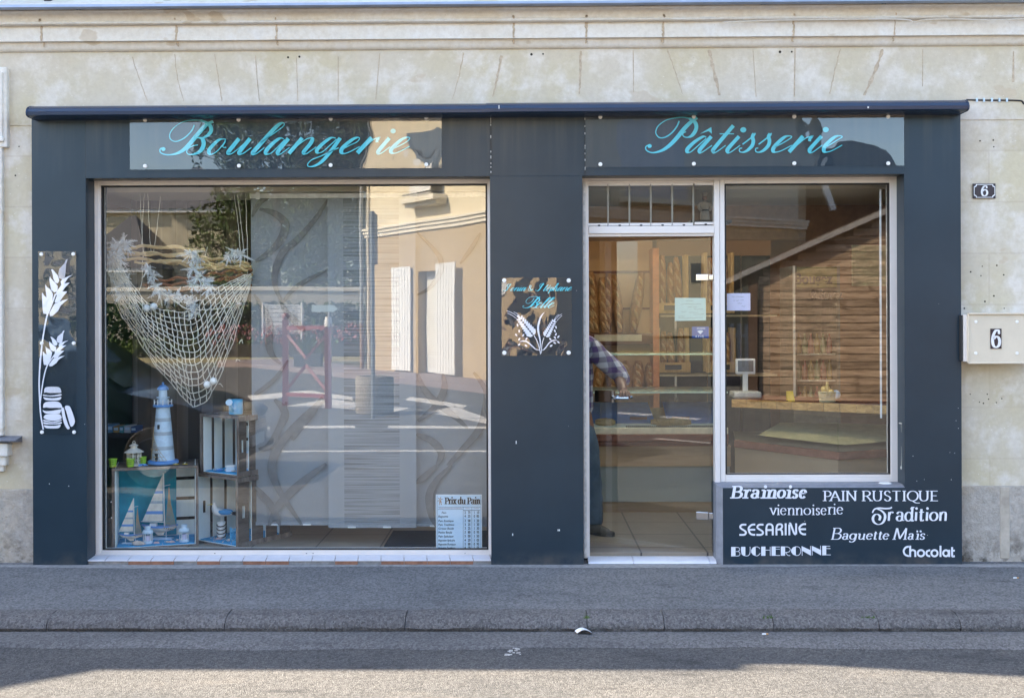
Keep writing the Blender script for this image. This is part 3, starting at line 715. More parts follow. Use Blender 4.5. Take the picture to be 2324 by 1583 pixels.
# ---- awning cassettes
aw = thing('awning_cassette', 'closed dark blue awning box running along the top of the shop front', 'awning', (0, 0, zT))
x0, xm, x1 = PX(62, -.13, 250), PX(1113, -.13, 240), PX(2196, -.13, 245)
zb = (PZ(260, -.13)+PZ(256, -.13))/2 - .004; ztp = zb+.080
pr = [(.10, zb), (-.125, zb), (-.150, zb+.010), (-.154, zb+.030), (-.150, zb+.034)] + [(-.028-.122*math.cos(R(t)), zb+.034+.050*math.sin(R(t))) for t in (15, 35, 55, 75, 90)] + [(.10, zb+.087)]
for i, (p, q) in enumerate(((x0+.008, xm-.002), (xm+.003, x1-.008))):
    obj('cassette', MB().extrude_x([(y, z+.003*i) for y, z in pr][::-1], p, q, 1), M['awning'], aw, ang=25)
for p, q in ((x0, x0+.009), (x1-.009, x1)):
    obj('end_cap', MB().extrude_x([(y*1.02-.002, z+(.0015 if z > zb+.03 else -.002)+.003*(p > 0)) for y, z in pr][::-1], p, q, 1), M['awning'], aw, ang=25, bevel=.002)
obj('joint_cover', MB().extrude_x([(y-.0015, z+.0025) for y, z in pr][::-1], xm-.030, xm+.030), M['awning'], aw, ang=25)
m = MB(); p = P(1132, 243, -.155); m.box(p.x-.002, p.x+.002, -.1565, -.15, p.z-.012, p.z+.010); p = P(1969, 244, -.15); m.box(p.x-.004, p.x+.004, -.157, -.15, p.z-.006, p.z+.004)
pieces('scratch', m, M['white'], aw, smooth=False)
# ------------------------------------------------------------------ lettering
def calli(m, pts, thick, thin, y, n=7, order=[0], force=None, taper=True):
    """one pen stroke: pts (x,z) in writing order, swelling on the way down"""
    c = catmull([(p[0], p[1], 0) for p in pts], n); N = len(c); ws = []
    for i in range(N):
        t = c[min(i+1, N-1)] - c[max(i-1, 0)]; l = t.length or 1
        down = max(0.0, -t.y/l); ws.append(thin + (thick-thin)*min(1, down*1.25)**1.1)
    if force: ws = [force]*N
    for _ in range(3): ws = [ws[0]] + [(ws[i-1]+2*ws[i]+ws[i+1])/4 for i in range(1, N-1)] + [ws[-1]]
    order[0] += 1
    m.ribbon([(p.x, p.y) for p in c], ws, y - 0.00012*(order[0] % 40))
Zf = lambda x0, y0, w: (lambda a, b: ((x0+a*w/2324)/1.601, (y0+b*w/2324)/1.601))
YL = -0.010
z1, z2, z3, z4 = Zf(460, 410, 600), Zf(1000, 410, 620), Zf(2100, 410, 600), Zf(2620, 410, 680)
M['edge'] = simple('letter_shadow_rim', (.006, .020, .030), .6, bump=0)  # dark rim behind the letters paints in their shadow on the panel
B1 = [  # (mapper, points, thick, thin)  in zoom pixels
 (z1, [(1215,122),(1130,165),(1050,245),(960,350),(880,445),(790,530),(690,578),(570,592),(490,570),(467,535),(482,502),(525,500)], 62, 17),
 (z1, [(952,172),(920,245),(850,325),(770,380),(690,405),(630,385),(605,340),(620,270),(690,190),(790,130),(920,105),(1040,108)], 20, 14),
 (z1, [(1040,108),(1130,145),(1180,195),(1187,255),(1150,310),(1080,350),(985,355)], 52, 14),
 (z1, [(985,353),(1050,360),(1080,400),(1078,470),(1035,540),(960,580),(880,587),(845,555),(862,510),(925,470),(1003,453)], 58, 14),
 (z1, [(1385,372),(1310,378),(1225,445),(1160,525),(1165,575),(1205,583),(1285,530),(1360,440),(1390,385),(1385,372)], 50, 13),
 (z1, [(1393,405),(1352,470),(1372,490),(1402,487)], 13, 13),
 (z1, [(1582,365),(1445,535),(1432,572),(1475,577),(1580,500),(1720,375)], 56, 13),
 (z1, [(1737,365),(1597,540),(1592,580),(1640,573),(1757,490)], 56, 13),
 (z1, [(1890,420),(2060,300),(2195,200),(2217,158),(2188,145),(2110,195),(1950,365),(1795,540),(1780,577),(1820,580),(1935,495)], 60, 13),
 (z1, [(2212,372),(2160,360),(2060,430),(1965,535),(1968,580),(2025,573),(2115,495),(2225,380)], 56, 13),
 (z1, [(2278,365),(2140,530),(2130,575),(2165,582),(2292,490)], 56, 13),
 (z2, [(368,345),(185,556)], 52, 52), (z2, [(240,500),(390,382),(470,345),(505,360),(480,420),(390,530),(398,560),(440,550),(557,468)], 52, 13),
 (z2, [(822,348),(755,345),(645,425),(570,505),(580,545),(640,535),(740,450),(835,362)], 52, 13),
 (z2, [(885,345),(765,515),(640,660),(545,720),(465,735),(440,705),(495,645),(625,590),(750,530),(862,478)], 50, 13),
 (z2, [(935,490),(1015,445),(1110,400),(1148,355),(1120,338),(1045,370),(930,465),(898,525),(930,557),(1010,535),(1147,463)], 54, 13),
 (z2, [(1312,340),(1118,550)], 56, 56), (z2, [(1170,515),(1300,395),(1365,352),(1432,335)], 13, 14), (z2, [(1412,345),(1388,372),(1385,405)], 40, 30),
 (z2, [(1552,345),(1412,510),(1402,547),(1440,552),(1560,465)], 54, 13),
 (z2, [(1605,490),(1700,445),(1795,390),(1828,345),(1790,335),(1705,375),(1600,472),(1572,525),(1608,553),(1690,530),(1827,458)], 54, 13)]
B1D = [(z1, 520, 513, 27, 30), (z2, 1605, 252, 33, 36)]
P1 = [
 (z3, [(1674,70),(1600,118),(1500,215),(1395,345),(1290,455),(1180,530),(1060,562),(985,545),(948,505),(962,468),(1000,458)], 60, 16),
 (z3, [(1420,117),(1390,190),(1320,280),(1230,342),(1150,352),(1103,312),(1092,260),(1130,182),(1230,110),(1350,77),(1470,66),(1560,80)], 20, 15),
 (z3, [(1560,80),(1630,120),(1662,185),(1645,262),(1588,330),(1520,347),(1476,325),(1476,290),(1517,268)], 52, 14),
 (z3, [(1800,348),(1760,336),(1645,405),(1545,500),(1535,548),(1580,553),(1680,470),(1800,362)], 56, 14),
 (z3, [(1872,335),(1722,505),(1708,548),(1740,557),(1882,460)], 54, 13),
 (z3, [(2182,182),(1915,500),(1902,547),(1935,557),(2072,462)], 54, 13), (z3, [(1990,298),(2190,298)], 13, 13),
 (z3, [(2262,335),(2112,500),(2102,547),(2140,557),(2276,460)], 54, 13),
 (z4, [(262,393),(370,310),(422,255)], 14, 17), (z4, [(405,262),(385,300),(396,350),(380,410),(320,470),(262,492),(226,480),(226,447),(256,440)], 44, 13),
 (z4, [(462,393),(570,310),(622,255)], 14, 17), (z4, [(605,262),(585,300),(596,350),(580,410),(520,470),(462,492),(426,480),(426,447),(456,440)], 44, 13),
 (z4, [(665,430),(790,360),(868,308),(852,290),(785,302),(690,385),(640,455),(662,490),(742,473),(872,405)], 48, 12),
 (z4, [(1012,293),(838,488)], 48, 48), (z4, [(890,445),(1010,342),(1070,307),(1142,290)], 12, 13), (z4, [(1124,298),(1098,322),(1092,355)], 36, 26),
 (z4, [(1242,293),(1107,440),(1097,482),(1130,491),(1252,403)], 48, 12),
 (z4, [(1295,430),(1430,345),(1495,305),(1475,288),(1405,302),(1305,390),(1268,455),(1290,490),(1370,472),(1497,403)], 48, 12)]
P1D = [(z3, 1003, 470, 27, 30), (z4, 270, 215, 33, 37), (z4, 1293, 212, 33, 37)]
def put(m, strokes, discs, y):
    for mp, pts, tk, tn in strokes:
        f = 600/2324/1.601/350 if mp in (z1, z3) else (620 if mp is z2 else 680)/2324/1.601/350
        w = [P(*mp(a, b), y) for a, b in pts]; q_ = [(p.x, p.z) for p in w]; e_ = 10*f
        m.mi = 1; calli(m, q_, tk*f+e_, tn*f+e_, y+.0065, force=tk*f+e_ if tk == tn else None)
        m.mi = 0; calli(m, q_, tk*f, tn*f, y, force=tk*f if tk == tn else None)
    for mp, a, b, r, rx in discs:
        f = 600/2324/1.601/350 if mp in (z1, z3) else (620 if mp is z2 else 680)/2324/1.601/350
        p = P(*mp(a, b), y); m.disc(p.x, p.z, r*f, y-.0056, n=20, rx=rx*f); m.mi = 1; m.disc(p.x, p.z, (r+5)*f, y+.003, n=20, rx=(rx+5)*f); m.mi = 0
def screws(m, lst, y, r=.0125):
    for a, b in lst:
        p = P(a, b, y); m.add(*ring_screw(p.x, p.z, y, r))
def ring_screw(x, z, y, r, n=16):
    pr = [(r, 0.006), (r, -.001), (r*.8, -.003), (0.0, -.0035)]; vs = []
    for rr, dy in pr: vs += [(x+rr*math.cos(2*math.pi*k/n), y+dy, z+rr*math.sin(2*math.pi*k/n)) for k in range(n)]
    return vs, [(i*n+k, i*n+(k+1) % n, (i+1)*n+(k+1) % n, (i+1)*n+k) for i in range(3) for k in range(n)]
def sign(name, label, x0, x1, z0, z1, y0, y1, acr, screwpts, r=.0125):
    s = thing(name, label, 'sign', ((x0+x1)/2, y0, z0))
    m = MB(); m.box(x0, x1, y0, y1, z0, z1); obj('panel', m, M[acr], s, smooth=False)
    for a, b in screwpts:
        mm = MB(); p = P(a, b, y0); mm.add(*ring_screw(p.x, p.z, y0-.001, r)); obj('screw', mm, M['steel_head'], s, ang=30)
    return s
mid = lambda a, b, y: P(a, b, y)
s1 = sign('shop_sign', 'long clear acrylic sign with turquoise script word for bread bakery above the big window', PX(295, -.016, 325), PX(1002, -.016, 325), PZ(383.5, -.016, 650), PZ(265.5, -.016, 650), -.021, -.016, 'acrylic',
          [(329,273),(541,272),(750,270),(967,268),(329,377),(542,376.5),(750,375),(967,373.5)])
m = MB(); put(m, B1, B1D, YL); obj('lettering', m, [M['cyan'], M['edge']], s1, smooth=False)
s2 = sign('shop_sign', 'long clear acrylic sign with turquoise script word for pastry above the door', PX(1327, -.016, 325), PX(2050.5, -.016, 325), PZ(378, -.016, 1690), PZ(262, -.016, 1690), -.021, -.016, 'acrylic',
          [(1362,266),(1574,265),(1802,265),(2015,265),(1362,373),(1574,372),(1802,371),(2015,371)])
m = MB(); put(m, P1, P1D, YL); p = [P(*z3(a, b), YL) for a, b in ((1713,299),(1870,205),(1880,299),(1832,260))]
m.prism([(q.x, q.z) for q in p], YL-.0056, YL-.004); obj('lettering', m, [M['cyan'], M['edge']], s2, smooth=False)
# ---- script alphabet for the small plaque, taken from the big letters
def norm(strokes, x0, yb, xh): return [([((a-x0)/xh, (yb-b)/xh) for a, b in pts], tk/xh, tn/xh) for (_, pts, tk, tn) in strokes]
SCR = {'o': norm(B1[4:6], 1150, 583, 222), 'u': norm(B1[6:8], 1425, 583, 222), 'l': norm(B1[8:9], 1770, 583, 222), 'a': norm(B1[9:11], 1955, 583, 222),
       'n': norm(B1[11:13], 190, 556, 215), 'g': norm(B1[13:15], 560, 556, 215), 'e': norm(B1[15:16], 890, 556, 215), 'r': norm(B1[16:19], 1120, 556, 215), 'i': norm(B1[19:20], 1400, 556, 215),
       't': norm(P1[5:7], 1895, 557, 222), 's': norm(P1[8:10], 220, 490, 200), 'B': norm(B1[0:4], 470, 585, 222)}
SCR['i'] = SCR['i'] + [([(.78, 1.36), (.82, 1.40)], .3, .3)]
SCR['é'] = SCR['e'] + [([(.95, 1.25), (1.25, 1.55)], .12, .12)]
SCR['p'] = [([(.62, 1.0), (.0, -.1), (-.42, -.75)], .24, .24), ([(.05, .15), (.5, .75), (.85, 1.0), (1.02, .85), (.85, .45), (.5, .05), (.22, .05)], .24, .06)]
SCR['h'] = [([(.2, .45), (.9, 1.2), (1.45, 1.9), (1.38, 2.05), (1.05, 1.75), (.4, .8), (-.1, .02)], .26, .06), ([(.1, .25), (.5, .75), (.85, 1.0), (1.0, .88), (.85, .5), (.62, .12), (.7, 0), (.9, .05), (1.25, .4)], .24, .06)]
SCR['S'] = [([(1.75, 1.55), (1.85, 1.85), (1.55, 2.05), (1.05, 1.9), (.72, 1.5), (.72, 1.2), (.95, 1.05)], .1, .07), ([(1.85, 2.05), (1.45, 1.6), (1.05, 1.0), (.6, .35), (.1, .02), (-.35, .08), (-.4, .3), (-.2, .4)], .30, .07)]
SCR['&'] = [([(1.2, .35), (.8, .05), (.3, 0), (.12, .25), (.4, .6), (.85, .85), (.9, 1.15), (.65, 1.2), (.5, .95), (.62, .5), (.85, .1), (1.1, .02)], .2, .06)]
ADV = {'o': .95, 'u': 1.3, 'l': .72, 'a': 1.2, 'n': 1.5, 'g': 1.2, 'e': .95, 'r': 1.05, 'i': .62, 't': .72, 's': .9, 'B': 2.5, 'é': .95, 'p': 1.05, 'h': 1.15, 'S': 1.75, '&': 1.5, ' ': .7}
def script(m, txt, x0, x1, zb, y):
    W = sum(ADV[c] for c in txt); k = (x1-x0)/W; x = x0
    for c in txt:
        for pts, tk, tn in SCR.get(c, []): calli(m, [(x+a*k, zb+b*k) for a, b in pts], max(tk*k, .0028), max(tn*k, .0017), y, n=5, force=tk*k if tk == tn else None)
        x += ADV[c]*k
zp = Zf(1800, 990, 300); zq = lambda a, b: ((1800+a*.20216)/1.601, (990+b*.20216)/1.601)
YP = -.016
s3 = sign('name_plaque', 'square clear plaque with crossed white wheat ears and turquoise names on the central pilaster', PX(1138, YP, 720), PX(1297, YP, 720), PZ(806.5, YP, 1217), PZ(630, YP, 1217), -.021, -.016, 'acrylic_bow',
          [zq(155,142), zq(1313,143), zq(158,1439), zq(1313,1439)], .0135)
def q3(pts): return [(P(*zq(a, b), YL).x, P(*zq(a, b), YL).z) for a, b in pts]
m = MB(); a = q3([(165, 330), (520, 330)]); script(m, 'Sonia', a[0][0], a[1][0]+.004, a[0][1], YL-.006)
a = q3([(575, 325), (690, 325)]); script(m, '&', a[0][0], a[1][0], a[0][1], YL-.006)
a = q3([(745, 330), (1340, 330)]); script(m, 'Stéphane', a[0][0], a[1][0]+.004, a[0][1], YL-.006)
a = q3([(490, 632), (1030, 632)]); script(m, 'Belle', a[0][0], a[1][0], a[0][1], YL-.006)
obj('lettering', m, M['cyan'], s3, smooth=False)
m = MB(); f = .20216/1.601/350; oc = [0]
def kern(cx, cy, l, w, ang):                                # pointed grain
    oc[0] += 1; n = 10; pts = []
    for i in range(n):
        t = 2*math.pi*i/n; u = math.cos(t)*l/2; v = math.sin(t)*w/2*(1 if math.cos(t) < 0 else .8)
        pts.append((cx+u*math.cos(ang)-v*math.sin(ang), cy+u*math.sin(ang)+v*math.cos(ang)))
    m.prism(q3(pts), YL-.006-.0001*(oc[0] % 30), YL-.004)
def ear(ax, ay, bx, by, n, w0, w1):                          # from bottom to tip
    ang = math.atan2(by-ay, bx-ax); L = math.hypot(bx-ax, by-ay)
    for i in range(n):
        t = (i+.3)/n; w = w0+(w1-w0)*t; cx, cy = ax+(bx-ax)*t, ay+(by-ay)*t
        for s_ in (1, -1): kern(cx-math.sin(ang)*w*.46*s_, cy+math.cos(ang)*w*.46*s_, w*1.02, w*.52, ang-s_*R(38) if False else ang+R(90)*s_-s_*R(42))
    kern(bx, by, w1*1.3, w1*.6, ang)
ear(660, 1105, 420, 800, 8, 118, 72); ear(905, 1130, 1060, 850, 8, 84, 52)
for pts, w_ in (([(380,830),(300,770),(212,727)], 8), ([(400,795),(310,730),(200,685)], 8), ([(430,770),(380,735),(325,705)], 7), ([(1065,820),(1100,780),(1140,752)], 7), ([(1090,830),(1130,780),(1190,745)], 7), ([(1100,865),(1150,810),(1192,772)], 7),
                ([(690,1130),(745,1230),(790,1370),(808,1462)], 13), ([(868,1170),(835,1280),(820,1445)], 12)):
    c = catmull([(a, b, 0) for a, b in q3(pts)], 6); m.ribbon([(p.x, p.y) for p in c], [w_*f]*len(c), YL-.0062)
for pts, ws in (([(875,712),(810,800),(770,930),(765,1040),(800,1220),(800,1365)], (5,26,34,34,22,8)), ([(430,1240),(500,1228),(570,1245),(660,1320),(720,1375),(790,1388)], (6,22,24,20,16,8)), ([(1105,1217),(1040,1218),(970,1255),(900,1345),(860,1385),(835,1388)], (6,20,22,18,14,8))):
    c = catmull([(a, b, 0) for a, b in q3(pts)], 6); m.ribbon([(p.x, p.y) for p in c], [float(np.interp(i/(len(c)-1), np.linspace(0, 1, len(ws)), ws))*f for i in range(len(c))], YL-.0066)
for cx, cy, an in ((395,945,80),(424,1053,85),(370,1120,50),(497,1125,-55),(425,1195,-60),(555,1187,-55),(424,1290,-50),(547,1312,30),(1085,982,75),(1064,1048,70),(1083,1108,-65),(1128,1150,-50),(1066,1168,50),(983,1195,45),(1128,1250,45),(1062,1262,30),(998,1312,-30)):
    kern(cx, cy, 56, 30, R(an))
obj('wheat_emblem', m, M['white_vinyl'], s3, smooth=False)

# ---- tall plaque with wheat and macarons on the left pilaster
s4 = sign('wheat_plaque', 'tall narrow clear plaque with white wheat ears above macarons', PX(88.5, YP, 780), PX(174, YP, 780), PZ(986, YP, 131), PZ(570.5, YP, 131), -.021, -.016, 'acrylic_bow',
          [(93.5,577),(166,576.5),(94.5,778.5),(167,778.5),(95,980),(168,980)], .0115)
za = lambda a, b: ((120+a*.2778)/1.601, (900+b*.2778)/1.601); zb_ = lambda a, b: ((120+a*.1831)/1.601, (1300+b*.1831)/1.601)
pz = lambda mp, pts: [(P(*mp(a, b), YL).x, P(*mp(a, b), YL).z) for a, b in pts]
EAR = [[(455,150),(435,158),(415,205),(350,275),(335,340),(345,395),(385,415),(420,385),(430,300),(435,220)],
 [(240,282),(262,284),(330,365),(347,430),(328,465),(295,455),(270,400),(262,345)],
 [(225,375),(238,400),(290,455),(328,500),(322,570),(282,582),(245,555),(228,480),(220,420)],
 [(165,480),(185,512),(230,545),(265,605),(258,665),(235,760),(195,868),(140,860),(130,780),(122,590),(130,588),(150,625),(183,652),(170,555)],
 [(515,358),(470,372),(400,402),(365,440),(375,485),(312,575),(303,610),(318,622),(287,705),(300,722),(350,706),(395,640),(452,570),(385,572),(432,510),(485,455),(415,466),(462,395)],
 [(460,672),(400,685),(285,735),(220,850),(228,893),(262,888),(330,825),(365,755)]]
m = MB()
for i, e in enumerate(EAR):
    m.prism(pz(za, e), YL-.006-.0001*i, YL-.004)
    m.prism(pz(za, [(28.6+a*.85, 985+b*.631) for a, b in e]), YL-.006-.0001*i, YL-.004)
for mp, pts, w_, y_ in ((za, [(300,600),(225,800),(188,890),(150,1080),(115,1330),(95,1580)], 19, .0068), (zb_, [(150,0),(130,500),(145,900),(165,1150),(213,1415)], 27, .0071), (zb_, [(470,-110),(345,60),(270,200),(215,420),(175,680),(150,900)], 22, .0074)):
    k = (.2778 if mp is za else .1831)/1.601/350; c = catmull([(a, b, 0) for a, b in pz(mp, pts)], 6); m.ribbon([(p.x, p.y) for p in c], [w_*k]*len(c), YL-y_)
MAC = [[(225,680),(235,610),(290,572),(480,570),(545,600),(565,660),(560,685),(470,690),(330,690),(265,680),(215,690)], [(212,722),(300,740),(430,735),(560,712),(568,738),(480,755),(350,760),(215,745)], [(212,775),(300,790),(420,795),(558,770),(560,800),(525,832),(420,838),(270,832),(230,805)],
 [(208,965),(220,905),(270,870),(360,858),(480,860),(550,895),(580,950),(570,985),(470,985),(330,985),(270,975),(215,985)], [(198,1030),(260,1050),(400,1040),(555,1015),(556,1060),(530,1095),(430,1102),(280,1098),(225,1075)],
 [(218,1180),(240,1135),(300,1110),(490,1105),(550,1125),(572,1195),(480,1235),(360,1240),(270,1215)], [(212,1222),(300,1240),(400,1262),(560,1222),(565,1240),(430,1280),(280,1262),(215,1245)], [(215,1268),(320,1285),(450,1290),(568,1265),(560,1300),(420,1312),(240,1305)], [(228,1330),(330,1340),(450,1338),(550,1320),(535,1370),(480,1392),(300,1390),(245,1370)],
 [(568,1010),(600,975),(625,1020),(650,1150),(700,1310),(735,1385),(700,1410),(650,1350),(605,1230)], [(640,985),(655,945),(705,945),(745,975),(800,1110),(838,1250),(815,1320),(775,1358),(745,1330),(700,1180),(668,1060)]]
for i, e in enumerate(MAC): c = catmull([(a, b, 0) for a, b in e], 3, True); m.prism(pz(zb_, [(p.x, p.y) for p in c]), YL-.006-.0001*i, YL-.004)
obj('wheat_emblem', m, M['white_vinyl'], s4, smooth=False)

# ---- painted words on the plinth panel under the right window: a small pen-drawn alphabet
def arc(cx, cy, rx, ry, a0, a1, n=10): return [(cx+rx*math.cos(R(a0+(a1-a0)*i/n)), cy+ry*math.sin(R(a0+(a1-a0)*i/n))) for i in range(n+1)]
# glyph boxes are 1 wide; lower case: x-height 1; capitals: height 1.  'T' thick vertical pen, '-' hairline
O_ = [arc(.5, .5, .42, .48, 90, 450, 20)]
LC = {'a': [[(.12,.78),(.3,1.0),(.62,.95),(.72,.7),(.72,.12),(.98,.05)], arc(.42,.27,.3,.28,60,400,14)],
 'b': [], 'd': [arc(.42,.48,.36,.5,50,410,16), [(.78,1.6),(.78,.1),(1.0,.04)]],
 'e': [[(.1,.55),(.9,.58)]+arc(.5,.5,.42,.5,12,325,16)], 'i': [[(.5,1),(.5,0)]], 'n': [[(.2,1),(.2,0)], [(.2,.62),(.4,.95),(.62,1),(.8,.82),(.8,0)]],
 'o': O_, 'r': [[(.28,1),(.28,0)], [(.28,.6),(.5,.95),(.72,1.0),(.92,.9)]], 's': [[(.86,.82),(.6,1),(.3,.96),(.18,.76),(.32,.58),(.66,.44),(.82,.24),(.66,.03),(.36,.0),(.12,.2)]],
 't': [[(.42,1.35),(.42,.16),(.6,.0),(.9,.08)], [(.08,1),(.85,1)]], 'u': [[(.2,1),(.2,.2),(.4,0),(.66,.12),(.8,.35)], [(.8,1),(.8,.05),(1,.02)]],
 'v': [[(.1,1),(.5,0)], [(.5,0),(.9,1)]], 'x': [[(.1,1),(.9,0)], [(.12,0),(.88,1)]], 'g': [arc(.42,.5,.34,.48,40,400,16), [(.8,1.0),(.78,.0),(.6,-.4),(.3,-.48),(.1,-.3)]],
 'f': [], 'l': [[(.5,1.55),(.5,0)]], 'p': [[(.2,1),(.2,-.5)], arc(.5,.5,.36,.5,140,-140,14)], 'q': [], 'c': [arc(.52,.5,.42,.5,40,320,14)]}
UC = {'B': [[(.2,1),(.2,0)], [(.2,1),(.6,1),(.8,.86),(.78,.64),(.55,.53),(.2,.53)], [(.55,.53),(.85,.42),(.9,.2),(.7,.02),(.2,0)]], 'P': [[(.25,1),(.25,0)], [(.25,1),(.65,1),(.9,.82),(.86,.58),(.62,.46),(.25,.46)]],
 'A': [[(.5,1),(.08,0)], [(.5,1),(.92,0)], [(.25,.36),(.76,.36)]], 'I': [[(.5,1),(.5,0)]], 'N': [[(.15,1),(.15,0)], [(.15,1),(.85,0)], [(.85,1),(.85,0)]],
 'R': [[(.2,1),(.2,0)], [(.2,1),(.6,1),(.82,.84),(.78,.62),(.55,.5),(.2,.5)], [(.5,.5),(.95,0)]], 'U': [[(.15,1),(.15,.3),(.3,.04),(.55,0),(.78,.1),(.85,.35),(.85,1)]],
 'S': [[(.84,.84),(.6,1),(.3,.97),(.16,.76),(.32,.58),(.68,.44),(.86,.25),(.7,.03),(.38,.0),(.12,.18)]], 'T': [[(.5,1),(.5,0)], [(.05,1),(.95,1)]], 'Q': [arc(.5,.5,.44,.5,90,450,20), [(.5,.0),(.75,-.2),(1.1,-.22)]],
 'E': [[(.2,1),(.2,0)], [(.2,1),(.88,1)], [(.2,.52),(.75,.52)], [(.2,0),(.92,0)]], 'M': [[(.12,1),(.06,0)], [(.14,1),(.5,.05)], [(.5,.05),(.86,1)], [(.86,1),(.92,0)]]}
FEET = {'i': [(.5,0)], 'n': [(.2,0),(.8,0)], 'r': [(.28,0)], 'l': [(.5,0)], 'B': [], 'P': [(.25,0)], 'A': [(.08,0),(.92,0)], 'I': [(.5,0),(.5,1)], 'N': [(.15,0),(.15,1),(.85,1)], 'R': [(.2,0),(.95,0)], 'U': [(.15,1),(.85,1)], 'T': [(.5,0)], 'M': [(.06,0),(.92,0)], 'v': [(.1,1),(.9,1)], 'x': [(.1,1),(.9,0),(.12,0),(.88,1)], 'p': [(.2,-.5)], 'E': []}
ordr = [0]
def pen(m, pts, thick, thin, y, smooth=5):
    c = catmull([(p[0], p[1], 0) for p in pts], smooth) if len(pts) > 2 else [Vector((*pts[0], 0)), Vector((*pts[1], 0))]
    N = len(c); ws = []
    for i in range(N):
        t = c[min(i+1, N-1)]-c[max(i-1, 0)]; l = t.length or 1; ws.append(thin+(thick-thin)*abs(t.y/l)**1.3)
    ordr[0] += 1; m.ribbon([(p.x, p.y) for p in c], ws, y-.00008*(ordr[0] % 60), .0012)
def word(m, letters, mp, yb, xh, caph, thick, thin, y, slant=0.0, serif=True, dots=True):
    """letters: (char, x0, x1) in zoom pixels; yb baseline, xh x-height, caph capital height in zoom pixels"""
    for ch, a, b in letters:
        base = {'ï': 'i', 'à': 'a'}.get(ch, ch); up = base in UC and base.isupper(); g = (UC if up else LC)[base]; h = caph if up else xh
        def T(p):
            u = a+(b-a)*p[0]+slant*p[1]*h; v = yb-p[1]*h; q = P(*mp(u, v), y); return (q.x, q.z)
        k = (P(*mp(100, 0), y)-P(*mp(0, 0), y)).length/100
        for st in g: pen(m, [T(p) for p in st], thick*k, thin*k, y)
        if serif:
            for (fx, fy) in FEET.get(base, []):
                sw = thick*1.05/(b-a); pen(m, [T((fx-sw, fy)), T((fx+sw, fy))], thin*1.1*k, thin*1.1*k, y)
            if base in 'inrlup': pen(m, [T((({'i': .5, 'n': .2, 'r': .28, 'l': .5, 'u': .2, 'p': .2}[base])-thick*1.1/(b-a), .96 if base != 'l' else 1.5)), T((({'i': .5, 'n': .2, 'r': .28, 'l': .5, 'u': .2, 'p': .2}[base]), .98 if base != 'l' else 1.53))], thin*1.2*k, thin*1.2*k, y)
            if up and base in 'BPRE': pen(m, [T((.2-thick*1.0/(b-a), 1)), T((.3, 1))], thin*k, thin*k, y); pen(m, [T((.2-thick*1.0/(b-a), 0)), T((.4, 0))], thin*k, thin*k, y)
        if base == 'i' and dots:
            for dx in ((-.42, .42) if ch == 'ï' else (0,)):
                q = T((.5+dx, 1.42)); m.disc(q[0], q[1], thick*.58*k, y-.005, .0012, 12)
zl_ = lambda a, b: ((2640+a*.17375)/1.601, (1755+b*.17375)/1.601); zr_ = lambda a, b: ((2960+a*.22375)/1.601, (1755+b*.22375)/1.601)
YV = -.0006
def lettering(fn):
    m = MB(); fn(m); obj('lettering', m, M['white_vinyl'], sf, smooth=False)
lettering(lambda m: word(m, [('B',80,315),('r',345,490),('a',495,680),('i',730,800),('n',835,1020),('o',1045,1205),('i',1250,1325),('s',1355,1475),('e',1510,1640)], zl_, 300, 165, 240, 60, 24, YV, .17))
lettering(lambda m: (word(m, [('v',900,1040),('i',1045,1105),('e',1115,1245),('n',1265,1420),('n',1430,1590),('o',1600,1755),('i',1775,1835),('s',1855,1945),('e',1960,2080)], zl_, 652, 140, 200, 28, 9, YV),
                      word(m, [('r',205,290),('i',290,340),('e',350,455)], zr_, 495, 112, 200, 22, 8, YV)))
lettering(lambda m: word(m, [('P',125,265),('A',240,415),('I',420,495),('N',500,680),('R',755,920),('U',930,1095),('S',1110,1240),('T',1245,1395),('I',1410,1485),('Q',1490,1680),('U',1680,1850),('E',1865,2005)], zr_, 280, 112, 158, 27, 10, YV))
def trad(m):
    k = (P(*zr_(100, 0), YV)-P(*zr_(0, 0), YV)).length/100; T = lambda pts: [(P(*zr_(a, b), YV).x, P(*zr_(a, b), YV).z) for a, b in pts]
    pen(m, T([(930,475),(960,420),(1030,398),(1140,405),(1215,400),(1245,382)]), 22*k, 24*k, YV)
    pen(m, T([(1010,412),(1075,440),(1130,500),(1130,575),(1090,640),(1020,662),(955,625),(938,560),(970,505),(1020,500),(1055,540),(1040,595)]), 40*k, 12*k, YV)
    word(m, [('r',1165,1270),('a',1305,1450),('d',1450,1600),('i',1600,1665),('t',1670,1775),('i',1775,1845),('o',1850,1990),('n',2000,2140)], zr_, 602, 140, 200, 36, 13, YV, .06, serif=False)
    pen(m, T([(1555,420),(1570,390),(1615,388)]), 20*k, 18*k, YV)
lettering(trad)
lettering(lambda m: word(m, [('B',250,425),('a',435,545),('g',550,680),('u',690,810),('e',825,925),('t',935,1005),('t',1015,1085),('e',1095,1190),('M',1270,1475),('a',1500,1600),('ï',1625,1690),('s',1690,1780)], zr_, 905, 92, 180, 27, 9, YV, .2, serif=True))
def mono(m, mp, strokes, w):
    k = (P(*mp(100, 0), YV)-P(*mp(0, 0), YV)).length/100
    for s_ in strokes:
        c = catmull([(P(*mp(a, b), YV).x, P(*mp(a, b), YV).z, 0) for a, b in s_], 6) if len(s_) > 2 else [Vector((P(*mp(a, b), YV).x, P(*mp(a, b), YV).z, 0)) for a, b in s_]
        ordr[0] += 1; m.ribbon([(p.x, p.y) for p in c], [w*k]*len(c), YV-.00008*(ordr[0] % 60), .0012)
def s_(x): return [(x+150,858),(x+60,862),(x+22,905),(x+50,945),(x+120,990),(x+142,1030),(x+105,1068),(x+5,1070)]
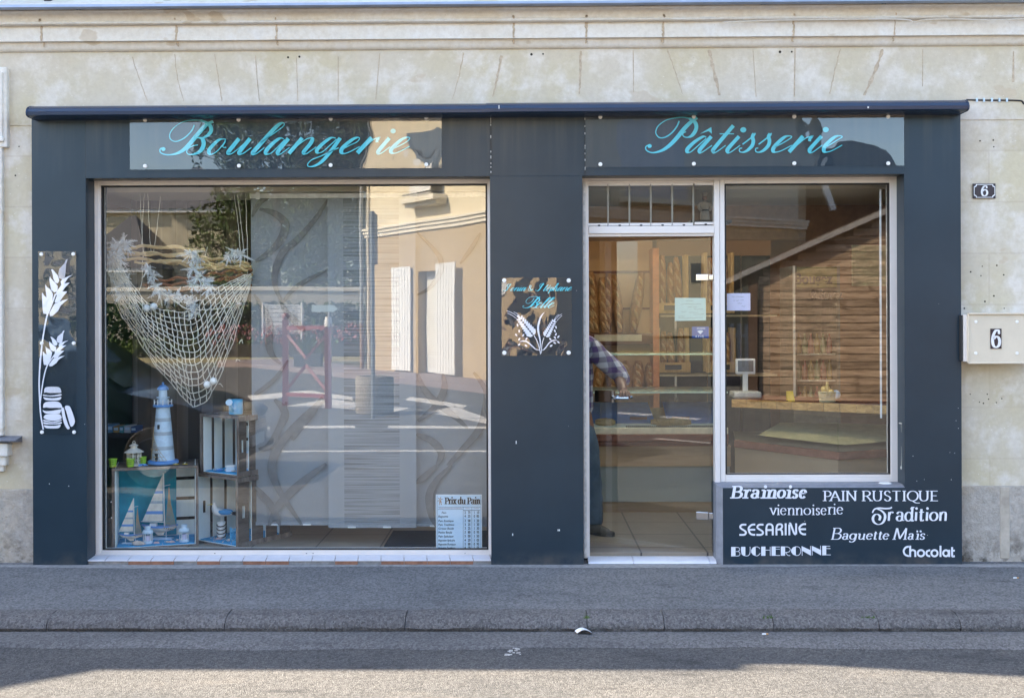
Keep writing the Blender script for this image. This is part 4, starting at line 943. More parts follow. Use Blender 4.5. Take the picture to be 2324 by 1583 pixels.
def e_(x, y=855): return [[(x+150,y),(x+80,y+8),(x+20,y+60),(x+14,y+110),(x+40,y+180),(x+90,y+210),(x+150,y+213)], [(x+20,y+108),(x+150,y+108)]]
sesar = [s_(255)] + e_(440) + [s_(612)] + [[(825,1080),(825,930),(845,865),(890,848),(940,868),(957,930),(957,1080)], [(830,970),(955,970)], [(1035,1080),(1035,930),(1058,865),(1105,848),(1145,862),(1150,910),(1115,950),(1045,965)], [(1105,958),(1145,985),(1155,1040),(1155,1080)], [(1227,830),(1227,1078)], [(1303,1078),(1303,850)], [(1305,840),(1330,845),(1400,1030),(1440,1062)], [(1445,1060),(1445,830)]] + e_(1500, 845)
lettering(lambda m: mono(m, zl_, sesar, 38))
def buch(m):
    T = lambda pts, o=0: [(P(*zl_(a, b), YV).x, P(*zl_(a, b), YV).z) for a, b in pts]
    n = [0]
    def poly(pts): n[0] += 1; m.prism(T(pts), YV-.0008-.00008*n[0], YV+.001)
    th = []
    poly([(90,1325),(180,1325),(180,1518),(90,1520)]); th += [[(180,1332),(240,1335),(268,1370),(240,1410),(185,1418)], [(240,1415),(272,1460),(250,1505),(180,1512)]]
    poly([(297,1322),(385,1322),(385,1512),(350,1510),(310,1480),(297,1420)]); th += [[(385,1512),(450,1500),(482,1440),(482,1320)]]
    poly([(600,1315),(600,1512),(545,1490),(508,1440),(508,1390),(545,1335)]); th += [[(600,1320),(650,1325),(690,1360)], [(600,1508),(650,1500),(698,1450)]]
    poly([(718,1318),(805,1318),(805,1508),(718,1508)]); th += [[(805,1388),(900,1388)], [(903,1318),(903,1508)]]
    poly([(935,1315),(1018,1315),(1018,1508),(935,1508)]); th += [[(1018,1322),(1105,1322)], [(1018,1368),(1105,1368)], [(1018,1500),(1110,1500)]]
    poly([(1128,1315),(1215,1315),(1215,1506),(1128,1506)]); th += [[(1215,1320),(1280,1325),(1322,1370),(1300,1420),(1215,1440)], [(1225,1440),(1270,1495),(1320,1502)]]
    poly([(1440,1312),(1440,1506),(1385,1485),(1342,1430),(1342,1385),(1385,1330)]); th += [[(1440,1316),(1500,1325),(1538,1380),(1538,1440),(1500,1490),(1440,1502)]]
    poly([(1562,1305),(1600,1325),(1755,1395),(1755,1505),(1562,1395)]); th += [[(1570,1320),(1570,1502)], [(1745,1302),(1745,1440)]]
    poly([(1775,1300),(1815,1320),(1968,1390),(1968,1500),(1775,1390)]); th += [[(1783,1310),(1783,1500)], [(1958,1298),(1958,1440)]]
    mono(m, zl_, th, 11)
    q = [((2960+a*.22375)/1.601, (1755+b*.22375)/1.601) for a, b in ((118,1010),(182,1010),(182,1162),(118,1164))]
    m.prism([(P(a, b, YV).x, P(a, b, YV).z) for a, b in q], YV-.0008, YV+.001)
    mono(m, zr_, [[(182,1016),(245,1016)], [(182,1055),(250,1055)], [(182,1157),(256,1157)]], 9)
lettering(buch)
choc = [[(1525,1022),(1470,1040),(1440,1095),(1465,1155),(1525,1178)], [(1545,1008),(1545,1190)], [(1545,1100),(1580,1078),(1622,1095),(1628,1130),(1628,1190)],
        [(1720+52*math.cos(R(t)), 1130+50*math.sin(R(t))) for t in range(0, 361, 24)], [(1870,1082),(1825,1095),(1808,1130),(1825,1168),(1870,1180)],
        [(1940+50*math.cos(R(t)), 1130+50*math.sin(R(t))) for t in range(0, 361, 24)], [(2037,1008),(2037,1190)], [(2125+45*math.cos(R(t)), 1130+48*math.sin(R(t))) for t in range(0, 361, 24)], [(2178,1075),(2178,1190)], [(2225,1030),(2225,1165),(2240,1180),(2268,1178)], [(2225,1088),(2268,1088)]]
lettering(lambda m: mono(m, zr_, choc, 30))
# ------------------------------------------------------------------ small things on the wall and the pavement
def rrect(x0, x1, z0, z1, r, inv=False, n=5):
    pts = []
    for cx, cz, a in ((x1, z1, 0), (x0, z1, 90), (x0, z0, 180), (x1, z0, 270)):
        sx, sz = (1 if cx == x1 else -1), (1 if cz == z1 else -1)
        for i in range(n+1):
            t = R(a+90*i/n)
            if inv: t2 = R(a+90-90*i/n+180); pts.append((cx+r*math.cos(t2), cz+r*math.sin(t2)))
            else: pts.append((cx-sx*r+r*math.cos(t), cz-sz*r+r*math.sin(t)))
    return pts
def six(m, cx, cz, w, h, y, tk, tn):
    T = lambda pts: [(cx+a*w, cz+b*h) for a, b in pts]
    pen(m, T([(.36, .40), (.20, .50), (-.08, .46), (-.34, .16), (-.40, -.16), (-.28, -.42), (.0, -.5), (.30, -.40), (.40, -.16), (.28, .06), (.0, .13), (-.26, .0)]), tk, tn, y)
    m.disc(cx+.33*w, cz+.34*h, tn*.9, y-.001, .001, 12)
YPn = YW-.012
x0, x1, z0, z1 = PX(2207.5, YPn, 433), PX(2259, YPn, 433), PZ(450.5, YPn, 2233), PZ(416.5, YPn, 2233)
pl = thing('house_number_plate', 'small dark enamel plate with white 6 and white border on the stone', 'number plate', ((x0+x1)/2, YPn, z0))
m = MB(); m.box(x0, x1, YPn, YW, z0, z1); obj('plate', m, M['enamel'], pl, smooth=False, bevel=.003)
m = MB(); n_ = 5; o = rrect(x0+.005, x1-.005, z0+.005, z1-.005, .014, True); i_ = rrect(x0+.009, x1-.009, z0+.009, z1-.009, .0155, True)
for k in range(len(o)):
    k2 = (k+1) % len(o); a, b, c, d = o[k], o[k2], i_[k2], i_[k]
    m.add([(p[0], YPn-.0012, p[1]) for p in (a, b, c, d)], [(0, 1, 2, 3)])
obj('border', m, M['enamel_white'], pl, smooth=False)
m = MB(); six(m, (x0+x1)/2, (z0+z1)/2, .044, .064, YPn-.001, .0125, .006); obj('numeral', m, M['enamel_white'], pl, smooth=False)

YB = -.06
x0, x1, z0, z1 = PX(2197, YB, 765), PX(2345, YB, 765), PZ(823, YB, 2250), PZ(713, YB, 2250)
lb = thing('letterbox', 'cream metal letterbox on the stone wall with a dark tile numbered 6', 'letterbox', ((x0+x1)/2, YW, z0))
m = MB(); m.box(x0, x1, YB, YB+.012, z0, z1); m.box(x0-.001, x1, YB-.012, YB+.02, z1-.002, z1+.010); m.box(x0-.004, x0+.004, YB-.006, YB+.03, z0, z1); m.box(x0, x1, YB-.006, YB+.02, z0-.006, z0+.003)
obj('front', m, M['box_cream'], lb, smooth=False, bevel=.003)
m = MB(); m.box(x0-.022, x1+.01, YB+.014, YW, z0+.008, z1-.002); m.mi = 1; m.box(x0-.036, x0-.022, YB+.03, YW, z0+.010, z1-.004); obj('body', m, [M['alu'], M['dark']], lb, smooth=False, bevel=.002)
for a, b in ((2213.6, 730), (2307, 730), (2213.6, 801.5), (2307, 801.5)):
    mm = MB(); p = P(a, b, YB); mm.add(*ring_screw(p.x, p.z, YB-.001, .010)); obj('screw', mm, M['steel_head'], lb, ang=30)
a0_, a1_, c0, c1 = PX(2246.5, YB, 768), PX(2271.5, YB, 768), PZ(791, YB, 2258), PZ(745.5, YB, 2258)
m = MB(); m.box(a0_, a1_, YB-.004, YB+.002, c0, c1); nt = obj('number_tile', m, M['enamel'], lb, smooth=False)
m = MB(); six(m, (a0_+a1_)/2, (c0+c1)/2, .056, .108, YB-.0045, .018, .009); obj('numeral', m, M['enamel_white'], nt, smooth=False)

# round white lid on the window ledge
p = P(2012, 1091, .05); m = MB(); zz = zL+.004
pz0 = PZ(1100, .04, 2012)
m.lathe((p.x, .085, zL-.01), [(.036, 0), (.042, .004), (.042, .024), (.036, .030), (.030, .028), (0, .028)], 20)
tag(obj('ashtray', m, M['white'], None), 'round white plastic dish standing on the blue window ledge', 'ashtray')
# ---- litter
def flotsam(name, label, cat, px, py, z, fn, mat, group=None):
    p = G(px, py, z); m = MB(); fn(m, p); o = obj(name, m, mat); tag(o, label, cat, group); return o
def butt(ang): 
    def f(m, p):
        d = Vector((math.cos(R(ang)), math.sin(R(ang)), 0))*.016; c = Vector((p.x, p.y, p.z+.004))
        m.tube([c-d, c+d*.2], .0042, 8); m.mi = 1; m.tube([c+d*.2, c+d], .0042, 8)
    return f
butts = [(2305, 1311.5, 5, 'cigarette end alone on the pavement below the letterbox wall', 0.0), (1718, 1426, 0, 'cigarette end lying beside the grey pebble in the gutter', ZR), (1736, 1439, 5, 'cigarette end on the gutter edge by the cracked kerb joint', ZR), (1978, 1425.5, 8, 'cigarette end in the gutter under the mossy kerb joint', ZR), (2045, 1426, 4, 'cigarette end beside a pale scrap in the gutter', ZR), (825, 1424, 6, 'cigarette end in the gutter near a pale stone', ZR)]
for a, b, an, lab, z in butts: flotsam('cigarette_end', lab, 'cigarette end', a, b, z, butt(an), [M['white'], simple('filter_tan', (0.45, 0.25, 0.10), .9)] if a == 2305 else [M['white'], bpy.data.materials['filter_tan']], 'cigarette ends on the ground')
def stone_(r, s=(1, .8, .7)):
    def f(m, p): m.ball((p.x, p.y, p.z+r*s[2]*.9), r, 8, s); m.v = [tuple(Vector(v)+Vector((random.uniform(-1, 1), random.uniform(-1, 1), random.uniform(-1, 1)))*r*.14) for v in m.v]
    return f
flotsam('pebble', 'grey pebble resting against the kerb foot near a cracked joint', 'pebble', 1711, 1425, ZR, stone_(.026, (.8, .7, 1)), simple('pebble_grey', (.30, .26, .23), .9))
flotsam('pebble', 'small pale stone against the kerb below the big window', 'pebble', 929, 1425, ZR, stone_(.018), simple('pebble_pale', (.55, .52, .46), .9))
flotsam('litter_scrap', 'tiny pale crumpled scrap in the gutter beside a cigarette end', 'litter', 2033, 1424, ZR, stone_(.014, (1, .7, .8)), M['shell'])
def paperf(m, p):
    n = 8; vs = []
    for i in range(n+1):
        u = i/n; z = .004+.020*math.sin(u*math.pi)*(1-.3*u)
        for y in (0, -.045): vs.append((p.x-.045+.082*u+.012*(y < 0), p.y+y+.02, p.z+z))
    m.add(vs, [(2*i, 2*i+1, 2*i+3, 2*i+2) for i in range(n)])
    m.mi = 1; m.add([(x, y, z-.0015) for x, y, z in vs], [(2*i, 2*i+2, 2*i+3, 2*i+1) for i in range(n)])
flotsam('paper_scrap', 'folded white paper wrapper with brown underside in the gutter', 'litter', 1323, 1434, ZR, paperf, [M['white'], M['tan_ink']])
def leaf(m, p):
    m.add([(p.x-.02, p.y, p.z+.005), (p.x, p.y-.012, p.z+.012), (p.x+.022, p.y, p.z+.006), (p.x, p.y+.012, p.z+.004)], [(0, 1, 2, 3)])
for a, b, lab in ((1336, 1437, 'curled dry leaf touching the paper wrapper in the gutter'), (1371, 1424, 'dry brown leaf against the kerb beside the paper wrapper'), (2172, 1423, 'tan dry leaf at the kerb foot below the letterbox')):
    flotsam('dry_leaf', lab, 'leaf', a, b, ZR, leaf, M['tan_ink'], 'dry leaves along the gutter')
m = MB()
for px in (1330, 1985, 1750):
    for _ in range(26):
        p = G(px+random.gauss(0, 5), random.uniform(1388, 1424), -.01); h = random.uniform(.006, .02); a = random.uniform(0, 6.3)
        b = Vector((p.x, max(p.y, -1.19), -.012+.0)); m.add([b+Vector((-.003, 0, 0)), b+Vector((.003, 0, 0)), b+Vector((.008*math.cos(a), .008*math.sin(a), h))], [(0, 1, 2)])
tag(obj('weeds', m, simple('weed_green', (.07, .12, .03), .9)), 'tiny green weeds growing in the kerb joints', 'weeds', kind='stuff')

# ---- notices behind the glass
def sheet(name, label, mp_pts, mat, lines, y, th=.002):
    x = [p[0] for p in mp_pts]; z = [p[1] for p in mp_pts]
    o = thing(name, label, 'notice', (sum(x)/4, y, min(z)))
    m = MB(); m.prism(mp_pts, y, y+th); obj('sheet', m, mat, o, smooth=False)
    m = MB()
    for (u0, u1, v, w_) in lines:
        A, B, C, D = [Vector((*p, 0)) for p in mp_pts]     # bl, br, tr, tl
        def at(u, v): return A.lerp(B, u).lerp(D.lerp(C, u), 1-v)
        n = max(3, int((u1-u0)*26)); pts = []
        for i in range(n+1): q = at(u0+(u1-u0)*i/n, v+random.uniform(-.022, .022)); pts.append((q.x, q.y))
        m.ribbon(pts, [w_]*(n+1), y-.0012, .001)
    obj('handwriting', m, M['grey_ink'], o, smooth=False)
    return o
def dq(pts, y): return [(P(a, b, y).x, P(a, b, y).z) for a, b in pts]
y = YG+.012
sheet('notice', 'lavender handwritten paper taped inside the pane beside the door', dq([(1649, 704.5), (1702.5, 704.5), (1702, 665), (1649, 665.5)], y), M['paper'],
      [(.2,.33,.2,.0018),(.38,.72,.2,.0018),(.28,.34,.42,.0018),(.4,.52,.42,.0018),(.58,.72,.42,.0018),(.45,.64,.58,.0018),(.62,.78,.75,.0015)], y)
def dw_(pts, off): 
    out = []
    for a, b in pts: u, v = dloc(a, b); out.append((u, v))
    return out
def door_sheet(name, label, cat, pts, mat, off, extra=None):
    q = dw_(pts, off); m = MB(); b0_ = len(m.v); m.prism(q, off, off+.002); m.v = [tuple(MD @ Vector(v)) for v in m.v]
    c = MD @ Vector((sum(p[0] for p in q)/4, off, min(p[1] for p in q)))
    o = thing(name, label, cat, c); obj('sheet', m, mat, o, smooth=False)
    if extra:
        m = MB(); extra(m, q); m.v = [tuple(MD @ Vector(v)) for v in m.v]; obj('writing', m, extra.mat, o, smooth=False)
    return o
def wr(m, q):
    A, B, C, D = [Vector((*p, 0)) for p in q]
    at = lambda u, v: A.lerp(B, u).lerp(D.lerp(C, u), 1-v)
    for (u0, u1, v) in ((.36,.60,.12),(.2,.85,.27),(.42,.55,.40),(.6,.72,.40),(.62,.92,.50),(.2,.38,.60),(.45,.75,.64),(.6,.95,.72),(.1,.32,.80),(.12,.9,.88)):
        n = 8; pts = []
        for i in range(n+1): p = at(u0+(u1-u0)*i/n, v+random.uniform(-.014, .014)); pts.append((p.x, p.y))
        m.ribbon(pts, [.0016]*(n+1), .0112, .001)
wr.mat = M['grey_ink']
door_sheet('notice', 'pale green paper in a clear sleeve with faint writing on the door glass', 'notice', [(1530, 728), (1601, 727), (1600, 676), (1530, 675.5)], M['paper_green'], .013, wr)
def bl(m, q):
    A, B, C, D = [Vector((*p, 0)) for p in q]; at = lambda u, v: (lambda p: (p.x, p.y))(A.lerp(B, u).lerp(D.lerp(C, u), 1-v))
    m.prism([at(.32, .40), at(.42, .33), at(.58, .33), at(.68, .40), at(.50, .66)], .0118, .0128)
    for i, (u, ch) in enumerate(((.26, 'A'), (.42, 'r'), (.54, 'i'), (.66, 's'))):
        g = (UC if ch == 'A' else LC)[ch]
        for st in g: pen(m, [at(u-.05+.10*a, .94-.17*b) for a, b in st], .003, .0016, .0116)
    for v in (.10, .20):
        for u in np.arange(.30, .78, .05): m.ribbon([at(u, v), at(u+.035, v)], [.003]*2, .0112, .001)
bl.mat = M['white_vinyl']
door_sheet('sticker', 'blue sticker with a pale diamond emblem low on the door glass', 'sticker', [(1569, 767), (1607, 767), (1607, 741), (1569, 741)], simple('sticker_blue', (.012, .06, .30), .4), .013, bl)

# ---- price board leaning inside the big window
YPB = YG+.016
def text_mesh(txt, size, x, z, y, mat_i, m, bold=0.0, align='LEFT', sx=1.0, shear=0.0):
    cu = bpy.data.curves.new('t', 'FONT'); cu.body = txt; cu.size = size; cu.align_x = align; cu.offset = bold; cu.shear = shear
    o = bpy.data.objects.new('t', cu); COL.objects.link(o)
    me = bpy.data.meshes.new_from_object(o); off = len(m.v)
    b = len(m.v); m.v += [(x+v.co.x*sx, y, z+v.co.y) for v in me.vertices]
    for f in me.polygons: m.f.append(tuple(b+i for i in f.vertices)); m.m.append(mat_i)
    bpy.data.objects.remove(o); bpy.data.meshes.remove(me); bpy.data.curves.remove(cu)
zz = lambda a, b: ((1560+a*220/1514)/1.601, (1780+b*220/1514)/1.601)
T = lambda a, b, y=YPB: (lambda p: (p.x, p.z))(P(*zz(a, b), y))
pb = thing('price_board', 'white and blue bread price list headed in bold black, standing inside the big window', 'price board', (T(735, 1480)[0], YPB, T(735, 1480)[1]))
m = MB(); bx0, bz0 = T(163, 1482); bx1, bz1 = T(1308, 105); m.box(bx0, bx1, YPB, YPB+.006, bz0, bz1); obj('board', m, M['price_paper'], pb, smooth=False)
m = MB(); frame_rect(m, bx0, bx1, bz0, bz1, .0035, .0035, .0035, .001, YPB-.002, YPB); obj('rim', m, M['white'], pb, smooth=False)
m = MB(); f = 220/1514/1.601/340
for a, b, c, d in ((210, 415, 1270, 415), (210, 472, 840, 472)): m.ribbon([T(a, b), T(c, d)], [.0018]*2, YPB-.0008)
for a in (842, 1056): m.ribbon([T(a, 415), T(a, 1478)], [.0016]*2, YPB-.0009)
m.ribbon([T(193, 135), T(193, 1478)], [.0014]*2, YPB-.0008); m.ribbon([T(1284, 135), T(1284, 1478)], [.0014]*2, YPB-.0008)
for a, c in ((845, 1050), (1062, 1262)): m.ribbon([T(a, 497), T(c, 497)], [.0030]*2, YPB-.001)
obj('ruling', m, M['ink'], pb, smooth=False)
m = MB(); zpb = lambda a, b: zz(a, b)
YVs = YV
word(m, [('P',385,480),('r',482,545),('i',545,585),('x',592,665),('d',715,800),('u',805,900),('P',945,1040),('a',1045,1130),('i',1130,1175),('n',1180,1260)], zpb, 336, 112, 155, 33, 11, YPB-.0012)
obj('heading', m, M['ink'], pb, smooth=False)
m = MB()
rows = [('2','75','1','10',580), ('4','25','0','85',672), ('3','00','1','20',785), ('3','25','1','30',880), ('3','25','1','30',975), ('3','80','0','95',1072), ('5','00','1','50',1170), ('4','20','1','05',1270), ('3','80','0','95',1368), ('4','20','1','05',1458)]
for a, b, c, d, yb in rows:
    for u, tx in ((875, a), (960, b), (1105, c), (1178, d)): x_, z_ = T(u, yb); text_mesh(tx, 88*f, x_, z_, YPB-.0012, 0, m, .0006, sx=.72)
names = ['Pain', 'Baguette', 'Pain Rustique', 'Pain Tradition', 'Grosse Boule', 'Petite Boule', 'Pain Spéciaux', 'Baguette Spéciale', 'Baguette Rustique', 'Baguette Tradition']
for nme, (_, _, _, _, yb) in zip(names, rows):
    x_, z_ = T(300 if nme == 'Pain' else 215, yb); text_mesh(nme, 74*f, x_, z_, YPB-.0012, 0, m, .0002, sx=min(.95, 600/(len(nme)*44)), shear=.2)
obj('price_list', m, M['ink'], pb, smooth=False)
m = MB(); 
for a, b, c, d in ((235, 447, 815, 447), (900, 450, 1005, 450), (1105, 450, 1235, 450)):
    n = 22; p, q = T(a, b), T(c, d)
    m.ribbon([(p[0]+(q[0]-p[0])*i/n, p[1]+random.uniform(-1, 1)*.0012) for i in range(n+1)], [.0014]*(n+1), YPB-.0012)
obj('column_title', m, M['red_ink'], pb, smooth=False)
m = MB(); c = T(265, 240)
for an in (20, 75, 130, 200, 255, 300): m.ribbon([c, (c[0]+.017*math.cos(R(an)), c[1]+.019*math.sin(R(an)))], [.0015, .006], YPB-.0010-.0001*an/90)
m.ribbon([T(240, 365), T(262, 250), T(300, 360)], [.005, .004, .005], YPB-.0018)
obj('windmill_picture', m, M['tan_ink'], pb, smooth=False)
# ------------------------------------------------------------------ inside the display window
ZF = 0.04                                                 # shop floor
IX0, IX1, IY1 = -3.6, 4.2, 4.3
m = MB(); m.box(IX0, IX1, .18, IY1, -.12, ZF); struct('shop_floor', m, M['floor_tile'], smooth=False)
ochre = simple('ochre_wall', (0.26, 0.155, 0.085), .85, var=.1, scale=2)
m = MB(); m.box(IX0, IX1, IY1, IY1+.1, ZF, 2.94); m.box(IX0-.1, IX0, FB, IY1, ZF, 2.94); m.box(IX1, IX1+.1, FB, IY1, ZF, 2.94)
m.box(IX0, xL+.02, .455, .5, ZF, 2.94); m.box(xR, IX1, .455, .5, ZF, 2.94)
struct('shop_wall', m, ochre, smooth=False)
m = MB(); m.box(IX0, IX1, .36, IY1, 2.62, 2.70); m.box(W0, D1, FB, .9, PZ(432, FB), 2.62)
struct('shop_ceiling', m, simple('shop_ceiling', (.50, .44, .34), .8, var=.06, scale=2), smooth=False)
# partition closing off the window stage: tall taupe striped drape
def striped():
    t = NT('striped_drape'); x = t.xyz()[0]; w_ = t.math('FRACT', t.math('MULTIPLY', x, 5.2)); c = t.mix(t.math('GREATER_THAN', w_, .5), (.115, .10, .088), (.19, .17, .15)); t.col(c); t.set(.9, 0, .1); return t.m
def drape(x0, x1, y, z0, z1, amp, wl, nx=90, nz=4, ph=0):
    m = MB(); vs = []
    for j in range(nz+1):
        z = z0+(z1-z0)*j/nz
        for i in range(nx+1):
            x = x0+(x1-x0)*i/nx; vs.append((x, y+amp*math.sin(2*math.pi*x/wl+ph)+amp*.4*math.sin(2*math.pi*x/wl*.37+z), z))
    m.add(vs, [(j*(nx+1)+i, j*(nx+1)+i+1, (j+1)*(nx+1)+i+1, (j+1)*(nx+1)+i) for j in range(nz) for i in range(nx)]); return m
YD = 1.25
m = drape(PX(300, YD), PX(640, YD), YD, ZF+.01, 2.55, .018, .19)
o = obj('curtain', m, striped()); tag(o, 'taupe striped curtain hanging behind the nautical window display', 'curtain'); sd = o.modifiers.new('solid', 'SOLIDIFY'); sd.thickness = .004
# green cabinet with a shelf of small boxes at the far left of the display
gm = simple('dark_green_panel', (.030, .075, .050), .6, var=.2, scale=2)
cabx0, cabx1 = IX0+.02, PX(303, 1.1)
cb = thing('display_cabinet', 'dark green cabinet with a shelf behind the lighthouse display', 'cabinet', ((cabx0+cabx1)/2, 1.3, ZF))
m = MB(); m.box(cabx0, cabx1, 1.42, 1.5, ZF, 2.4); m.box(cabx0, cabx0+.03, 1.0, 1.42, ZF, 2.4); obj('carcass', m, gm, cb, smooth=False)
m = MB(); zsh = PZ(975, 1.2); m.box(cabx0+.03, cabx1, 1.02, 1.42, zsh-.03, zsh); obj('shelf', m, M['dark'], cb, smooth=False)
cols = [(.35, .45, .6), (.12, .25, .42), (.45, .28, .10), (.10, .30, .33), (.5, .52, .55), (.07, .13, .3)]
bx = PX(238, 1.15)
for k in range(6):
    wd = random.uniform(.03, .055); h = random.uniform(.03, .06); m = MB(); m.box(bx, bx+wd, 1.06, 1.20, zsh+.001, zsh+h)
    m.mi = 1; m.box(bx+.004, bx+wd-.004, 1.058, 1.06, zsh+h*.4, zsh+h*.8)
    o = obj('small_box', m, [simple('card_%d' % k, cols[k], .6), M['price_paper']], None, smooth=False, bevel=.002); tag(o, ('pale blue', 'dark blue', 'ochre brown', 'teal', 'light grey', 'navy')[k]+' small carton on the green cabinet shelf', 'carton', 'cartons on the cabinet shelf'); bx += wd+.006

# ---- sliding panel curtains on a white track
def voile(name, stripes):
    t = NT(name); t.n.remove(t.b)
    d = t.n.new('ShaderNodeBsdfDiffuse'); tl = t.n.new('ShaderNodeBsdfTranslucent'); tr = t.n.new('ShaderNodeBsdfTransparent')
    if stripes:
        n = t.noise(1.0, 3, .6, t.mapping((1.2, 1, 90))); x = t.xyz()[0]
        edge = t.math('MULTIPLY', t.math('GREATER_THAN', x, STX0), t.math('LESS_THAN', x, STX1))
        f = t.math('MULTIPLY', t.ramp(n, [(.42, 0.0), (.68, .62)]), edge)
        c = t.mix(f, (.37, .40, .43), (.07, .07, .072))
    else: c = t.ramp(t.noise(300, 2), [(.3, (.30, .325, .345)), (.7, (.36, .385, .41))])
    t.link(c, d.inputs[0]); t.link(c, tl.inputs[0])
    a = t.n.new('ShaderNodeMixShader'); a.inputs[0].default_value = .25; t.link(d.outputs[0], a.inputs[1]); t.link(tl.outputs[0], a.inputs[2])
    b = t.n.new('ShaderNodeMixShader'); b.inputs[0].default_value = .09; t.link(a.outputs[0], b.inputs[1]); t.link(tr.outputs[0], b.inputs[2]); t.link(b.outputs[0], t.out.inputs[0]); return t.m
YC = .46
STX0, STX1 = -10.0, PX(918, YC-.03)-PX(846, YC-.03)
STX0 = PX(782, YC-.03)-PX(846, YC-.03); STX1 = PX(908, YC-.03)-PX(846, YC-.03)
vo, vs_ = voile('grey_voile', False), voile('threaded_voile', True)
swirl = simple('dark_swirl', (.155, .155, .155), .9, bump=0)
def swirl_strokes(m, lst, y):
    for k, (pts, w_) in enumerate(lst):
        c = catmull([(P(a, b, y).x, P(a, b, y).z, 0) for a, b in pts], 8); N = len(c)
        m.ribbon([(p.x, p.y) for p in c], [w_*.78*(.18+.82*math.sin(math.pi*(.05+.90*i/(N-1))))/340 for i in range(N)], y-.0010-.0003*k, .0006)
zz5 = lambda a, b: ((900+a*900/2324)/1.601, (660+b*900/2324)/1.601); zz6 = lambda a, b: ((900+a*900/2324)/1.601, (1040+b*900/2324)/1.601); zz7 = lambda a, b: ((0+a*.5338)/1.601, (845+b*.5338)/1.601)
def pc(name, label, px0, px1, py1, y, mat, sw, n=14):
    x0, x1, z1_, z0_ = PX(px0, y, 800), PX(px1, y, 800), PZ(446, y, 757), PZ(py1, y, 757)
    t = thing('panel_curtain', label, 'panel curtain', ((x0+x1)/2, y, z0_), 'grey sliding panel curtains in the display window')
    m = MB(); vs = []
    for j in range(9):
        for i in range(n+1):
            u, v = i/n, j/8; vs.append((x0+(x1-x0)*u, y+.004*math.sin(u*7+v*3)*(1-v), z0_+.02+(z1_-z0_-.02)*v))
    m.add(vs, [(j*(n+1)+i, j*(n+1)+i+1, (j+1)*(n+1)+i+1, (j+1)*(n+1)+i) for j in range(8) for i in range(n)])
    if sw: m.mi = 1; swirl_strokes(m, sw, y-.006)
    obj('fabric', m, [mat, swirl], t)
    m = MB(); m.box(x0, x1, y-.004, y+.004, z0_, z0_+.024); obj('weight_bar', m, simple('hem_'+str(px0), (.26, .28, .30), .6), t, smooth=False)
    for fx in (.22, .62):
        m = MB(); m.box(x0+(x1-x0)*fx, x0+(x1-x0)*fx+.055, y-.006, y+.006, z0_-.001, z0_+.009); obj('hem_clip', m, M['white'], t, smooth=False)
    m = MB(); zt_ = PZ(452, y, 757); m.box(x0-.006, x1+.012, y-.012, y+.008, zt_+.008, zt_+.040); obj('head_rail', m, M['curtain_rail'], t, smooth=False, bevel=.002)
    return t
sw1 = [([zz5(40,330),zz5(110,200),zz5(200,150)], 16), ([zz5(110,258),zz5(230,290),zz5(330,360),zz5(350,440),zz5(300,560),zz5(190,670),zz5(70,750)], 26), ([zz5(750,170),zz5(640,340),zz5(480,530),zz5(340,650),zz5(275,780),zz5(250,900),zz5(270,1020),zz5(330,1140)], 22),
       ([zz5(752,820),zz5(620,890),zz5(480,970),zz5(380,1060),zz5(330,1130)], 14), ([zz6(60,75),zz6(180,270),zz6(205,400),zz6(200,560),zz6(240,660),zz6(310,720)], 22), ([zz6(310,150),zz6(370,250),zz6(490,370),zz6(520,420)], 20),
       ([zz6(380,690),zz6(250,870),zz6(100,990),zz6(60,1010)], 14), ([zz6(250,1060),zz6(330,1140),zz6(350,1230),zz6(300,1340)], 24), ([zz6(700,1040),zz6(600,1180),zz6(480,1330),zz6(420,1440)], 24),
       ([zz7(1950,1150),zz7(1900,1330),zz7(1830,1450),zz7(1760,1470)], 22), ([zz7(2200,1130),zz7(2050,1270),zz7(1900,1450),zz7(1850,1600),zz7(1900,1750),zz7(2050,1980)], 26), ([zz7(2220,1570),zz7(2050,1700),zz7(1900,1850),zz7(1830,1990)], 26), ([zz7(1740,1725),zz7(1850,1860),zz7(1905,1990)], 22)]
pc('panel_curtain', 'grey voile panel with dark swirls beside the fishing net', 570.5, 757, 1190.5, YC, vo, sw1)
pc('panel_curtain', 'grey voile panel with fine horizontal threads, middle of the three', 744, 943.5, 1196.5, YC-.03, vs_, None)
ss = lambda a, b: ((1240+a*.5338)/1.601, (845+b*.5338)/1.601); ss2 = lambda a, b: ((1240+a*.5338)/1.601, (1690+b*.5338)/1.601)
sw3 = [([zz5(1590,480),zz5(1750,640),zz5(1810,740),zz5(1800,860),zz5(1700,1000),zz5(1590,1060)], 16), ([zz5(2180,480),zz5(2100,620),zz5(1990,770)], 14), ([ss(520,960),ss(560,1060),ss(640,1150),ss(760,1240),ss(860,1330)], 22),
       ([ss(690,960),ss(700,1060),ss(640,1180),ss(520,1280)], 22), ([ss(900,950),ss(985,1080),ss(975,1230),ss(930,1350),ss(800,1500),ss(720,1583)], 24), ([ss(510,1370),ss(620,1420),ss(680,1500),ss(650,1583)], 24),
       ([ss2(750,-5),ss2(650,100),ss2(600,200),ss2(610,330),ss2(650,420)], 24), ([ss2(650,-5),ss2(560,80),ss2(505,120)], 20)]
pc('panel_curtain', 'grey voile panel with dark swirls behind the bread price list', 930, 1130, 1194, YC, vo, sw3)
tk = thing('curtain_track', 'white multi lane ceiling track carrying the three voile panels', 'curtain track', (PX(840, YC), YC, PZ(432, YC)))
m = MB(); zt_ = PZ(433, YC, 840); m.box(PX(572, YC), W1+.1, YC-.05, YC+.02, zt_, zt_+.02); obj('track', m, M['curtain_rail'], tk, smooth=False, bevel=.002)
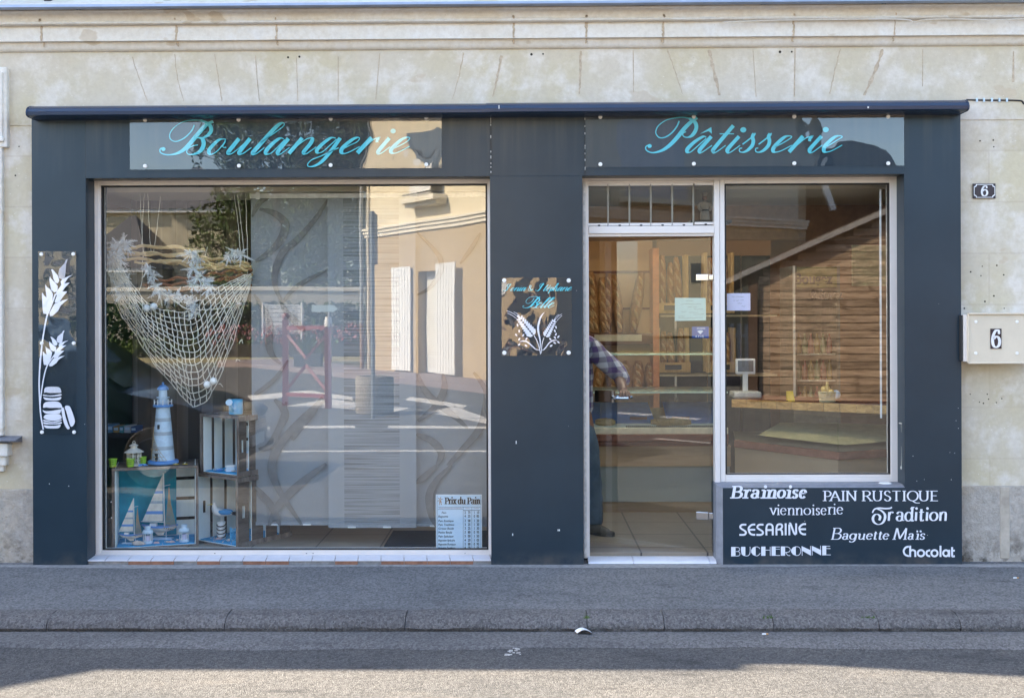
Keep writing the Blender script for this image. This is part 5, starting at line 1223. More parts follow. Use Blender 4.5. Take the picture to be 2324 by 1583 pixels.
for px in (621, 757):
    m = MB(); x = PX(px, YC); m.box(x-.03, x+.03, YC-.055, YC-.02, zt_+.016, zt_+.030); m.box(x-.014, x+.014, YC-.06, YC-.02, zt_+.030, zt_+.065); obj('bracket', m, M['alu'], tk, smooth=False)
m = MB(); x = PX(586, YC-.05); m.box(x-.014, x+.014, YC-.056, YC-.053, zt_-.06, zt_-.012); obj('label_tag', m, M['white'], tk, smooth=False)
# door mat inside
m = MB(); m.box(PX(890, .8, 1232), PX(1108, .8), .34, .85, ZF, ZF+.016); tag(obj('door_mat', m, M['dark'], None, smooth=False, bevel=.004), 'black door mat on the tiles beneath the price list', 'mat')

# ------------------------------------------------------------------ nautical display
spot_m = NT('added_spot_glow'); spot_m.b.inputs['Emission Color'].default_value = (1, .95, .88, 1); spot_m.b.inputs['Emission Strength'].default_value = 55.0; spot_m = spot_m.m  # glow added under the dark domes to brighten the crates
for px, lab in ((325, 'small dark spotlight over the lighthouse'), (405, 'small dark spotlight over the fishing net point'), (487, 'small dark spotlight over the upper crate'), (560, 'small dark spotlight at the edge of the first voile panel')):
    p = P(px, 437, .66); t = thing('spotlight', lab, 'spotlight', p, 'spotlights over the window display')
    m = MB(); m.lathe(p, [(.034, -.012), (.040, .004), (.034, .030), (.016, .042), (.010, .046), (.010, PZ(432, FB)-p.z)], 16, cap=False); obj('shade', m, M['dark'], t)
    m = MB(); m.lathe(p+Vector((0, 0, .004)), [(.030, 0), (.029, .002)], 16); obj('added_glow', m, spot_m, t)
YN = .42
# willow bundles hung on strings
def wavy(m, p0, p1, r, y, n=16, amp=.008, sag=0.0):
    a, b = P(*p0, y), P(*p1, y); ph = random.uniform(0, 6); pts = []
    for i in range(n+1):
        t = i/n; p = a.lerp(b, t); pts.append((p.x, p.y+random.uniform(-.008, .008), p.z+amp*math.sin(t*math.pi*random.uniform(5.6, 6.4)+ph)+sag*math.sin(math.pi*t)))
    m.tube([tuple(p) for p in catmull(pts, 3)], [r*(.85+.3*random.random()) for _ in range(len(catmull(pts, 3)))], 6)
def bundle(label, sticks, mat, y, strings):
    t = thing('willow_bundle', label, 'willow sticks', P(400, 590, y), 'willow bundles hung in the window')
    for p0, p1, r, sag in sticks: m = MB(); wavy(m, p0, p1, r, y+random.uniform(-.015, .015), sag=sag); obj('stick', m, mat, t)
    for pts in strings:
        m = MB(); q = catmull([P(a, b, y+.0) for a, b in pts], 4); m.tube([(p.x+random.uniform(-.002, .002), p.y, p.z) for p in q], .0022, 5); obj('string', m, M['rope'], t)
    return t
bundle('pale peeled willow sticks hanging level above the fishing net', [((237,570),(465,568),.0125,.03), ((237,577),(470,583),.012,.012), ((240,585),(468,600),.012,.004), ((305,595),(470,592),.010,-.004), ((300,575),(462,585),.010,.0), ((330,588),(455,607),.009,0), ((430,583),(566,598),.011,.006), ((440,600),(560,604),.011,-.006), ((450,592),(562,612),.010,.003), ((437,610),(570,606),.010,0)],
       M['withy'], YN, [[(318,440),(321,520),(325,570),(322,600)], [(327,440),(324,500),(321,560)], [(364,445),(356,520),(349,570)], [(335,440),(338,500),(342,570)], [(531,440),(540,510),(546,590)], [(538,440),(547,510),(555,595)], [(557,440),(560,520),(562,590)], [(322,600),(322,640),(315,660)], [(340,600),(341,630),(336,655)]])
bundle('red brown willow sticks hanging under the pale bundle', [((322,645),(462,627),.011,.010), ((330,652),(470,638),.011,.002), ((345,659),(460,650),.010,0), ((365,656),(470,660),.009,0), ((455,625),(572,612),.011,.004), ((460,640),(572,622),.011,.0), ((480,632),(572,636),.010,-.004), ((500,622),(570,645),.009,0)],
       M['withy_brown'], YN+.02, [[(548,590),(550,610),(547,640)], [(562,590),(561,612),(562,630)], [(470,560),(462,600),(455,660),(451,720)]])
# feathers
def tuft(m, c, r, nf=14):
    nf = int(nf*1.5)
    for k in range(nf):
        th, ph = random.uniform(0, 2*math.pi), random.uniform(-1.2, 1.2)
        d = Vector((math.cos(th)*math.cos(ph), .6*math.sin(th)*math.cos(ph)-.2, math.sin(ph))).normalized(); L = r*random.uniform(.4, 1.2); cu = Vector((random.uniform(-.7, .7), random.uniform(-.3, .3), random.uniform(-.8, .1)))
        pts = [c+d*L*t+cu*L*t*t*.9 for t in np.linspace(0.0, 1, 9)]; side = d.cross(Vector((0, 1, 0))); side = side.normalized() if side.length > .1 else Vector((1, 0, 0))
        for i in range(8):
            for b in (0, .33, .66):
                a = pts[i].lerp(pts[i+1], b); u = (i+b)/8; e = L*.24*(math.sin(math.pi*(.12+.85*u))**.7)
                for s_ in (-1, 1):
                    w_ = e*random.uniform(.5, 1.1); tp = a+side*s_*w_*.8+d*w_*.75+Vector((random.uniform(-.3, .3), random.uniform(-.4, .4), random.uniform(-.6, .2)))*w_*.5; q = Vector((0, 0, .0011)) if abs(side.z) < .7 else Vector((.0011, 0, 0))
                    m.add([a-q, a+q, a.lerp(tp, .6)+q*.8+side*s_*w_*.05, tp, a.lerp(tp, .6)-q*.8+side*s_*w_*.05], [(0, 1, 2, 3, 4)])
def garland(label, tufts, y):
    m = MB()
    for px, py, r in tufts: tuft(m, P(px, py, y)+Vector((0, random.uniform(-.02, .02), 0)), r/340, int(10+r*.35))
    o = obj('feather_garland', m, M['feather'], smooth=False); tag(o, label, 'feathers', 'white feather garlands in the window'); return o
yF = YN-.04
garland('white feather garland falling down the outer edge of the fishing net', [(272,556,30), (285,553,26), (270,582,22), (262,600,24), (275,622,24), (280,636,22), (265,650,20), (278,668,18)], yF)
garland('thin white feather garland looping under the brown willow', [(335,610,18), (345,625,18), (352,648,22), (362,660,22), (385,668,22), (400,672,18), (415,675,16)], yF)
garland('white feather garland on the middle of the pale willow bundle', [(435,575,22), (445,585,20), (438,610,22), (448,630,24), (465,640,24), (478,652,20), (440,650,18), (438,690,22), (442,712,16), (432,680,14)], yF)
garland('small white feather tuft on top of the pale willow near the voile', [(520,580,18), (535,574,20), (550,578,18)], yF)
# fishing net
def net():
    t = thing('fishing_net', 'cream cord fishing net draped in a point below the willow sticks', 'fishing net', P(410, 920, YN))
    U = [(250,572),(285,622),(330,682),(362,700),(400,706),(440,704),(475,668),(515,640),(568,622)]
    Lw = [(243,585),(262,690),(308,760),(345,820),(388,868),(420,905),(440,922),(472,905),(500,850),(530,770),(552,700),(569,640)]
    cu = catmull([(a, b, 0) for a, b in U], 12); cl = catmull([(a, b, 0) for a, b in Lw], 12)
    def at(c, t): f = t*(len(c)-1); i = min(int(f), len(c)-2); return c[i].lerp(c[i+1], f-i)
    nu, nv = 27, 14; Gd = {}
    for i in range(nu+1):
        for j in range(nv+1):
            u = i/nu; v = j/nv; a, b = at(cu, u), at(cl, u); p = a.lerp(b, v); jx = 2.0
            p = Vector((p.x+random.uniform(-jx, jx), p.y+random.uniform(-jx, jx)))
            dep = YN-.03-.11*math.sin(math.pi*v)*math.sin(math.pi*u)+.05*(v-.5)
            Gd[i, j] = P(p.x, p.y, dep)
    m = MB(); r = .0034
    def cord(k0, k1):
        a, b = Gd[k0], Gd[k1]; mid_ = a.lerp(b, .5)+Vector((random.uniform(-1, 1), random.uniform(-1, 1), -abs(random.gauss(0, 1))))*.0035
        m.tube([a, mid_, b], r, 4, False)
    for i in range(nu+1):
        for j in range(nv+1):
            if i < nu: cord((i, j), (i+1, j))
            if j < nv: cord((i, j), (i, j+1))
    for k in range(90):                                      # knots
        p = Gd[random.randrange(nu+1), random.randrange(nv+1)]; m.ball(p, .0055, 6)
    for (a, b) in ((575, 705), (548, 770), (538, 815), (500, 870), (400, 865)):         # loose ends
        p = P(a, b, YN-.06)
        for s_ in range(4): d = Vector((random.uniform(-.02, .02), random.uniform(-.02, .02), random.uniform(-.03, .01))); m.tube([p, p+d*.5, p+d], .0022, 4)
    obj('mesh', m, M['rope'], t)
    m = MB()                                                 # slack side piece along the window edge
    nu2, nv2 = 6, 22; H = {}
    for i in range(nu2+1):
        for j in range(nv2+1):
            v = j/nv2; xa = np.interp(v, [0, .3, .6, 1], [246, 247, 262, 280]); xb = np.interp(v, [0, .3, .6, 1], [262, 285, 300, 312]); yy = 575+v*150
            H[i, j] = P(xa+(xb-xa)*i/nu2+random.uniform(-3, 3), yy+random.uniform(-3, 3), YN-.05+.02*math.sin(i))
    for i in range(nu2+1):
        for j in range(nv2+1):
            if i < nu2 and (i+j) % 2: m.tube([H[i, j], H[i+1, min(j+1, nv2)]], .0027, 4, False)
            if j < nv2: m.tube([H[i, j], H[i, j+1]], .0027, 4, False)
    obj('slack', m, M['rope'], t)
    for px, py in ((333,699),(349,695),(470,872),(484,864)):
        mm = MB(); mm.ball(P(px, py, YN-.13), .024, 14); mm.tube([P(px, py, YN-.13)-Vector((0, 0, .026)), P(px, py, YN-.13)+Vector((0, 0, .026))], .004, 6); obj('float', mm, M['white'], t)
    mm = MB(); q = catmull([P(a, b, YN-.06) for a, b in ((365,662),(385,675),(400,685),(430,702),(500,700),(545,690))], 5); mm.tube([tuple(p) for p in q], .005, 6); obj('rope', mm, M['rope'], t)
    for px, py in ((542,690),(390,672)):
        mm = MB(); p = P(px, py, YN-.07); mm.ball(p, .018, 8, (1.2, .8, .7)); obj('sea_shell', mm, M['shell'], t)
net()

# ---- crates
def crate(label, loc, rot, w_, h_, d_, sides, back, rails=True, teal=False):
    """open front towards -Y locally; slatted in the given pattern"""
    t = thing('wooden_crate', label, 'crate', loc, 'whitewashed wooden crates in the window')
    RM = Matrix.Translation(Vector(loc)) @ Matrix.Rotation(rot, 4, 'Z')
    th = .012
    def out(fn, name, mats):
        m = MB(); fn(m); m.v = [tuple(RM @ Vector(v)) for v in m.v]; obj(name, m, mats, t, smooth=False, bevel=.0015)
    J = lambda: random.uniform(-.0015, .0015)
    for sx, nm in ((-1, 'side'), (1, 'side')):
        def f(m, sx=sx):
            n = 4; gap = .026; wd = (d_-gap*(n-1))/n
            for k in range(n):
                y0 = k*(wd+gap); x0 = sx*(w_/2)-(th if sx > 0 else 0)
                if k == 0:                                    # plank with a hand hole
                    zc = h_*.5; hh_ = .042 if sx > 0 or h_ > .42 else .0
                    for (z0, z1) in ((0, zc-hh_), (zc+hh_, h_)): pl_(m, x0, y0, wd, z0, z1, sx)
                    pl_(m, x0, y0, wd*.38, zc-hh_, zc+hh_, sx) if hh_ else None; pl_(m, x0, y0+wd*.62, wd*.38, zc-hh_, zc+hh_, sx) if hh_ else None
                else: pl_(m, x0+J(), y0, wd, 0, h_, sx)
        def pl_(m, x0, y0, wd, z0, z1, sx):
            m.mi = 0; m.box(x0+(th*.5 if sx < 0 else 0), x0+th*(1 if sx < 0 else .5), y0, y0+wd, z0, z1)
            m.mi = 1; m.box(x0+(0 if sx < 0 else th*.5), x0+th*(.5 if sx < 0 else 1), y0+.0005, y0+wd-.0005, z0, z1)
        out(f, nm, [M['crate_white'], M['crate']])
    def fb(m):
        n = 4; gap = .022; hh = (h_-gap*(n-1))/n
        for k in range(n):
            z0 = k*(hh+gap); m.mi = 0; m.box(-w_/2+th, w_/2-th, d_-th, d_-th*.5, z0, z0+hh); m.mi = 1; m.box(-w_/2+th, w_/2-th, d_-th*.5, d_, z0, z0+hh)
        if teal: m.mi = 2; m.box(-w_/2+th, w_*.24, d_-th-.004, d_-th-.001, .02, h_-.01)
    out(fb, 'back', [M['crate_white'], M['crate'], M['teal_board']])
    def tb(m):
        n = 3; gap = .014; wd = (d_-gap*(n-1))/n
        for k in range(n):
            y0 = k*(wd+gap); m.mi = 0; m.box(-w_/2+th, w_/2-th, y0, y0+wd, .006, .012); m.box(-w_/2+th, w_/2-th, y0, y0+wd, h_-.012, h_-.006); m.mi = 1; m.box(-w_/2+th, w_/2-th, y0, y0+wd, 0, .006); m.box(-w_/2+th, w_/2-th, y0, y0+wd, h_-.006, h_)
    out(tb, 'slat', [M['crate_white'], M['crate']])
    def rl(m):
        for z0 in (.0, h_-.034):
            m.box(-w_/2-.012, -w_/2-.001, -.004, d_+.004, z0, z0+.034); m.box(w_/2+.001, w_/2+.012, -.004, d_+.004, z0, z0+.034)
        m.box(-w_/2-.012, w_/2+.012, -.016, -.005, h_-.016, h_+.002); m.box(-w_/2-.012, w_/2+.012, -.016, -.005, -.0, .012)
        m.box(-w_/2-.012, -w_/2+.004, -.016, -.005, .012, h_-.016); m.box(w_/2-.004, w_/2+.012, -.016, -.005, .012, h_-.016)
    out(rl, 'edge_rail', M['crate_rail'])
    def bot(m):
        m.box(-w_/2+th+.004, w_/2-th-.004, .01, d_-th-.01, .0122, .018)
    out(bot, 'blue_lining', M['blue_sand'])
    return RM, t
YA = .27
ax0, ax1 = PX(249, YA, 1150), PX(427, YA, 1150); az0 = ZF; ah = PZ(1062, YA, 336)-ZF
RA, ca = crate('big open crate lined with teal cloth holding model sailing boats', ((ax0+ax1)/2+.02, .345, ZF), R(17), ax1-ax0+.005, ah, .34, 3, 4, teal=True)
YCc = .27
wC = .41; hC = PZ(1082, .36, 480)-ZF; 
RC, cc = crate('slatted open crate holding the model gull, lower of the stacked pair', (-2.045, .432, ZF), R(-33), wC, hC, .49, 3, 4)
hB = PZ(944, .36, 490)-(ZF+hC)-.004
RB, cbx = crate('slatted open crate with a tin watering can on it, upper of the pair', (-2.022, .432, ZF+hC+.004), R(-33), .365, hB, .36, 3, 4)
def on(RM, x, y, z): return RM @ Vector((x, y, z))
topA = ah+.003
# lighthouse
lp = on(RA, (PX(362, .36)-((ax0+ax1)/2)), .13, topA); S = 1/338.0
lh = thing('model_lighthouse', 'white and blue wooden model lighthouse with a small balcony on the crate', 'lighthouse', lp)
m = MB(); m.lathe(lp, [(.098, 0), (.104, .006), (.104, .020), (.096, .026), (0, .026)], 28); obj('base', m, M['lblue'], lh)
zs_ = [.026, .10, .125, .20, .225, .295, .320, .395]; rr = lambda z: .078-(.078-.046)*(z-.026)/(.395-.026)
for i in range(7):
    m = MB(); m.lathe(lp, [(rr(zs_[i]), zs_[i]), (rr(zs_[i+1]), zs_[i+1])], 28, cap=False); obj('tower_band', m, M['greyband'] if i % 2 else M['paleblue'], lh)
m = MB(); m.lathe(lp, [(.044, .392), (.066, .396), (.068, .402), (.068, .410), (.03, .412)], 28); obj('balcony', m, M['lblue'], lh)
m = MB()
for k in range(10):
    a = 2*math.pi*k/10; c = lp+Vector((.060*math.cos(a), .060*math.sin(a), .41)); m.tube([c, c+Vector((0, 0, .034))], .0042, 6)
m.tube([lp+Vector((.060*math.cos(2*math.pi*k/24), .060*math.sin(2*math.pi*k/24), .430)) for k in range(25)], .0016, 4); obj('railing', m, M['white'], lh)
m = MB(); m.lathe(lp, [(.032, .41), (.030, .455), (.043, .457), (.043, .463), (.029, .465), (.027, .515)], 24); obj('lantern_room', m, M['paleblue'], lh)
m = MB(); m.lathe(lp, [(.038, .513), (.038, .519), (.032, .533), (.018, .545), (.007, .549), (.007, .552)], 24); m.ball(lp+Vector((0, 0, .558)), .009, 10); obj('dome', m, M['lblue'], lh)
m = MB(); 
for (dx, dz, w__, h__) in ((-.012, .245, .016, .03), (-.022, .035, .020, .045)): m.box(lp.x+dx-w__/2, lp.x+dx+w__/2, lp.y-rr(dz)-.002, lp.y-rr(dz)+.02, lp.z+dz, lp.z+dz+h__)
obj('window', m, M['dark'], lh, smooth=False)
m = MB(); Hn = {}
for i in range(9):
    for j in range(11):
        z = .03+.25*j/10; a = R(-185+ (10-j)/10*130*(i/8)) ; r_ = rr(z)+.004; Hn[i, j] = lp+Vector((r_*math.cos(a), r_*math.sin(a), z))
for i in range(9):
    for j in range(11):
        if i < 8 and j < 10: m.tube([Hn[i, j], Hn[i+1, j]], .0014, 3, False)
        if j < 10: m.tube([Hn[i, j], Hn[i, j+1]], .0016, 3, False)
for k in range(5): c = Hn[random.randrange(1, 8), random.randrange(0, 4)]; m.ball(c+Vector((0, -.006, 0)), .008, 6, (1, .6, 1))
obj('netting', m, M['tannet'], lh)
# filigree lantern
lp = on(RA, (PX(292, .30)-((ax0+ax1)/2)), .09, topA)
ln = thing('metal_lantern', 'cream filigree tea light lantern with a pagoda lid on the crate', 'lantern', lp)
m = MB(); m.lathe(lp, [(.050, 0), (.050, .006), (.044, .008), (.044, .014), (0, .014)], 20); m.lathe(lp+Vector((0, 0, .088)), [(.043, 0), (.046, .004), (.066, .004), (.040, .022), (.021, .032), (.021, .046), (.032, .048), (.012, .060), (0, .062)], 24); obj('lid', m, M['offwhite'], ln)
m = MB(); m.tube([lp+Vector((.009*math.cos(2*math.pi*k/16), 0, .158+.009*math.sin(2*math.pi*k/16))) for k in range(17)], .0025, 5); obj('ring', m, M['offwhite'], ln)
m = MB()
for k in range(8):
    a = 2*math.pi*k/8+.2; 
    ww = .010 if k % 2 else .016
    m.tube([lp+Vector((.043*math.cos(a), .043*math.sin(a), z)) for z in (.01, .09)], ww/2.4, 6)
    for zc_ in (.030, .062):
        for da in (.22, .52):
            m.tube([lp+Vector((.043*math.cos(a+da+.13*math.cos(q_)), .043*math.sin(a+da+.13*math.cos(q_)), zc_+.012*math.sin(q_))) for q_ in np.linspace(0, 5.2, 9)], .0020, 4)
obj('filigree', m, M['offwhite'], ln)
# lime pots
pot0 = None
def pots():
    for i, (px, yy, lab) in enumerate(((246, .02, 'lime green bucket against the window frame'), (281, -.005, 'lime green bucket in front of the cream lantern'), (315, .07, 'lime green bucket between lantern and lighthouse'))):
        lp = on(RA, (PX(px, YA+yy)-((ax0+ax1)/2)), yy+.03, topA)
        t = thing('pot', lab, 'small bucket', lp, 'lime green buckets on the crate')
        m = MB(); m.lathe(lp, [(.020, 0), (.0225, .002), (.027, .050), (.030, .052), (.030, .057), (.026, .056), (.021, .006), (0, .006)], 18); obj('bucket', m, M['lime'], t)
        m = MB()
        for dx in (-.010, -.003, .005, .012):
            for dz in (.022, .036): m.box(lp.x+dx, lp.x+dx+.003, lp.y-.0262, lp.y-.02, lp.z+dz, lp.z+dz+.003)
        obj('hole', m, M['dark'], t, smooth=False)
pots()
# starfish and flip flops on the crate
lp = on(RA, (PX(311, .3)-((ax0+ax1)/2)), .045, topA)
m = MB()
for k in range(5): a = 2*math.pi*k/5+.5; m.tube([lp+Vector((0, 0, .008)), lp+Vector((.018*math.cos(a), .018*math.sin(a), .008)), lp+Vector((.036*math.cos(a), .036*math.sin(a), .003))], [.009, .007, .003], 6)
tag(obj('starfish', m, M['lblue']), 'blue starfish at the foot of the cream lantern', 'starfish')
for px, lab in ((384, 'yellow flip flop beside the lighthouse base'), (404, 'yellow flip flop at the crate corner'), (250, 'yellow flip flop at the window frame end of the crate')):
    lp = on(RA, (PX(px, .3)-((ax0+ax1)/2)), .035, topA)
    t = thing('flip_flop', lab, 'flip flop', lp, 'tiny yellow flip flops'); m = MB(); m.ball(lp+Vector((0, 0, .004)), .022, 12, (1, .5, .16)); obj('sole', m, M['yellow'], t)
    m = MB(); m.tube([lp+Vector((-.006, -.009, .006)), lp+Vector((.002, 0, .014)), lp+Vector((-.006, .009, .006))], .0025, 5); obj('strap', m, M['white'], t)
# watering can on the upper crate
lp = on(RB, .03, .10, hB+.003)+Vector((.01, 0, 0))
wc = thing('watering_can', 'light blue tin watering can standing on the upper crate', 'watering can', lp)
m = MB(); m.lathe(lp, [(.046, 0), (.048, .003), (.048, .098), (.050, .100), (.046, .101), (.044, .02), (0, .02)], 24); obj('body', m, M['skyblue'], wc)
m = MB(); q = catmull([lp+Vector((-.010, -.050, .025)), lp+Vector((-.012, -.075, .050)), lp+Vector((-.018, -.095, .085))], 5); m.tube([tuple(p) for p in q], .011, 8); obj('spout', m, M['skyblue'], wc)
m = MB(); m.lathe((0, 0, 0), [(.010, -.012), (.024, .0), (.022, .003), (0, .004)], 16, M=Matrix.Translation(lp+Vector((-.020, -.100, .088))) @ Matrix.Rotation(R(72), 4, 'X')); obj('rose', m, M['paleblue'], wc)
m = MB(); m.tube([tuple(p) for p in catmull([lp+Vector((.0, .048, .09)), lp+Vector((.0, .08, .08)), lp+Vector((.0, .07, .04)), lp+Vector((.0, .048, .03))], 5)], .005, 6); obj('handle', m, M['skyblue'], wc)
# sailing boats
def boat(label, lp, s):
    t = thing('model_sailboat', label, 'model boat', lp, 'model sailing boats in the teal crate'); V3 = lambda x, y, z: lp+Vector((x, y, z))*s
    m = MB(); n = 14; vs = []
    for i in range(n+1):
        u = i/n*2-1; w_ = .050*(1-abs(u)**2.2)*(1 if u < 0 else 1); dz = .02*u*u
        for a in np.linspace(0, math.pi, 7): vs.append(V3(u*.17, math.cos(a)*w_, .11+dz-math.sin(a)*.045*(1-u*u)**.5))
    m.add(vs, [(7*i+k, 7*i+k+1, 7*i+8+k, 7*i+7+k) for i in range(n) for k in range(6)]); m.add([V3(-.06, 0, .07), V3(.05, 0, .07), V3(.03, .004, .035), V3(-.02, .004, .035)], [(0, 1, 2, 3)])
    obj('hull', m, M['sailcloth'], t)
    m = MB(); vs = []
    for i in range(n+1):
        u = i/n*2-1; w_ = .053*(1-abs(u)**2.2)
        vs += [V3(u*.175, -w_, .11+.02*u*u), V3(u*.175, w_, .11+.02*u*u), V3(u*.175, -w_, .122+.02*u*u), V3(u*.175, w_, .122+.02*u*u)]
    m.add(vs, [(4*i, 4*i+4, 4*i+6, 4*i+2) for i in range(n)]+[(4*i+2, 4*i+6, 4*i+7, 4*i+3) for i in range(n)]+[(4*i+1, 4*i+3, 4*i+7, 4*i+5) for i in range(n)]); obj('deck', m, M['lblue'], t, smooth=False)
    m = MB(); m.tube([V3(.045, 0, .11), V3(.035, 0, .62)], .0065*s, 8); m.tube([V3(-.18, 0, .165), V3(.05, 0, .160)], .004*s, 6); m.tube([V3(.04, 0, .50), V3(.10, 0, .515)], .003*s, 5); obj('mast', m, M['white'], t)
    pts = lambda z: -.165+(z-.17)/(.60-.17)*.19
    zb_ = [.17, .235, .265, .335, .36, .43, .455, .60]; mats = [M['sailcloth'], M['lblue'], M['sailcloth'], M['greyband']]
    m = MB()
    for i in range(7):
        m.mi = {0: 0, 1: 1, 2: 0, 3: 2, 4: 0, 5: 1, 6: 0}[i]; a, b = zb_[i], zb_[i+1]
        m.add([V3(pts(a), -.008, a), V3(.028, 0, a), V3(.028, 0, b), V3(pts(b), -.008*(1-(b-.17)/.43), b)], [(0, 1, 2, 3)])
    obj('sail', m, [M['sailcloth'], M['lblue'], M['greyband']], t, smooth=False)
    m = MB(); m.box(lp.x-.09*s, lp.x-.03*s, lp.y-.02*s, lp.y+.02*s, lp.z+.12*s, lp.z+.15*s); obj('cabin', m, M['white'], t, smooth=False)
    m = MB()
    for k in range(9):
        a0 = k/8; m.tube([V3(.095, -.02, .50), V3(.085+.03*a0, -.03, .34), V3(.07+.10*a0, -.045, .13-.02*a0)], .0022*s, 4, False)
    for z in (.16, .2, .24, .28, .33, .38): m.tube([V3(.075, -.04, z), V3(.085+.10*(.5-z), -.04, z-.01)], .0016*s, 3, False)
    for k in range(5): m.ball(V3(.06+.02*k, -.05, .115-.004*k), .007*s, 6)
    obj('netting', m, M['tannet'], t)
    m = MB(); m.tube([V3(-.08, 0, .08), V3(-.08, 0, .012)], .005*s, 6); m.tube([V3(.06, 0, .08), V3(.06, 0, .012)], .005*s, 6); m.box(lp.x-.12*s, lp.x+.12*s, lp.y-.03*s, lp.y+.03*s, lp.z, lp.z+.012*s); obj('stand', m, M['paleblue'], t, smooth=False)
boat('larger striped model sailing boat at the centre of the teal crate', on(RA, .02, .20, .019), .74)
boat('smaller striped model sailing boat at the frame end of the teal crate', on(RA, -.165, .10, .019), .50)
def minilantern(label, lp):
    t = thing('toy_lantern', label, 'lantern', lp, 'small pale blue lanterns in the teal crate')
    m = MB(); m.lathe(lp, [(.032, 0), (.033, .003), (.033, .018), (0, .018)], 18); m.lathe(lp+Vector((0, 0, .068)), [(.033, 0), (.036, .003), (.036, .014), (.030, .024), (.020, .027), (.020, .048), (.018, .050), (0, .050)], 18); obj('housing', m, M['paleblue'], t)
    m = MB()
    for k in range(5): a = 2*math.pi*k/5-.6; m.tube([lp+Vector((.030*math.cos(a), .030*math.sin(a), .016)), lp+Vector((.030*math.cos(a), .030*math.sin(a), .070))], .0035, 5)
    obj('bar', m, M['white'], t)
    m = MB(); m.lathe(lp, [(.018, .018), (.018, .052), (0, .052)], 14); obj('candle', m, M['paper'], t)
minilantern('pale blue lantern between the two model boats', on(RA, -.055, .075, .019)); minilantern('pale blue lantern by the plank wall of the teal crate', on(RA, .185, .06, .019))
def shells(lst):
    for RMx, x, y, r, mat, lab in lst:
        lp = on(RMx, x, y, .019+r*.45); m = MB(); m.ball(lp, r, 10, (1.3, 1, .55)); m.tube([lp+Vector((r*.9, 0, 0)), lp+Vector((r*1.8, 0, -r*.2))], [r*.5, r*.1], 6)
        tag(obj('sea_shell', m, mat), lab, 'sea shell', 'sea shells in the crates')
shells([(RA, -.12, .03, .030, M['shell'], 'large pale shell at the open edge of the teal crate'), (RA, .0, .045, .014, M['pinkshell'], 'pink shell in front of the larger boat'), (RA, .10, .045, .015, M['pinkshell'], 'pink shell beside the lantern bars'), (RA, .075, .06, .012, M['shell'], 'brown shell behind the pink shell'), (RA, .14, .10, .011, M['shell'], 'small round shell by the boat stand'),
        (RC, -.06, .06, .016, M['pinkshell'], 'pink shell under the model gull'), (RC, .04, .07, .016, M['shell'], 'pale shell beside the coral vase'), (RB, -.01, .07, .016, M['pinkshell'], 'pink shell in the upper crate'), (RB, .06, .06, .013, M['shell'], 'pale shell in the upper crate')])
m = MB()
for k in range(70): lp = on(RA, random.uniform(-.2, .2), random.uniform(.01, .25), .0195); m.ball(lp, random.uniform(.002, .0045), 5, (1, 1, .6))
for k in range(60): lp = on(RC, random.uniform(-.15, .15), random.uniform(.01, .3), .0195); m.ball(lp, random.uniform(.003, .007), 5, (1, 1, .6))
tag(obj('gravel', m, M['shell']), 'tiny beads and shell grit scattered in the crates', 'shell grit', kind='stuff')
# gull on a striped post
lp = on(RC, -.075, .10, .019)
gp = thing('mooring_post', 'miniature striped mooring post carrying the gull in the lower crate', 'post', lp)
m = MB(); m.lathe(lp, [(.027, 0), (.029, .03), (.027, .118), (0, .118)], 16); obj('post', m, M['white'], gp)
m = MB()
for k in range(4): m.tube([lp+Vector((.029*math.cos(a), .029*math.sin(a), .02+.026*k+.01*math.sin(a))) for a in np.linspace(0, 2*math.pi, 17)], .0045, 5)
obj('stripe', m, M['dark'], gp)
gl = lp+Vector((0, 0, .118))
gu = thing('model_gull', 'painted wooden gull with blue wing and yellow beak standing on the post', 'model gull', gl)
m = MB(); m.tube([gl, gl+Vector((0, 0, .05))], .003, 6); obj('leg', m, M['white'], gu)
pts = catmull([gl+Vector((-.058, 0, .130)), gl+Vector((-.050, 0, .120)), gl+Vector((-.046, 0, .095)), gl+Vector((-.034, 0, .072)), gl+Vector((0, 0, .060)), gl+Vector((.045, 0, .060)), gl+Vector((.080, 0, .056))], 5)
rad = np.interp(np.linspace(0, 1, len(pts)), [0, .12, .22, .34, .55, .8, 1], [.006, .0165, .015, .022, .030, .020, .006])
m = MB(); m.tube([tuple(p) for p in pts], list(rad), 14); obj('body', m, M['white'], gu, ang=80)
m = MB(); m.ball(gl+Vector((.028, -.022, .068)), .05, 14, (1.0, .16, .34), Matrix.Rotation(R(4), 3, 'Y')); m.ball(gl+Vector((.028, .022, .068)), .05, 14, (1.0, .16, .34)); obj('wing', m, M['gullwing'], gu)
m = MB(); m.add([gl+Vector((.070, -.012, .062)), gl+Vector((.115, -.014, .066)), gl+Vector((.112, -.010, .052)), gl+Vector((.118, -.006, .040)), gl+Vector((.074, -.004, .050))], [(0, 1, 2, 3, 4)]); m.add([gl+Vector((.070, .012, .066)), gl+Vector((.120, .014, .070)), gl+Vector((.074, .004, .052))], [(0, 1, 2)]); obj('tail', m, M['dark'], gu, smooth=False)
m = MB(); m.tube([gl+Vector((-.062, 0, .122)), gl+Vector((-.098, 0, .116))], [.005, .001], 6); obj('beak', m, M['beak'], gu)
m = MB(); m.ball(gl+Vector((-.056, -.0145, .126)), .0028, 6); obj('eye', m, M['dark'], gu)
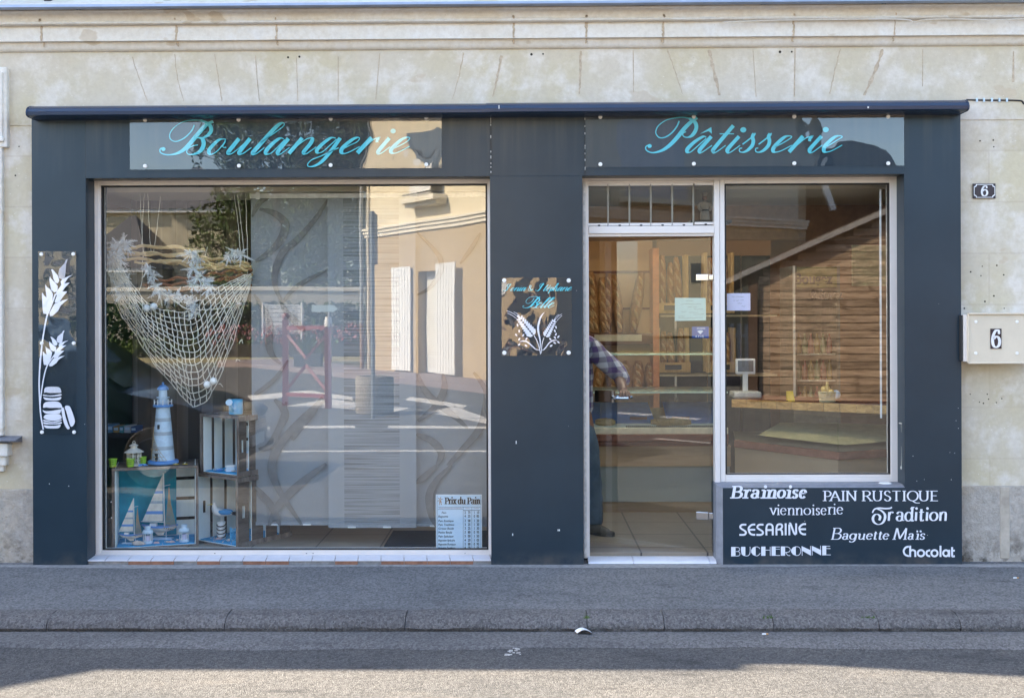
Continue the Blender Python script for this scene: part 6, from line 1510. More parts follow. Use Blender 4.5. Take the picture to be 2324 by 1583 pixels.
# coral-work vase and bits in the upper crate
lp = on(RC, .12, .05, .019)
vz = thing('openwork_vase', 'sky blue openwork coral vase in the lower crate', 'vase', lp); m = MB()
for k in range(60):
    a = random.uniform(0, 6.28); z = random.uniform(.008, .11); c = lp+Vector((.032*math.cos(a), .032*math.sin(a), z)); 
    m.tube([lp+Vector((.033*math.cos(a+.25*math.cos(q_)), .033*math.sin(a+.25*math.cos(q_)), z+.009*math.sin(q_))) for q_ in np.linspace(0, 6.28, 8)], .002, 4, False)
obj('openwork', m, M['skyblue'], vz)
m = MB(); m.lathe(lp, [(.034, 0), (.034, .006), (0, .006)], 16); obj('foot', m, M['skyblue'], vz)
for k, (x, y) in enumerate(((-.10, .05), (-.06, .04))):
    lp = on(RB, x, y, .019); m = MB(); m.lathe(lp, [(.014, 0), (.022, .004), (.024, .012), (.021, .012), (.012, .004), (0, .004)], 16); tag(obj('dish', m, M['lblue'] if k else M['paleblue']), ('pale blue', 'mid blue')[k]+' tiny dish on the floor of the upper crate', 'dish', 'tiny dishes in the upper crate')
lp = on(RB, .05, .16, .019); fr = thing('picture_frame', 'small white frame leaning at the back of the upper crate', 'picture frame', lp)
m = MB(); frame_rect(m, lp.x-.05, lp.x+.05, lp.z, lp.z+.13, .012, .012, .012, .012, lp.y, lp.y+.01); obj('frame', m, M['paleblue'], fr, smooth=False)
m = MB(); m.box(lp.x-.04, lp.x+.04, lp.y+.006, lp.y+.009, lp.z+.01, lp.z+.12); obj('mount', m, M['shell'], fr, smooth=False)
lp = on(RB, .035, .06, .019); m = MB(); m.box(lp.x-.03, lp.x+.03, lp.y-.02, lp.y+.02, lp.z, lp.z+.045); m.mi = 1; m.box(lp.x-.032, lp.x+.032, lp.y-.022, lp.y+.022, lp.z+.034, lp.z+.046); tag(obj('gift_box', m, [M['paleblue'], M['white']], None, smooth=False, bevel=.002), 'pale blue lidded gift box in the upper crate', 'box')
# ------------------------------------------------------------------ the bakery behind the door
beech = wood('beech_counter', (.30, .20, .11), (.40, .28, .165), (2, 2, 26), bs=.05); mah = wood('mahogany_rail', (.13, .05, .032), (.20, .085, .055), (3, 20, 20), bs=.08)
cool = simple('grey_green_kickplate', (.24, .27, .255), .45, var=.05, scale=2, bump=0); honey = wood('honey_shelf', (.34, .20, .08), (.50, .32, .14), (3, 20, 20), bs=.08)
CX0, CX1 = PX(1330, 1.6), PX(1666, 1.32); CY = 1.60
zl_d = .655
ct = thing('bakery_counter', 'low bakery display counter with mahogany rail and grey green kick panel facing the door', 'counter', ((CX0+CX1)/2, CY, ZF))
CX0 -= .9
z_a, z_b, z_c = PZ(1140, CY), PZ(1058, CY), PZ(1012, CY)
m = MB(); m.box(CX0, CX1+.05, CY+.05, CY+.8, ZF, z_a); obj('plinth', m, beech, ct, smooth=False)
m = MB(); m.box(CX0, CX1+.02, CY+.03, CY+.8, z_a, z_b); obj('kick_panel', m, cool, ct, smooth=False)
m = MB(); m.box(CX0, CX1+.02, CY, CY+.8, z_b, PZ(1012, CY)); obj('front', m, beech, ct, smooth=False)
m = MB(); z0, z1 = PZ(1012, CY), PZ(985, CY)
m.extrude_x([(CY+.03, z0), (CY-.012, z0), (CY-.018, z0+.02), (CY-.008, z0+.03), (CY-.022, z0+.045), (CY-.022, z1-.006), (CY-.010, z1), (CY+.03, z1)][::-1], CX0, CX1); obj('rail', m, mah, ct)
zt_ = PZ(928, CY+.5); zg = PZ(893, CY)
m = MB(); m.box(CX0, CX1, CY+.02, CY+.75, z1-.01, z1); obj('display_floor', m, simple('display_tray', (.52, .42, .24), .6), ct, smooth=False)
m = MB(); m.box(CX0, CX1, CY-.01, CY+.02, z1, z1+.05); obj('front_lip', m, simple('cream_lip', (.60, .55, .40), .4), ct, smooth=False, bevel=.004)
m = MB(); m.box(CX0, CX1, CY+.44, CY+.46, z1+.05, z1+.17); obj('back_panel', m, simple('pale_oak', (.50, .37, .18), .5), ct, smooth=False)
m = MB(); m.box(CX0, CX1, CY+.02, CY+.026, z1+.05, zg+.0); obj('front_glass', m, M['clear'], ct, smooth=False)
m = MB(); m.box(CX0, CX1, CY, CY+.62, zg, zg+.012); zs2 = PZ(805, CY+.3); m.box(CX0, CX1, CY+.15, CY+.45, zs2, zs2+.012); obj('glass_shelf', m, simple('green_glass_edge', (.42, .56, .48), .15), ct, smooth=False)
m = MB()
for px in (1365, 1615): x = PX(px, CY); m.box(x-.008, x+.008, CY+.16, CY+.20, z1, zs2)
obj('shelf_post', m, M['clear'], ct, smooth=False)
m = MB()
for x0, x1 in ((PX(1340, CY+.3), PX(1480, CY+.3)), (PX(1506, CY+.3), CX1-.02)):
    m.mi = 0; m.add([(x0, CY+.10, z1+.075), (x1, CY+.10, z1+.075), (x1-.03, CY+.42, z1+.22), (x0, CY+.42, z1+.22)], [(0, 1, 2, 3)])
    m.mi = 1; m.add([(x0, CY+.10, z1+.074), (x1, CY+.10, z1+.074), (x1+.01, CY+.06, z1+.045), (x0, CY+.06, z1+.045)], [(0, 3, 2, 1)])
    m.mi = 2; xm_ = x0+(x1-x0)*(.6 if x0 < 1 else .1); m.box(xm_, xm_+.14, CY+.14, CY+.146, z1+.10, z1+.125)
obj('blue_tray', m, [simple('blue_tray_liner', (.06, .18, .50), .35, bump=0), simple('white_liner', (.62, .62, .58), .6, bump=0), mah], ct, smooth=False)
m = MB()
for x in np.arange(PX(1420, CY), CX1, .016): m.box(x, x+.010, CY+.030, CY+.05, z1+.05, z1+.062)
obj('crumb_grille', m, M['dark'], ct, smooth=False)
crust = wood('bread_crust', (.20, .085, .028), (.44, .24, .09), (14, 14, 14), bs=.5); crumbc = simple('floured_slash', (.50, .33, .16), .9, var=.2, scale=30)
def loaf(m, a, b, r, slash=5, flat=.8):
    a, b = Vector(a), Vector(b); n = 14; pts = [a.lerp(b, i/n) for i in range(n+1)]
    rs = [r*(math.sin(math.pi*(.06+.88*i/n))**.38)*random.uniform(.95, 1.05) for i in range(n+1)]; m.mi = 0; m.tube(pts, rs, 10)
    d = (b-a); u = d.normalized(); s_ = u.cross(Vector((0, 1, 0))).normalized()
    m.mi = 1
    for k in range(slash):
        c = a+d*((k+.7)/(slash+.4)); L = d.length/slash*.42; q = [c-u*L*.9-s_*r*.42+Vector((0, -r*.86, 0)), c+Vector((0, -r*1.02, 0)), c+u*L*.9+s_*r*.42+Vector((0, -r*.86, 0))]
        m.tube([tuple(p) for p in catmull(q, 4)], [r*x for x in np.interp(np.linspace(0, 1, 9), [0, .5, 1], [.05, .34, .05])], 6)
for px, lab in ((1375, 'seeded loaf in the counter by the standing customer'), (1525, 'long seeded loaf on the counter grille')):
    p = P(px, 970, CY+.08); m = MB(); L = .085 if px < 1400 else .17; loaf(m, (p.x-L, CY+.10, z1+.085), (p.x+L*.9, CY+.10, z1+.082), .036, 0); tag(obj('bread_loaf', m, [simple('seeded_crust_%d' % px, (.46, .28, .13), .9, var=.35, scale=60, bump=.6), crumbc]), lab, 'loaf', 'loaves in the counter')
# angled glass cabinet running towards the window on the right
A1, A2, A3 = Vector((CX1, 1.32)), Vector((PX(1900, .56), .56)), Vector((PX(2150, .95), .95))
ac = thing('angled_cabinet', 'angled glass topped cake cabinet with wooden edge tinted as if amber lit beside the scale', 'cabinet', (A2.x-.2, A2.y+.4, ZF))
def wallseg(m, a, b, z0, z1, th=.02):
    d = (b-a).normalized(); n_ = Vector((-d.y, d.x))*th; vs = [(p.x, p.y, z) for z in (z0, z1) for p in (a, b, b+n_, a+n_)]; m.add(vs, [(0, 1, 5, 4), (1, 2, 6, 5), (2, 3, 7, 6), (3, 0, 4, 7), (4, 5, 6, 7), (3, 2, 1, 0)])
m = MB(); wallseg(m, A1, A2, ZF, .60); wallseg(m, A2, A3, ZF, .60); obj('front', m, simple('taupe_laminate', (.30, .225, .14), .5, var=.06, scale=2), ac, smooth=False)
m = MB(); wallseg(m, A1+Vector((-.01, -.015)), A2+Vector((0, -.018)), .60, .655, .04); wallseg(m, A2+Vector((0, -.018)), A3+Vector((0, -.018)), .60, .655, .04); obj('rail', m, mah, ac, smooth=False, bevel=.004)
m = MB(); vs = [(A1.x, A1.y, .655), (A2.x, A2.y, .655), (A3.x, A3.y, .655), (A3.x, A3.y+.7, .655), (A1.x+.1, A1.y+.6, .655)]; m.add(vs, [(0, 1, 2, 3, 4)]); obj('display_floor', m, simple('cabinet_floor', (.16, .145, .115), .35), ac, smooth=False)
m = MB(); wallseg(m, A1, A2, .657, .90, .006); wallseg(m, A2, A3, .657, .90, .006); obj('glass', m, M['clear'], ac, smooth=False)
m = MB(); c0 = Vector((PX(1660, 1.45), 1.45)); c1 = Vector((PX(2020, .80), .80)); c2 = Vector((PX(2020, .8)+.5, 1.1))
d = (c1-c0).normalized(); n_ = Vector((-d.y, d.x))
vs = [(p.x, p.y, z) for z in (.905, .955) for p in (c0, c1, c1+n_*.55, c0+n_*.55)]; m.add(vs, [(0, 1, 5, 4), (1, 2, 6, 5), (2, 3, 7, 6), (3, 0, 4, 7), (4, 5, 6, 7), (3, 2, 1, 0)]); obj('top', m, mah, ac, smooth=False)
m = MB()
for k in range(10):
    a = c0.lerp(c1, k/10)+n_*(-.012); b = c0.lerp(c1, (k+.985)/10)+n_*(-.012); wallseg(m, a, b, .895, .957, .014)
amber = wood('glow_tinted_edge', (.30, .15, .04), (.72, .46, .17), (14, 14, 40), .35, bs=.3); obj('wooden_edge', m, amber, ac, smooth=False, bevel=.003)  # orange glow along the bar is put into this wood colour
m = MB(); q = A1.lerp(A2, .45)+Vector((.05, .25)); vs = [(q.x-.15, q.y, .70), (A2.x+.1, A2.y+.20, .68), (A3.x, A3.y+.15, .70), (A3.x-.1, A3.y+.45, .76), (q.x+.1, q.y+.35, .76)]; m.add(vs, [(0, 1, 2, 3, 4)]); obj('inner_shelf', m, simple('cream_shelf', (.52, .45, .25), .4), ac, smooth=False)
# things standing on the cabinet
zC = .957
def spot(px, yy): return Vector((PX(px, yy), yy, zC))
lp = spot(1690, 1.62); sc_ = thing('weighing_scale', 'pale shop scale with a grey screen raised on a pole', 'scale', lp)
m = MB(); m.box(lp.x-.11, lp.x+.11, lp.y-.1, lp.y+.1, zC, zC+.05); obj('base', m, simple('scale_plastic', (.48, .50, .47), .4), sc_, smooth=False, bevel=.012)
m = MB(); m.box(lp.x-.02, lp.x+.02, lp.y-.012, lp.y+.012, zC+.05, PZ(845, 1.62)); obj('pole', m, M['white'], sc_, smooth=False, bevel=.004)
m = MB(); za, zb_ = PZ(850, 1.62), PZ(815, 1.62); m.box(lp.x-.078, lp.x+.078, lp.y-.02, lp.y+.01, za, zb_); obj('display', m, M['white'], sc_, smooth=False, bevel=.008)
m = MB(); m.box(lp.x-.062, lp.x+.062, lp.y-.0225, lp.y-.019, za+.02, zb_-.015); obj('screen', m, simple('lcd_grey', (.10, .12, .14), .2), sc_, smooth=False)
lp = spot(1797, 1.22); t = thing('price_card', 'folded yellow card standing on the dark cabinet top', 'card', lp); m = MB()
m.add([lp+Vector((-.035, 0, 0)), lp+Vector((.02, 0, 0)), lp+Vector((.012, .03, .075)), lp+Vector((-.04, .03, .075))], [(0, 1, 2, 3)]); m.add([lp+Vector((-.035, .06, 0)), lp+Vector((.02, .06, 0)), lp+Vector((.012, .03, .076)), lp+Vector((-.04, .03, .076))], [(3, 2, 1, 0)]); obj('card', m, M['yellow'], t, smooth=False)
lp = spot(1876, 1.15); bk = thing('wicker_basket', 'small cream wicker basket with yellow wrapped sweets on the cabinet', 'basket', lp); m = MB()
for z in np.linspace(.004, .075, 7): m.tube([lp+Vector(((.055+.12*z)*math.cos(a), (.04+.12*z)*math.sin(a), z+.002*math.sin(8*a))) for a in np.linspace(0, 6.2832, 25)], .0038, 5, False)
for k in range(16): a = 2*math.pi*k/16; m.tube([lp+Vector((.055*math.cos(a), .04*math.sin(a), 0)), lp+Vector((.066*math.cos(a+.12), .05*math.sin(a+.12), .078))], .003, 5)
obj('weave', m, simple('cream_wicker', (.62, .58, .38), .7), bk)
m = MB()
for k in range(9): m.ball(lp+Vector((random.uniform(-.035, .035), random.uniform(-.025, .02), random.uniform(.05, .10))), random.uniform(.016, .026), 8)
m.tube([lp+Vector((.0, 0, .10)), lp+Vector((.0, 0, .15))], [.016, .010], 8); obj('sweet', m, simple('honey_wrap', (.55, .42, .14), .35), bk)
m = MB(); m.ball(lp+Vector((.065, 0, .055)), .035, 12, (1, .7, 1)); obj('ribbon', m, M['price_paper'], bk)
# ---- back wall shelving with baguettes
YBk = 3.55
sh = thing('bread_shelving', 'ochre wall shelving with slatted back holding upright breads behind the counter', 'shelving', (PX(1420, YBk), YBk, ZF))
bxa, bxb = PX(1230, YBk), PX(1487, YBk)
m = MB(); m.box(bxa, bxb, YBk+.24, YBk+.27, ZF, 2.6); m.mi = 1
for py in (618, 701, 781, 540, 1000): z = PZ(py, YBk+.24); m.box(bxa, bxb, YBk+.225, YBk+.24, z-.012, z+.010)
obj('back_board', m, [simple('shelf_back', (.46, .28, .135), .7, var=.08, scale=3), mah], sh, smooth=False)
zsh1, zsh2 = PZ(757, YBk), PZ(893, YBk)
m = MB(); 
for z in (zsh1, zsh2): m.box(bxa, bxb, YBk-.02, YBk+.24, z-.02, z)
obj('shelf', m, honey, sh, smooth=False)
m = MB(); m.box(PX(1348, YBk), PX(1455, YBk), YBk-.03, YBk-.024, zsh1-.075, zsh1-.012); m.mi = 1; m.box(bxa, bxb, YBk-.024, YBk-.02, zsh1-.10, zsh1-.001); obj('price_strip', m, [simple('price_strip', (.55, .50, .37), .6), mah], sh, smooth=False)
m = MB(); m.box(bxb-.03, bxb+.03, YBk-.05, YBk+.27, ZF, PZ(565, YBk)); obj('upright', m, simple('orange_post', (.58, .22, .08), .5), sh, smooth=False)
gi = 0
def bread(px0, pyt, px1, pyb, r, lab, slash=5, y=YBk+.12):
    a = P(px1, pyb, y-.06); b = P(px0, pyt, y+.06); m = MB(); loaf(m, a, b, r, slash); tag(obj('baguette', m, [crust, crumbc]), lab, 'bread', 'breads standing on the shelves')
for i, (a, t_, b) in enumerate(((1340, 618, 1352), (1344, 624, 1341), (1381, 622, 1377), (1366, 630, 1371), (1393, 625, 1407))):
    bread(a, t_, b, 755, .052, ('baguette half hidden by the door jamb on the upper shelf', 'dark baguette leaning behind the jamb side breads', 'tall baguette touching the one at the open shelf gap', 'shorter baguette between two tall ones', 'baguette leaning beside the empty part of the upper shelf')[i])
bread(1455, 620, 1435, 755, .058, 'curved dark baguette leaning alone by the orange post')
for i, (a, t_, b) in enumerate(((1390, 822, 1392), (1418, 820, 1424), (1448, 820, 1446), (1474, 824, 1480), (1365, 826, 1352))):
    bread(a, t_, b, 890, .062, ('fat twisted bread behind the sleeve of the customer', 'fat twisted bread at the middle of the lower shelf', 'fat twisted bread next along towards the orange post', 'fat twisted bread against the orange post', 'fat bread hidden behind the customer')[i], 4)
# dark rack section with baskets of baguettes
rk = thing('bread_rack', 'dark chalkboard backed rack with cane baskets of baguettes', 'rack', (PX(1570, YBk), YBk, ZF))
rx0, rx1 = bxb+.04, PX(1760, YBk)
m = MB(); m.box(rx0, rx1, YBk+.24, YBk+.27, ZF, 2.2); m.mi = 1; m.box(rx0, rx1, YBk+.20, YBk+.27, 2.2, 2.6); obj('chalkboard', m, [simple('chalkboard', (.030, .034, .036), .8), ochre], rk, smooth=False)
m = MB()
for z in (PZ(716, YBk), PZ(850, YBk)): m.box(rx0, rx1, YBk-.05, YBk+.24, z-.018, z)
obj('shelf', m, simple('pale_shelf', (.42, .37, .26), .6), rk, smooth=False)
m = MB()
for px in (1533, 1682): x = PX(px, YBk+.2); m.box(x-.010, x+.010, YBk+.22, YBk+.24, ZF, 2.35)
obj('slotted_upright', m, M['chrome'], rk, smooth=False)
cane = wood('cane', (.40, .26, .10), (.60, .43, .20), (30, 30, 8), bs=.3)
def rack_basket(pxa, pxb, pyt, pyb, lab, n):
    x0, x1, zt_, zb_ = PX(pxa, YBk), PX(pxb, YBk), PZ(pyt, YBk), PZ(pyb, YBk)
    t = thing('bread_basket', lab, 'basket', ((x0+x1)/2, YBk, zb_), 'cane baskets on the bread rack')
    m = MB()
    for x in (x0, x1): 
        for y_ in (YBk, YBk+.16): m.tube([(x, y_, zb_), (x+random.uniform(-.01, .01), y_, zt_)], .020, 8)
    obj('post', m, cane, t)
    m = MB(); hb = .10
    for k in range(9): 
        z = zb_+.006+hb*k/9; m.tube([(x0-.02, YBk-.02, z), (x1+.02, YBk-.02, z)], .0062, 5); m.tube([(x1+.02, YBk-.02, z), (x1+.02, YBk+.18, z)], .0062, 5)
    obj('weave', m, cane, t)
    m = MB(); xm_ = (x0+x1)/2; m.box(xm_-.09, xm_+.09, YBk-.034, YBk-.028, zb_+.02, zb_+.085); m.mi = 1; m.box(xm_-.08, xm_+.08, YBk-.0355, YBk-.034, zb_+.028, zb_+.077); obj('slate_label', m, [cane, M['dark']], t, smooth=False)
    for k in range(n):
        x = x0+.06+(x1-x0-.12)*k/max(1, n-1); h = random.uniform(.86, 1.02)*(zt_-zb_); m = MB(); loaf(m, (x, YBk+.06, zb_+.01), (x+random.uniform(-.03, .03), YBk+.12, zb_+h), .040, 4)
        tag(obj('baguette', m, [crust, crumbc]), 'baguette standing in the '+lab, 'bread', 'baguettes in the cane baskets')
rack_basket(1490, 1558, 580, 712, 'upper cane basket behind the green paper', 3)
rack_basket(1600, 1660, 575, 712, 'upper cane basket behind the lavender paper', 2)
rack_basket(1492, 1560, 745, 846, 'lower cane basket behind the blue sticker', 3)
rack_basket(1605, 1665, 745, 846, 'lower cane basket behind the door mullion', 2)
# little baker figurine on the transom ledge inside
lp = P(1599, 503, .50); m = MB()
fg = thing('baker_figurine', 'small figurine of a baker in white hat and apron behind the louvres', 'figurine', lp)
m.lathe(lp, [(.030, 0), (.034, .01), (.030, .07), (.026, .075)], 14); m.lathe(lp+Vector((0, 0, .075)), [(.026, 0), (.034, .03), (.030, .055), (.012, .066), (.011, .072)], 14); m.tube([lp+Vector((-.030, 0, .128)), lp+Vector((-.046, -.01, .10)), lp+Vector((-.03, -.025, .075))], .010, 6); m.tube([lp+Vector((.030, 0, .128)), lp+Vector((.046, -.01, .10)), lp+Vector((.03, -.025, .075))], .010, 6)
obj('apron', m, simple('figurine_white', (.42, .36, .29), .7), fg)
m = MB(); m.ball(lp+Vector((0, 0, .163)), .018, 10, (1, 1, 1.15)); m.tube([lp+Vector((0, -.017, .163)), lp+Vector((0, -.023, .160))], .004, 5); obj('head', m, simple('figurine_skin', (.25, .14, .09), .7), fg)
m = MB(); m.lathe(lp+Vector((0, 0, .176)), [(.016, 0), (.017, .012), (.022, .018), (.018, .028), (0, .030)], 12); obj('hat', m, bpy.data.materials['figurine_white'], fg)
m = MB(); m.lathe(lp, [(.0305, .072), (.0305, .082)], 14, cap=False); obj('belt', m, M['dark'], fg)
m = MB(); m.box(lp.x-.12, lp.x+.16, .36, .62, lp.z-.02, lp.z); tag(obj('ledge_shelf', m, M['dark'], None, smooth=False), 'dark little shelf under the baker figurine inside the louvres', 'shelf')
# lit fluorescent battens over the shelves; unseen third one added to brighten the counter
def lamp_mat(name, c, e):
    t = NT(name); t.b.inputs['Emission Color'].default_value = (*c, 1); t.b.inputs['Emission Strength'].default_value = e; return t.m
m = MB(); m.box(bxa, IX1-.02, 2.98, 3.02, 2.30, 2.62); tag(obj('pelmet', m, simple('brown_pelmet', (.16, .09, .045), .7), None, smooth=False), 'brown pelmet board across the shop ceiling before the shelves', 'pelmet')
lm = lamp_mat('warm_tube', (1.0, .72, .43), .9); lm2 = lamp_mat('added_white_tube', (1.0, .88, .70), 11.0)
for i, (x, y, lab) in enumerate(((1.15, 3.25, 'lit fluorescent batten behind the pelmet above the standing breads'), (2.5, 3.25, 'lit fluorescent batten behind the pelmet above the bread rack'), (1.2, 1.20, 'unseen fluorescent batten added behind the shop front head to brighten the counter'))):
    t = thing('ceiling_light', lab, 'ceiling light', (x, y, 2.6), 'lit battens on the shop ceiling')
    m = MB(); m.box(x-.62, x+.62, y-.06, y+.06, 2.598, 2.619); obj('housing', m, M['white'], t, smooth=False)
    m = MB(); m.tube([(x-.58, y-.03, 2.580), (x+.58, y-.03, 2.580)], .016, 8); m.tube([(x-.58, y+.03, 2.580), (x+.58, y+.03, 2.580)], .016, 8); obj('tube', m, lm if i < 2 else lm2, t)

bottle_m = [simple('bottle_red', (.14, .035, .03), .25, bump=0), simple('bottle_amber', (.20, .15, .05), .25, bump=0), simple('bottle_green', (.08, .13, .06), .25, bump=0)]
# drinks fridge and poster deeper in the shop
YFg = 2.75
fx0, fx1, fz1 = PX(1800, YFg), PX(1906, YFg), PZ(606, YFg)
fd = thing('drinks_fridge', 'tall olive drinks fridge with a lettered header and rows of bottles', 'fridge', ((fx0+fx1)/2, YFg, ZF))
olv = simple('olive_header', (.20, .19, .07), .5, bump=0)
m = MB(); m.box(fx0, fx1, YFg+.5, YFg+.52, ZF, fz1); m.box(fx0, fx0+.03, YFg, YFg+.5, ZF, fz1); m.box(fx1-.03, fx1, YFg, YFg+.5, ZF, fz1); m.box(fx0+.03, fx1-.03, YFg, YFg+.5, ZF, .75); obj('cabinet', m, simple('fridge_grey', (.16, .15, .12), .5), fd, smooth=False)
hz = PZ(655, YFg); m = MB(); m.box(fx0+.03, fx1-.03, YFg-.005, YFg+.5, hz, fz1-.01); obj('header', m, olv, fd, smooth=False)
m = MB(); text_mesh('Bougez', .135, (fx0+fx1)/2-.20, fz1-.16, YFg-.008, 0, m, .004, sx=.85); text_mesh('& Buvez', .125, (fx0+fx1)/2-.06, fz1-.30, YFg-.008, 0, m, .004, sx=.7); obj('lettering', m, M['dark'], fd, smooth=False)
m = MB(); m.box(fx0-.006, fx0+.012, YFg-.02, YFg, .8, fz1); obj('door_edge', m, M['white'], fd, smooth=False)
for r_, z in enumerate((.78, 1.02, 1.26)):
    m = MB(); m.box(fx0+.03, fx1-.03, YFg+.05, YFg+.48, z-.012, z); obj('shelf', m, M['offwhite'], fd, smooth=False)
    for k in range(6):
        x = fx0+.07+(fx1-fx0-.14)*k/5; m = MB(); m.lathe((x, YFg+.10, z+.001), [(.026, 0), (.027, .11), (.011, .15), (.011, .18), (0, .18)], 10)
        tag(obj('drink_bottle', m, bottle_m[(k+r_*2) % 3]), 'bottle on the '+('lowest', 'middle', 'top')[r_]+' shelf of the olive drinks fridge', 'bottle', 'bottles in the drinks fridge')
m = MB(); yy = 3.0; m.box(PX(1934, yy), PX(2030, yy), yy, yy+.02, PZ(652, yy), PZ(560, yy)); tag(obj('wall_poster', m, simple('pale_green_poster', (.30, .34, .20), .6), None, smooth=False), 'pale green poster board beyond the drinks fridge', 'poster')
# ------------------------------------------------------------------ people
def skin_mesh(name, chains, mat, parent=None, sub=2, root=0):
    """chains: lists of (point, radius); a chain that starts at an existing point joins it"""
    vs, rs, es, idx = [], [], [], {}
    for ch in chains:
        prev = None
        for p, r in ch:
            k = tuple(round(c, 4) for c in p)
            if k not in idx: idx[k] = len(vs); vs.append(Vector(p)); rs.append(r)
            if prev is not None and prev != idx[k]: es.append((prev, idx[k]))
            prev = idx[k]
    off = Vector((0, 0, 0))
    if parent is not None:
        rt = parent
        while rt.parent is not None: rt = rt.parent
        off = rt.location
    me = bpy.data.meshes.new(name); me.from_pydata([tuple(v-off) for v in vs], es, []); o = bpy.data.objects.new(name, me); COL.objects.link(o); me.materials.append(mat)
    sk = o.modifiers.new('skin', 'SKIN'); sk.use_smooth_shade = True; lay = me.skin_vertices[0].data
    for i, r in enumerate(rs):
        rr_ = r if hasattr(r, '__len__') else (r, r); lay[i].radius = rr_; lay[i].use_root = (i == root)
    if sub: sm = o.modifiers.new('sub', 'SUBSURF'); sm.levels = sub; sm.render_levels = sub
    if parent is not None: o.parent = parent
    return o
def plaid(name, a, b, sc):
    t = NT(name); x = t.xyz(); f = lambda s_: t.math('GREATER_THAN', t.math('FRACT', t.math('MULTIPLY', s_, sc)), .5)
    u = t.math('ADD', x[0], t.math('MULTIPLY', x[1], .75)); v = t.math('SUBTRACT', x[2], t.math('MULTIPLY', x[0], .12)); s_ = t.math('ADD', f(u), f(v))
    c = t.ramp(t.math('MULTIPLY', s_, .5), [(0.0, a), (.25, tuple((p+q)/2*.75 for p, q in zip(a, b))), (.75, b)], 'CONSTANT'); t.col(c); t.set(.9, 0, .2); t.bump(t.noise(30, 4), .25, .01); return t.m
skinm = simple('skin', (.20, .095, .062), .5, var=.1, scale=14, bump=.05); jeans = simple('blue_denim', (.075, .105, .135), .85, var=.4, scale=5, bump=.4, bd=.01); hairm = simple('grey_brown_hair', (.06, .045, .035), .8); shoe_m = simple('brown_grey_shoe', (.085, .078, .068), .7); sole_m = simple('shoe_sole', (.05, .048, .045), .7)
def face(o, hd, fwd, r, name_hair=True):
    fwd = Vector(fwd).normalized(); sd = Vector((-fwd.y, fwd.x, 0)); up = Vector((0, 0, 1)); c = Vector(hd)
    m = MB()
    for s_ in (-1, 1): m.ball(c+fwd*r*.90+sd*r*.40*s_+up*.004, r*.13, 8)
    obj('eye', m, M['dark'], o)
    m = MB(); m.tube([c+fwd*r*.86-sd*r*.30-up*r*.62, c+fwd*r*.93-up*r*.64, c+fwd*r*.86+sd*r*.30-up*r*.62], r*.06, 6); obj('mouth', m, simple('lip', (.22, .09, .08), .5), o)
    m = MB(); n = 12
    for i in range(7):
        for k in range(n): pass
    M_ = Matrix((( sd.x, fwd.x, 0), (sd.y, fwd.y, 0), (0, 0, 1)))
    m.ball(c-fwd*r*.14+up*r*.26, r*1.12, 14, (.92, 1.0, 1.02), M_)
    obj('hair', m, hairm, o)
H = HAND
body_c = [
 [((.395,.84,.95),(.15,.11)), ((.40,.83,1.12),(.14,.105)), ((.405,.82,1.30),(.165,.11)), ((.405,.81,1.43),(.085,.075)), ((.41,.80,1.50),.056), ((.415,.785,1.58),(.070,.085)), ((.415,.78,1.655),(.076,.092)), ((.415,.785,1.715),(.062,.075))],
 [((.415,.785,1.58),(.070,.085)), ((.425,.682,1.592),.016)],
 [((.405,.81,1.43),(.085,.075)), ((.545,.82,1.39),.062), ((.665,.78,1.28),.050), ((.765,.71,1.185),.045), ((.755,.61,1.13),.040), ((H.x+.005,H.y+.085,H.z+.022),.030), ((H.x+.004,H.y+.04,H.z+.026),(.036,.020))],
 [((.405,.81,1.43),(.085,.075)), ((.265,.83,1.39),.062), ((.20,.86,1.25),.050), ((.165,.86,1.10),.044), ((.17,.82,.96),.038), ((.175,.79,.86),.029), ((.178,.775,.80),(.022,.036))],
 [((.395,.84,.95),(.15,.11)), ((.49,.84,.86),.095), ((.530,.82,.66),.076), ((.545,.80,.50),.062), ((.555,.83,.30),.056), ((.560,.82,.13),.042), ((.580,.79,.075),.038), ((.62,.76,.060),(.040,.030))],
 [((.395,.84,.95),(.15,.11)), ((.31,.84,.86),.095), ((.285,.82,.66),.076), ((.27,.80,.50),.062), ((.265,.84,.30),.056), ((.26,.85,.13),.042), ((.25,.80,.075),.038), ((.235,.74,.060),(.040,.030))]]
pal = (H.x+.004, H.y+.04, H.z+.026); pr_ = (.036, .020)
for k, dx in enumerate((-.030, -.010, .010, .029)):
    L = (.030, .034, .032, .026)[k]; body_c.append([(pal, pr_), ((H.x+dx, H.y+.012, H.z+.030), .0095), ((H.x+dx, H.y-.018, H.z+.022), .0090), ((H.x+dx, H.y-.020, H.z-.002), .0085), ((H.x+dx, H.y-.004, H.z-.016), .0078)])
body_c.append([(pal, pr_), ((H.x-.040, H.y+.020, H.z+.008), .0110), ((H.x-.036, H.y+.002, H.z-.012), .0100), ((H.x-.018, H.y-.002, H.z-.020), .0085)])
pal2 = (.178, .775, .80)
for k, dy in enumerate((-.028, -.009, .010, .028)): body_c.append([(pal2, (.022, .036)), ((.178, .772+dy, .755), .0092), ((.186, .770+dy, .722), .0086), ((.196, .770+dy, .700+.004*k), .0078)])
body_c.append([(pal2, (.022, .036)), ((.196, .742, .79), .0105), ((.208, .732, .762), .0095)])
man = skin_mesh('person', body_c, skinm)
tag(man, 'person in purple and white checked shirt and jeans reaching for the glass door handle', 'person')
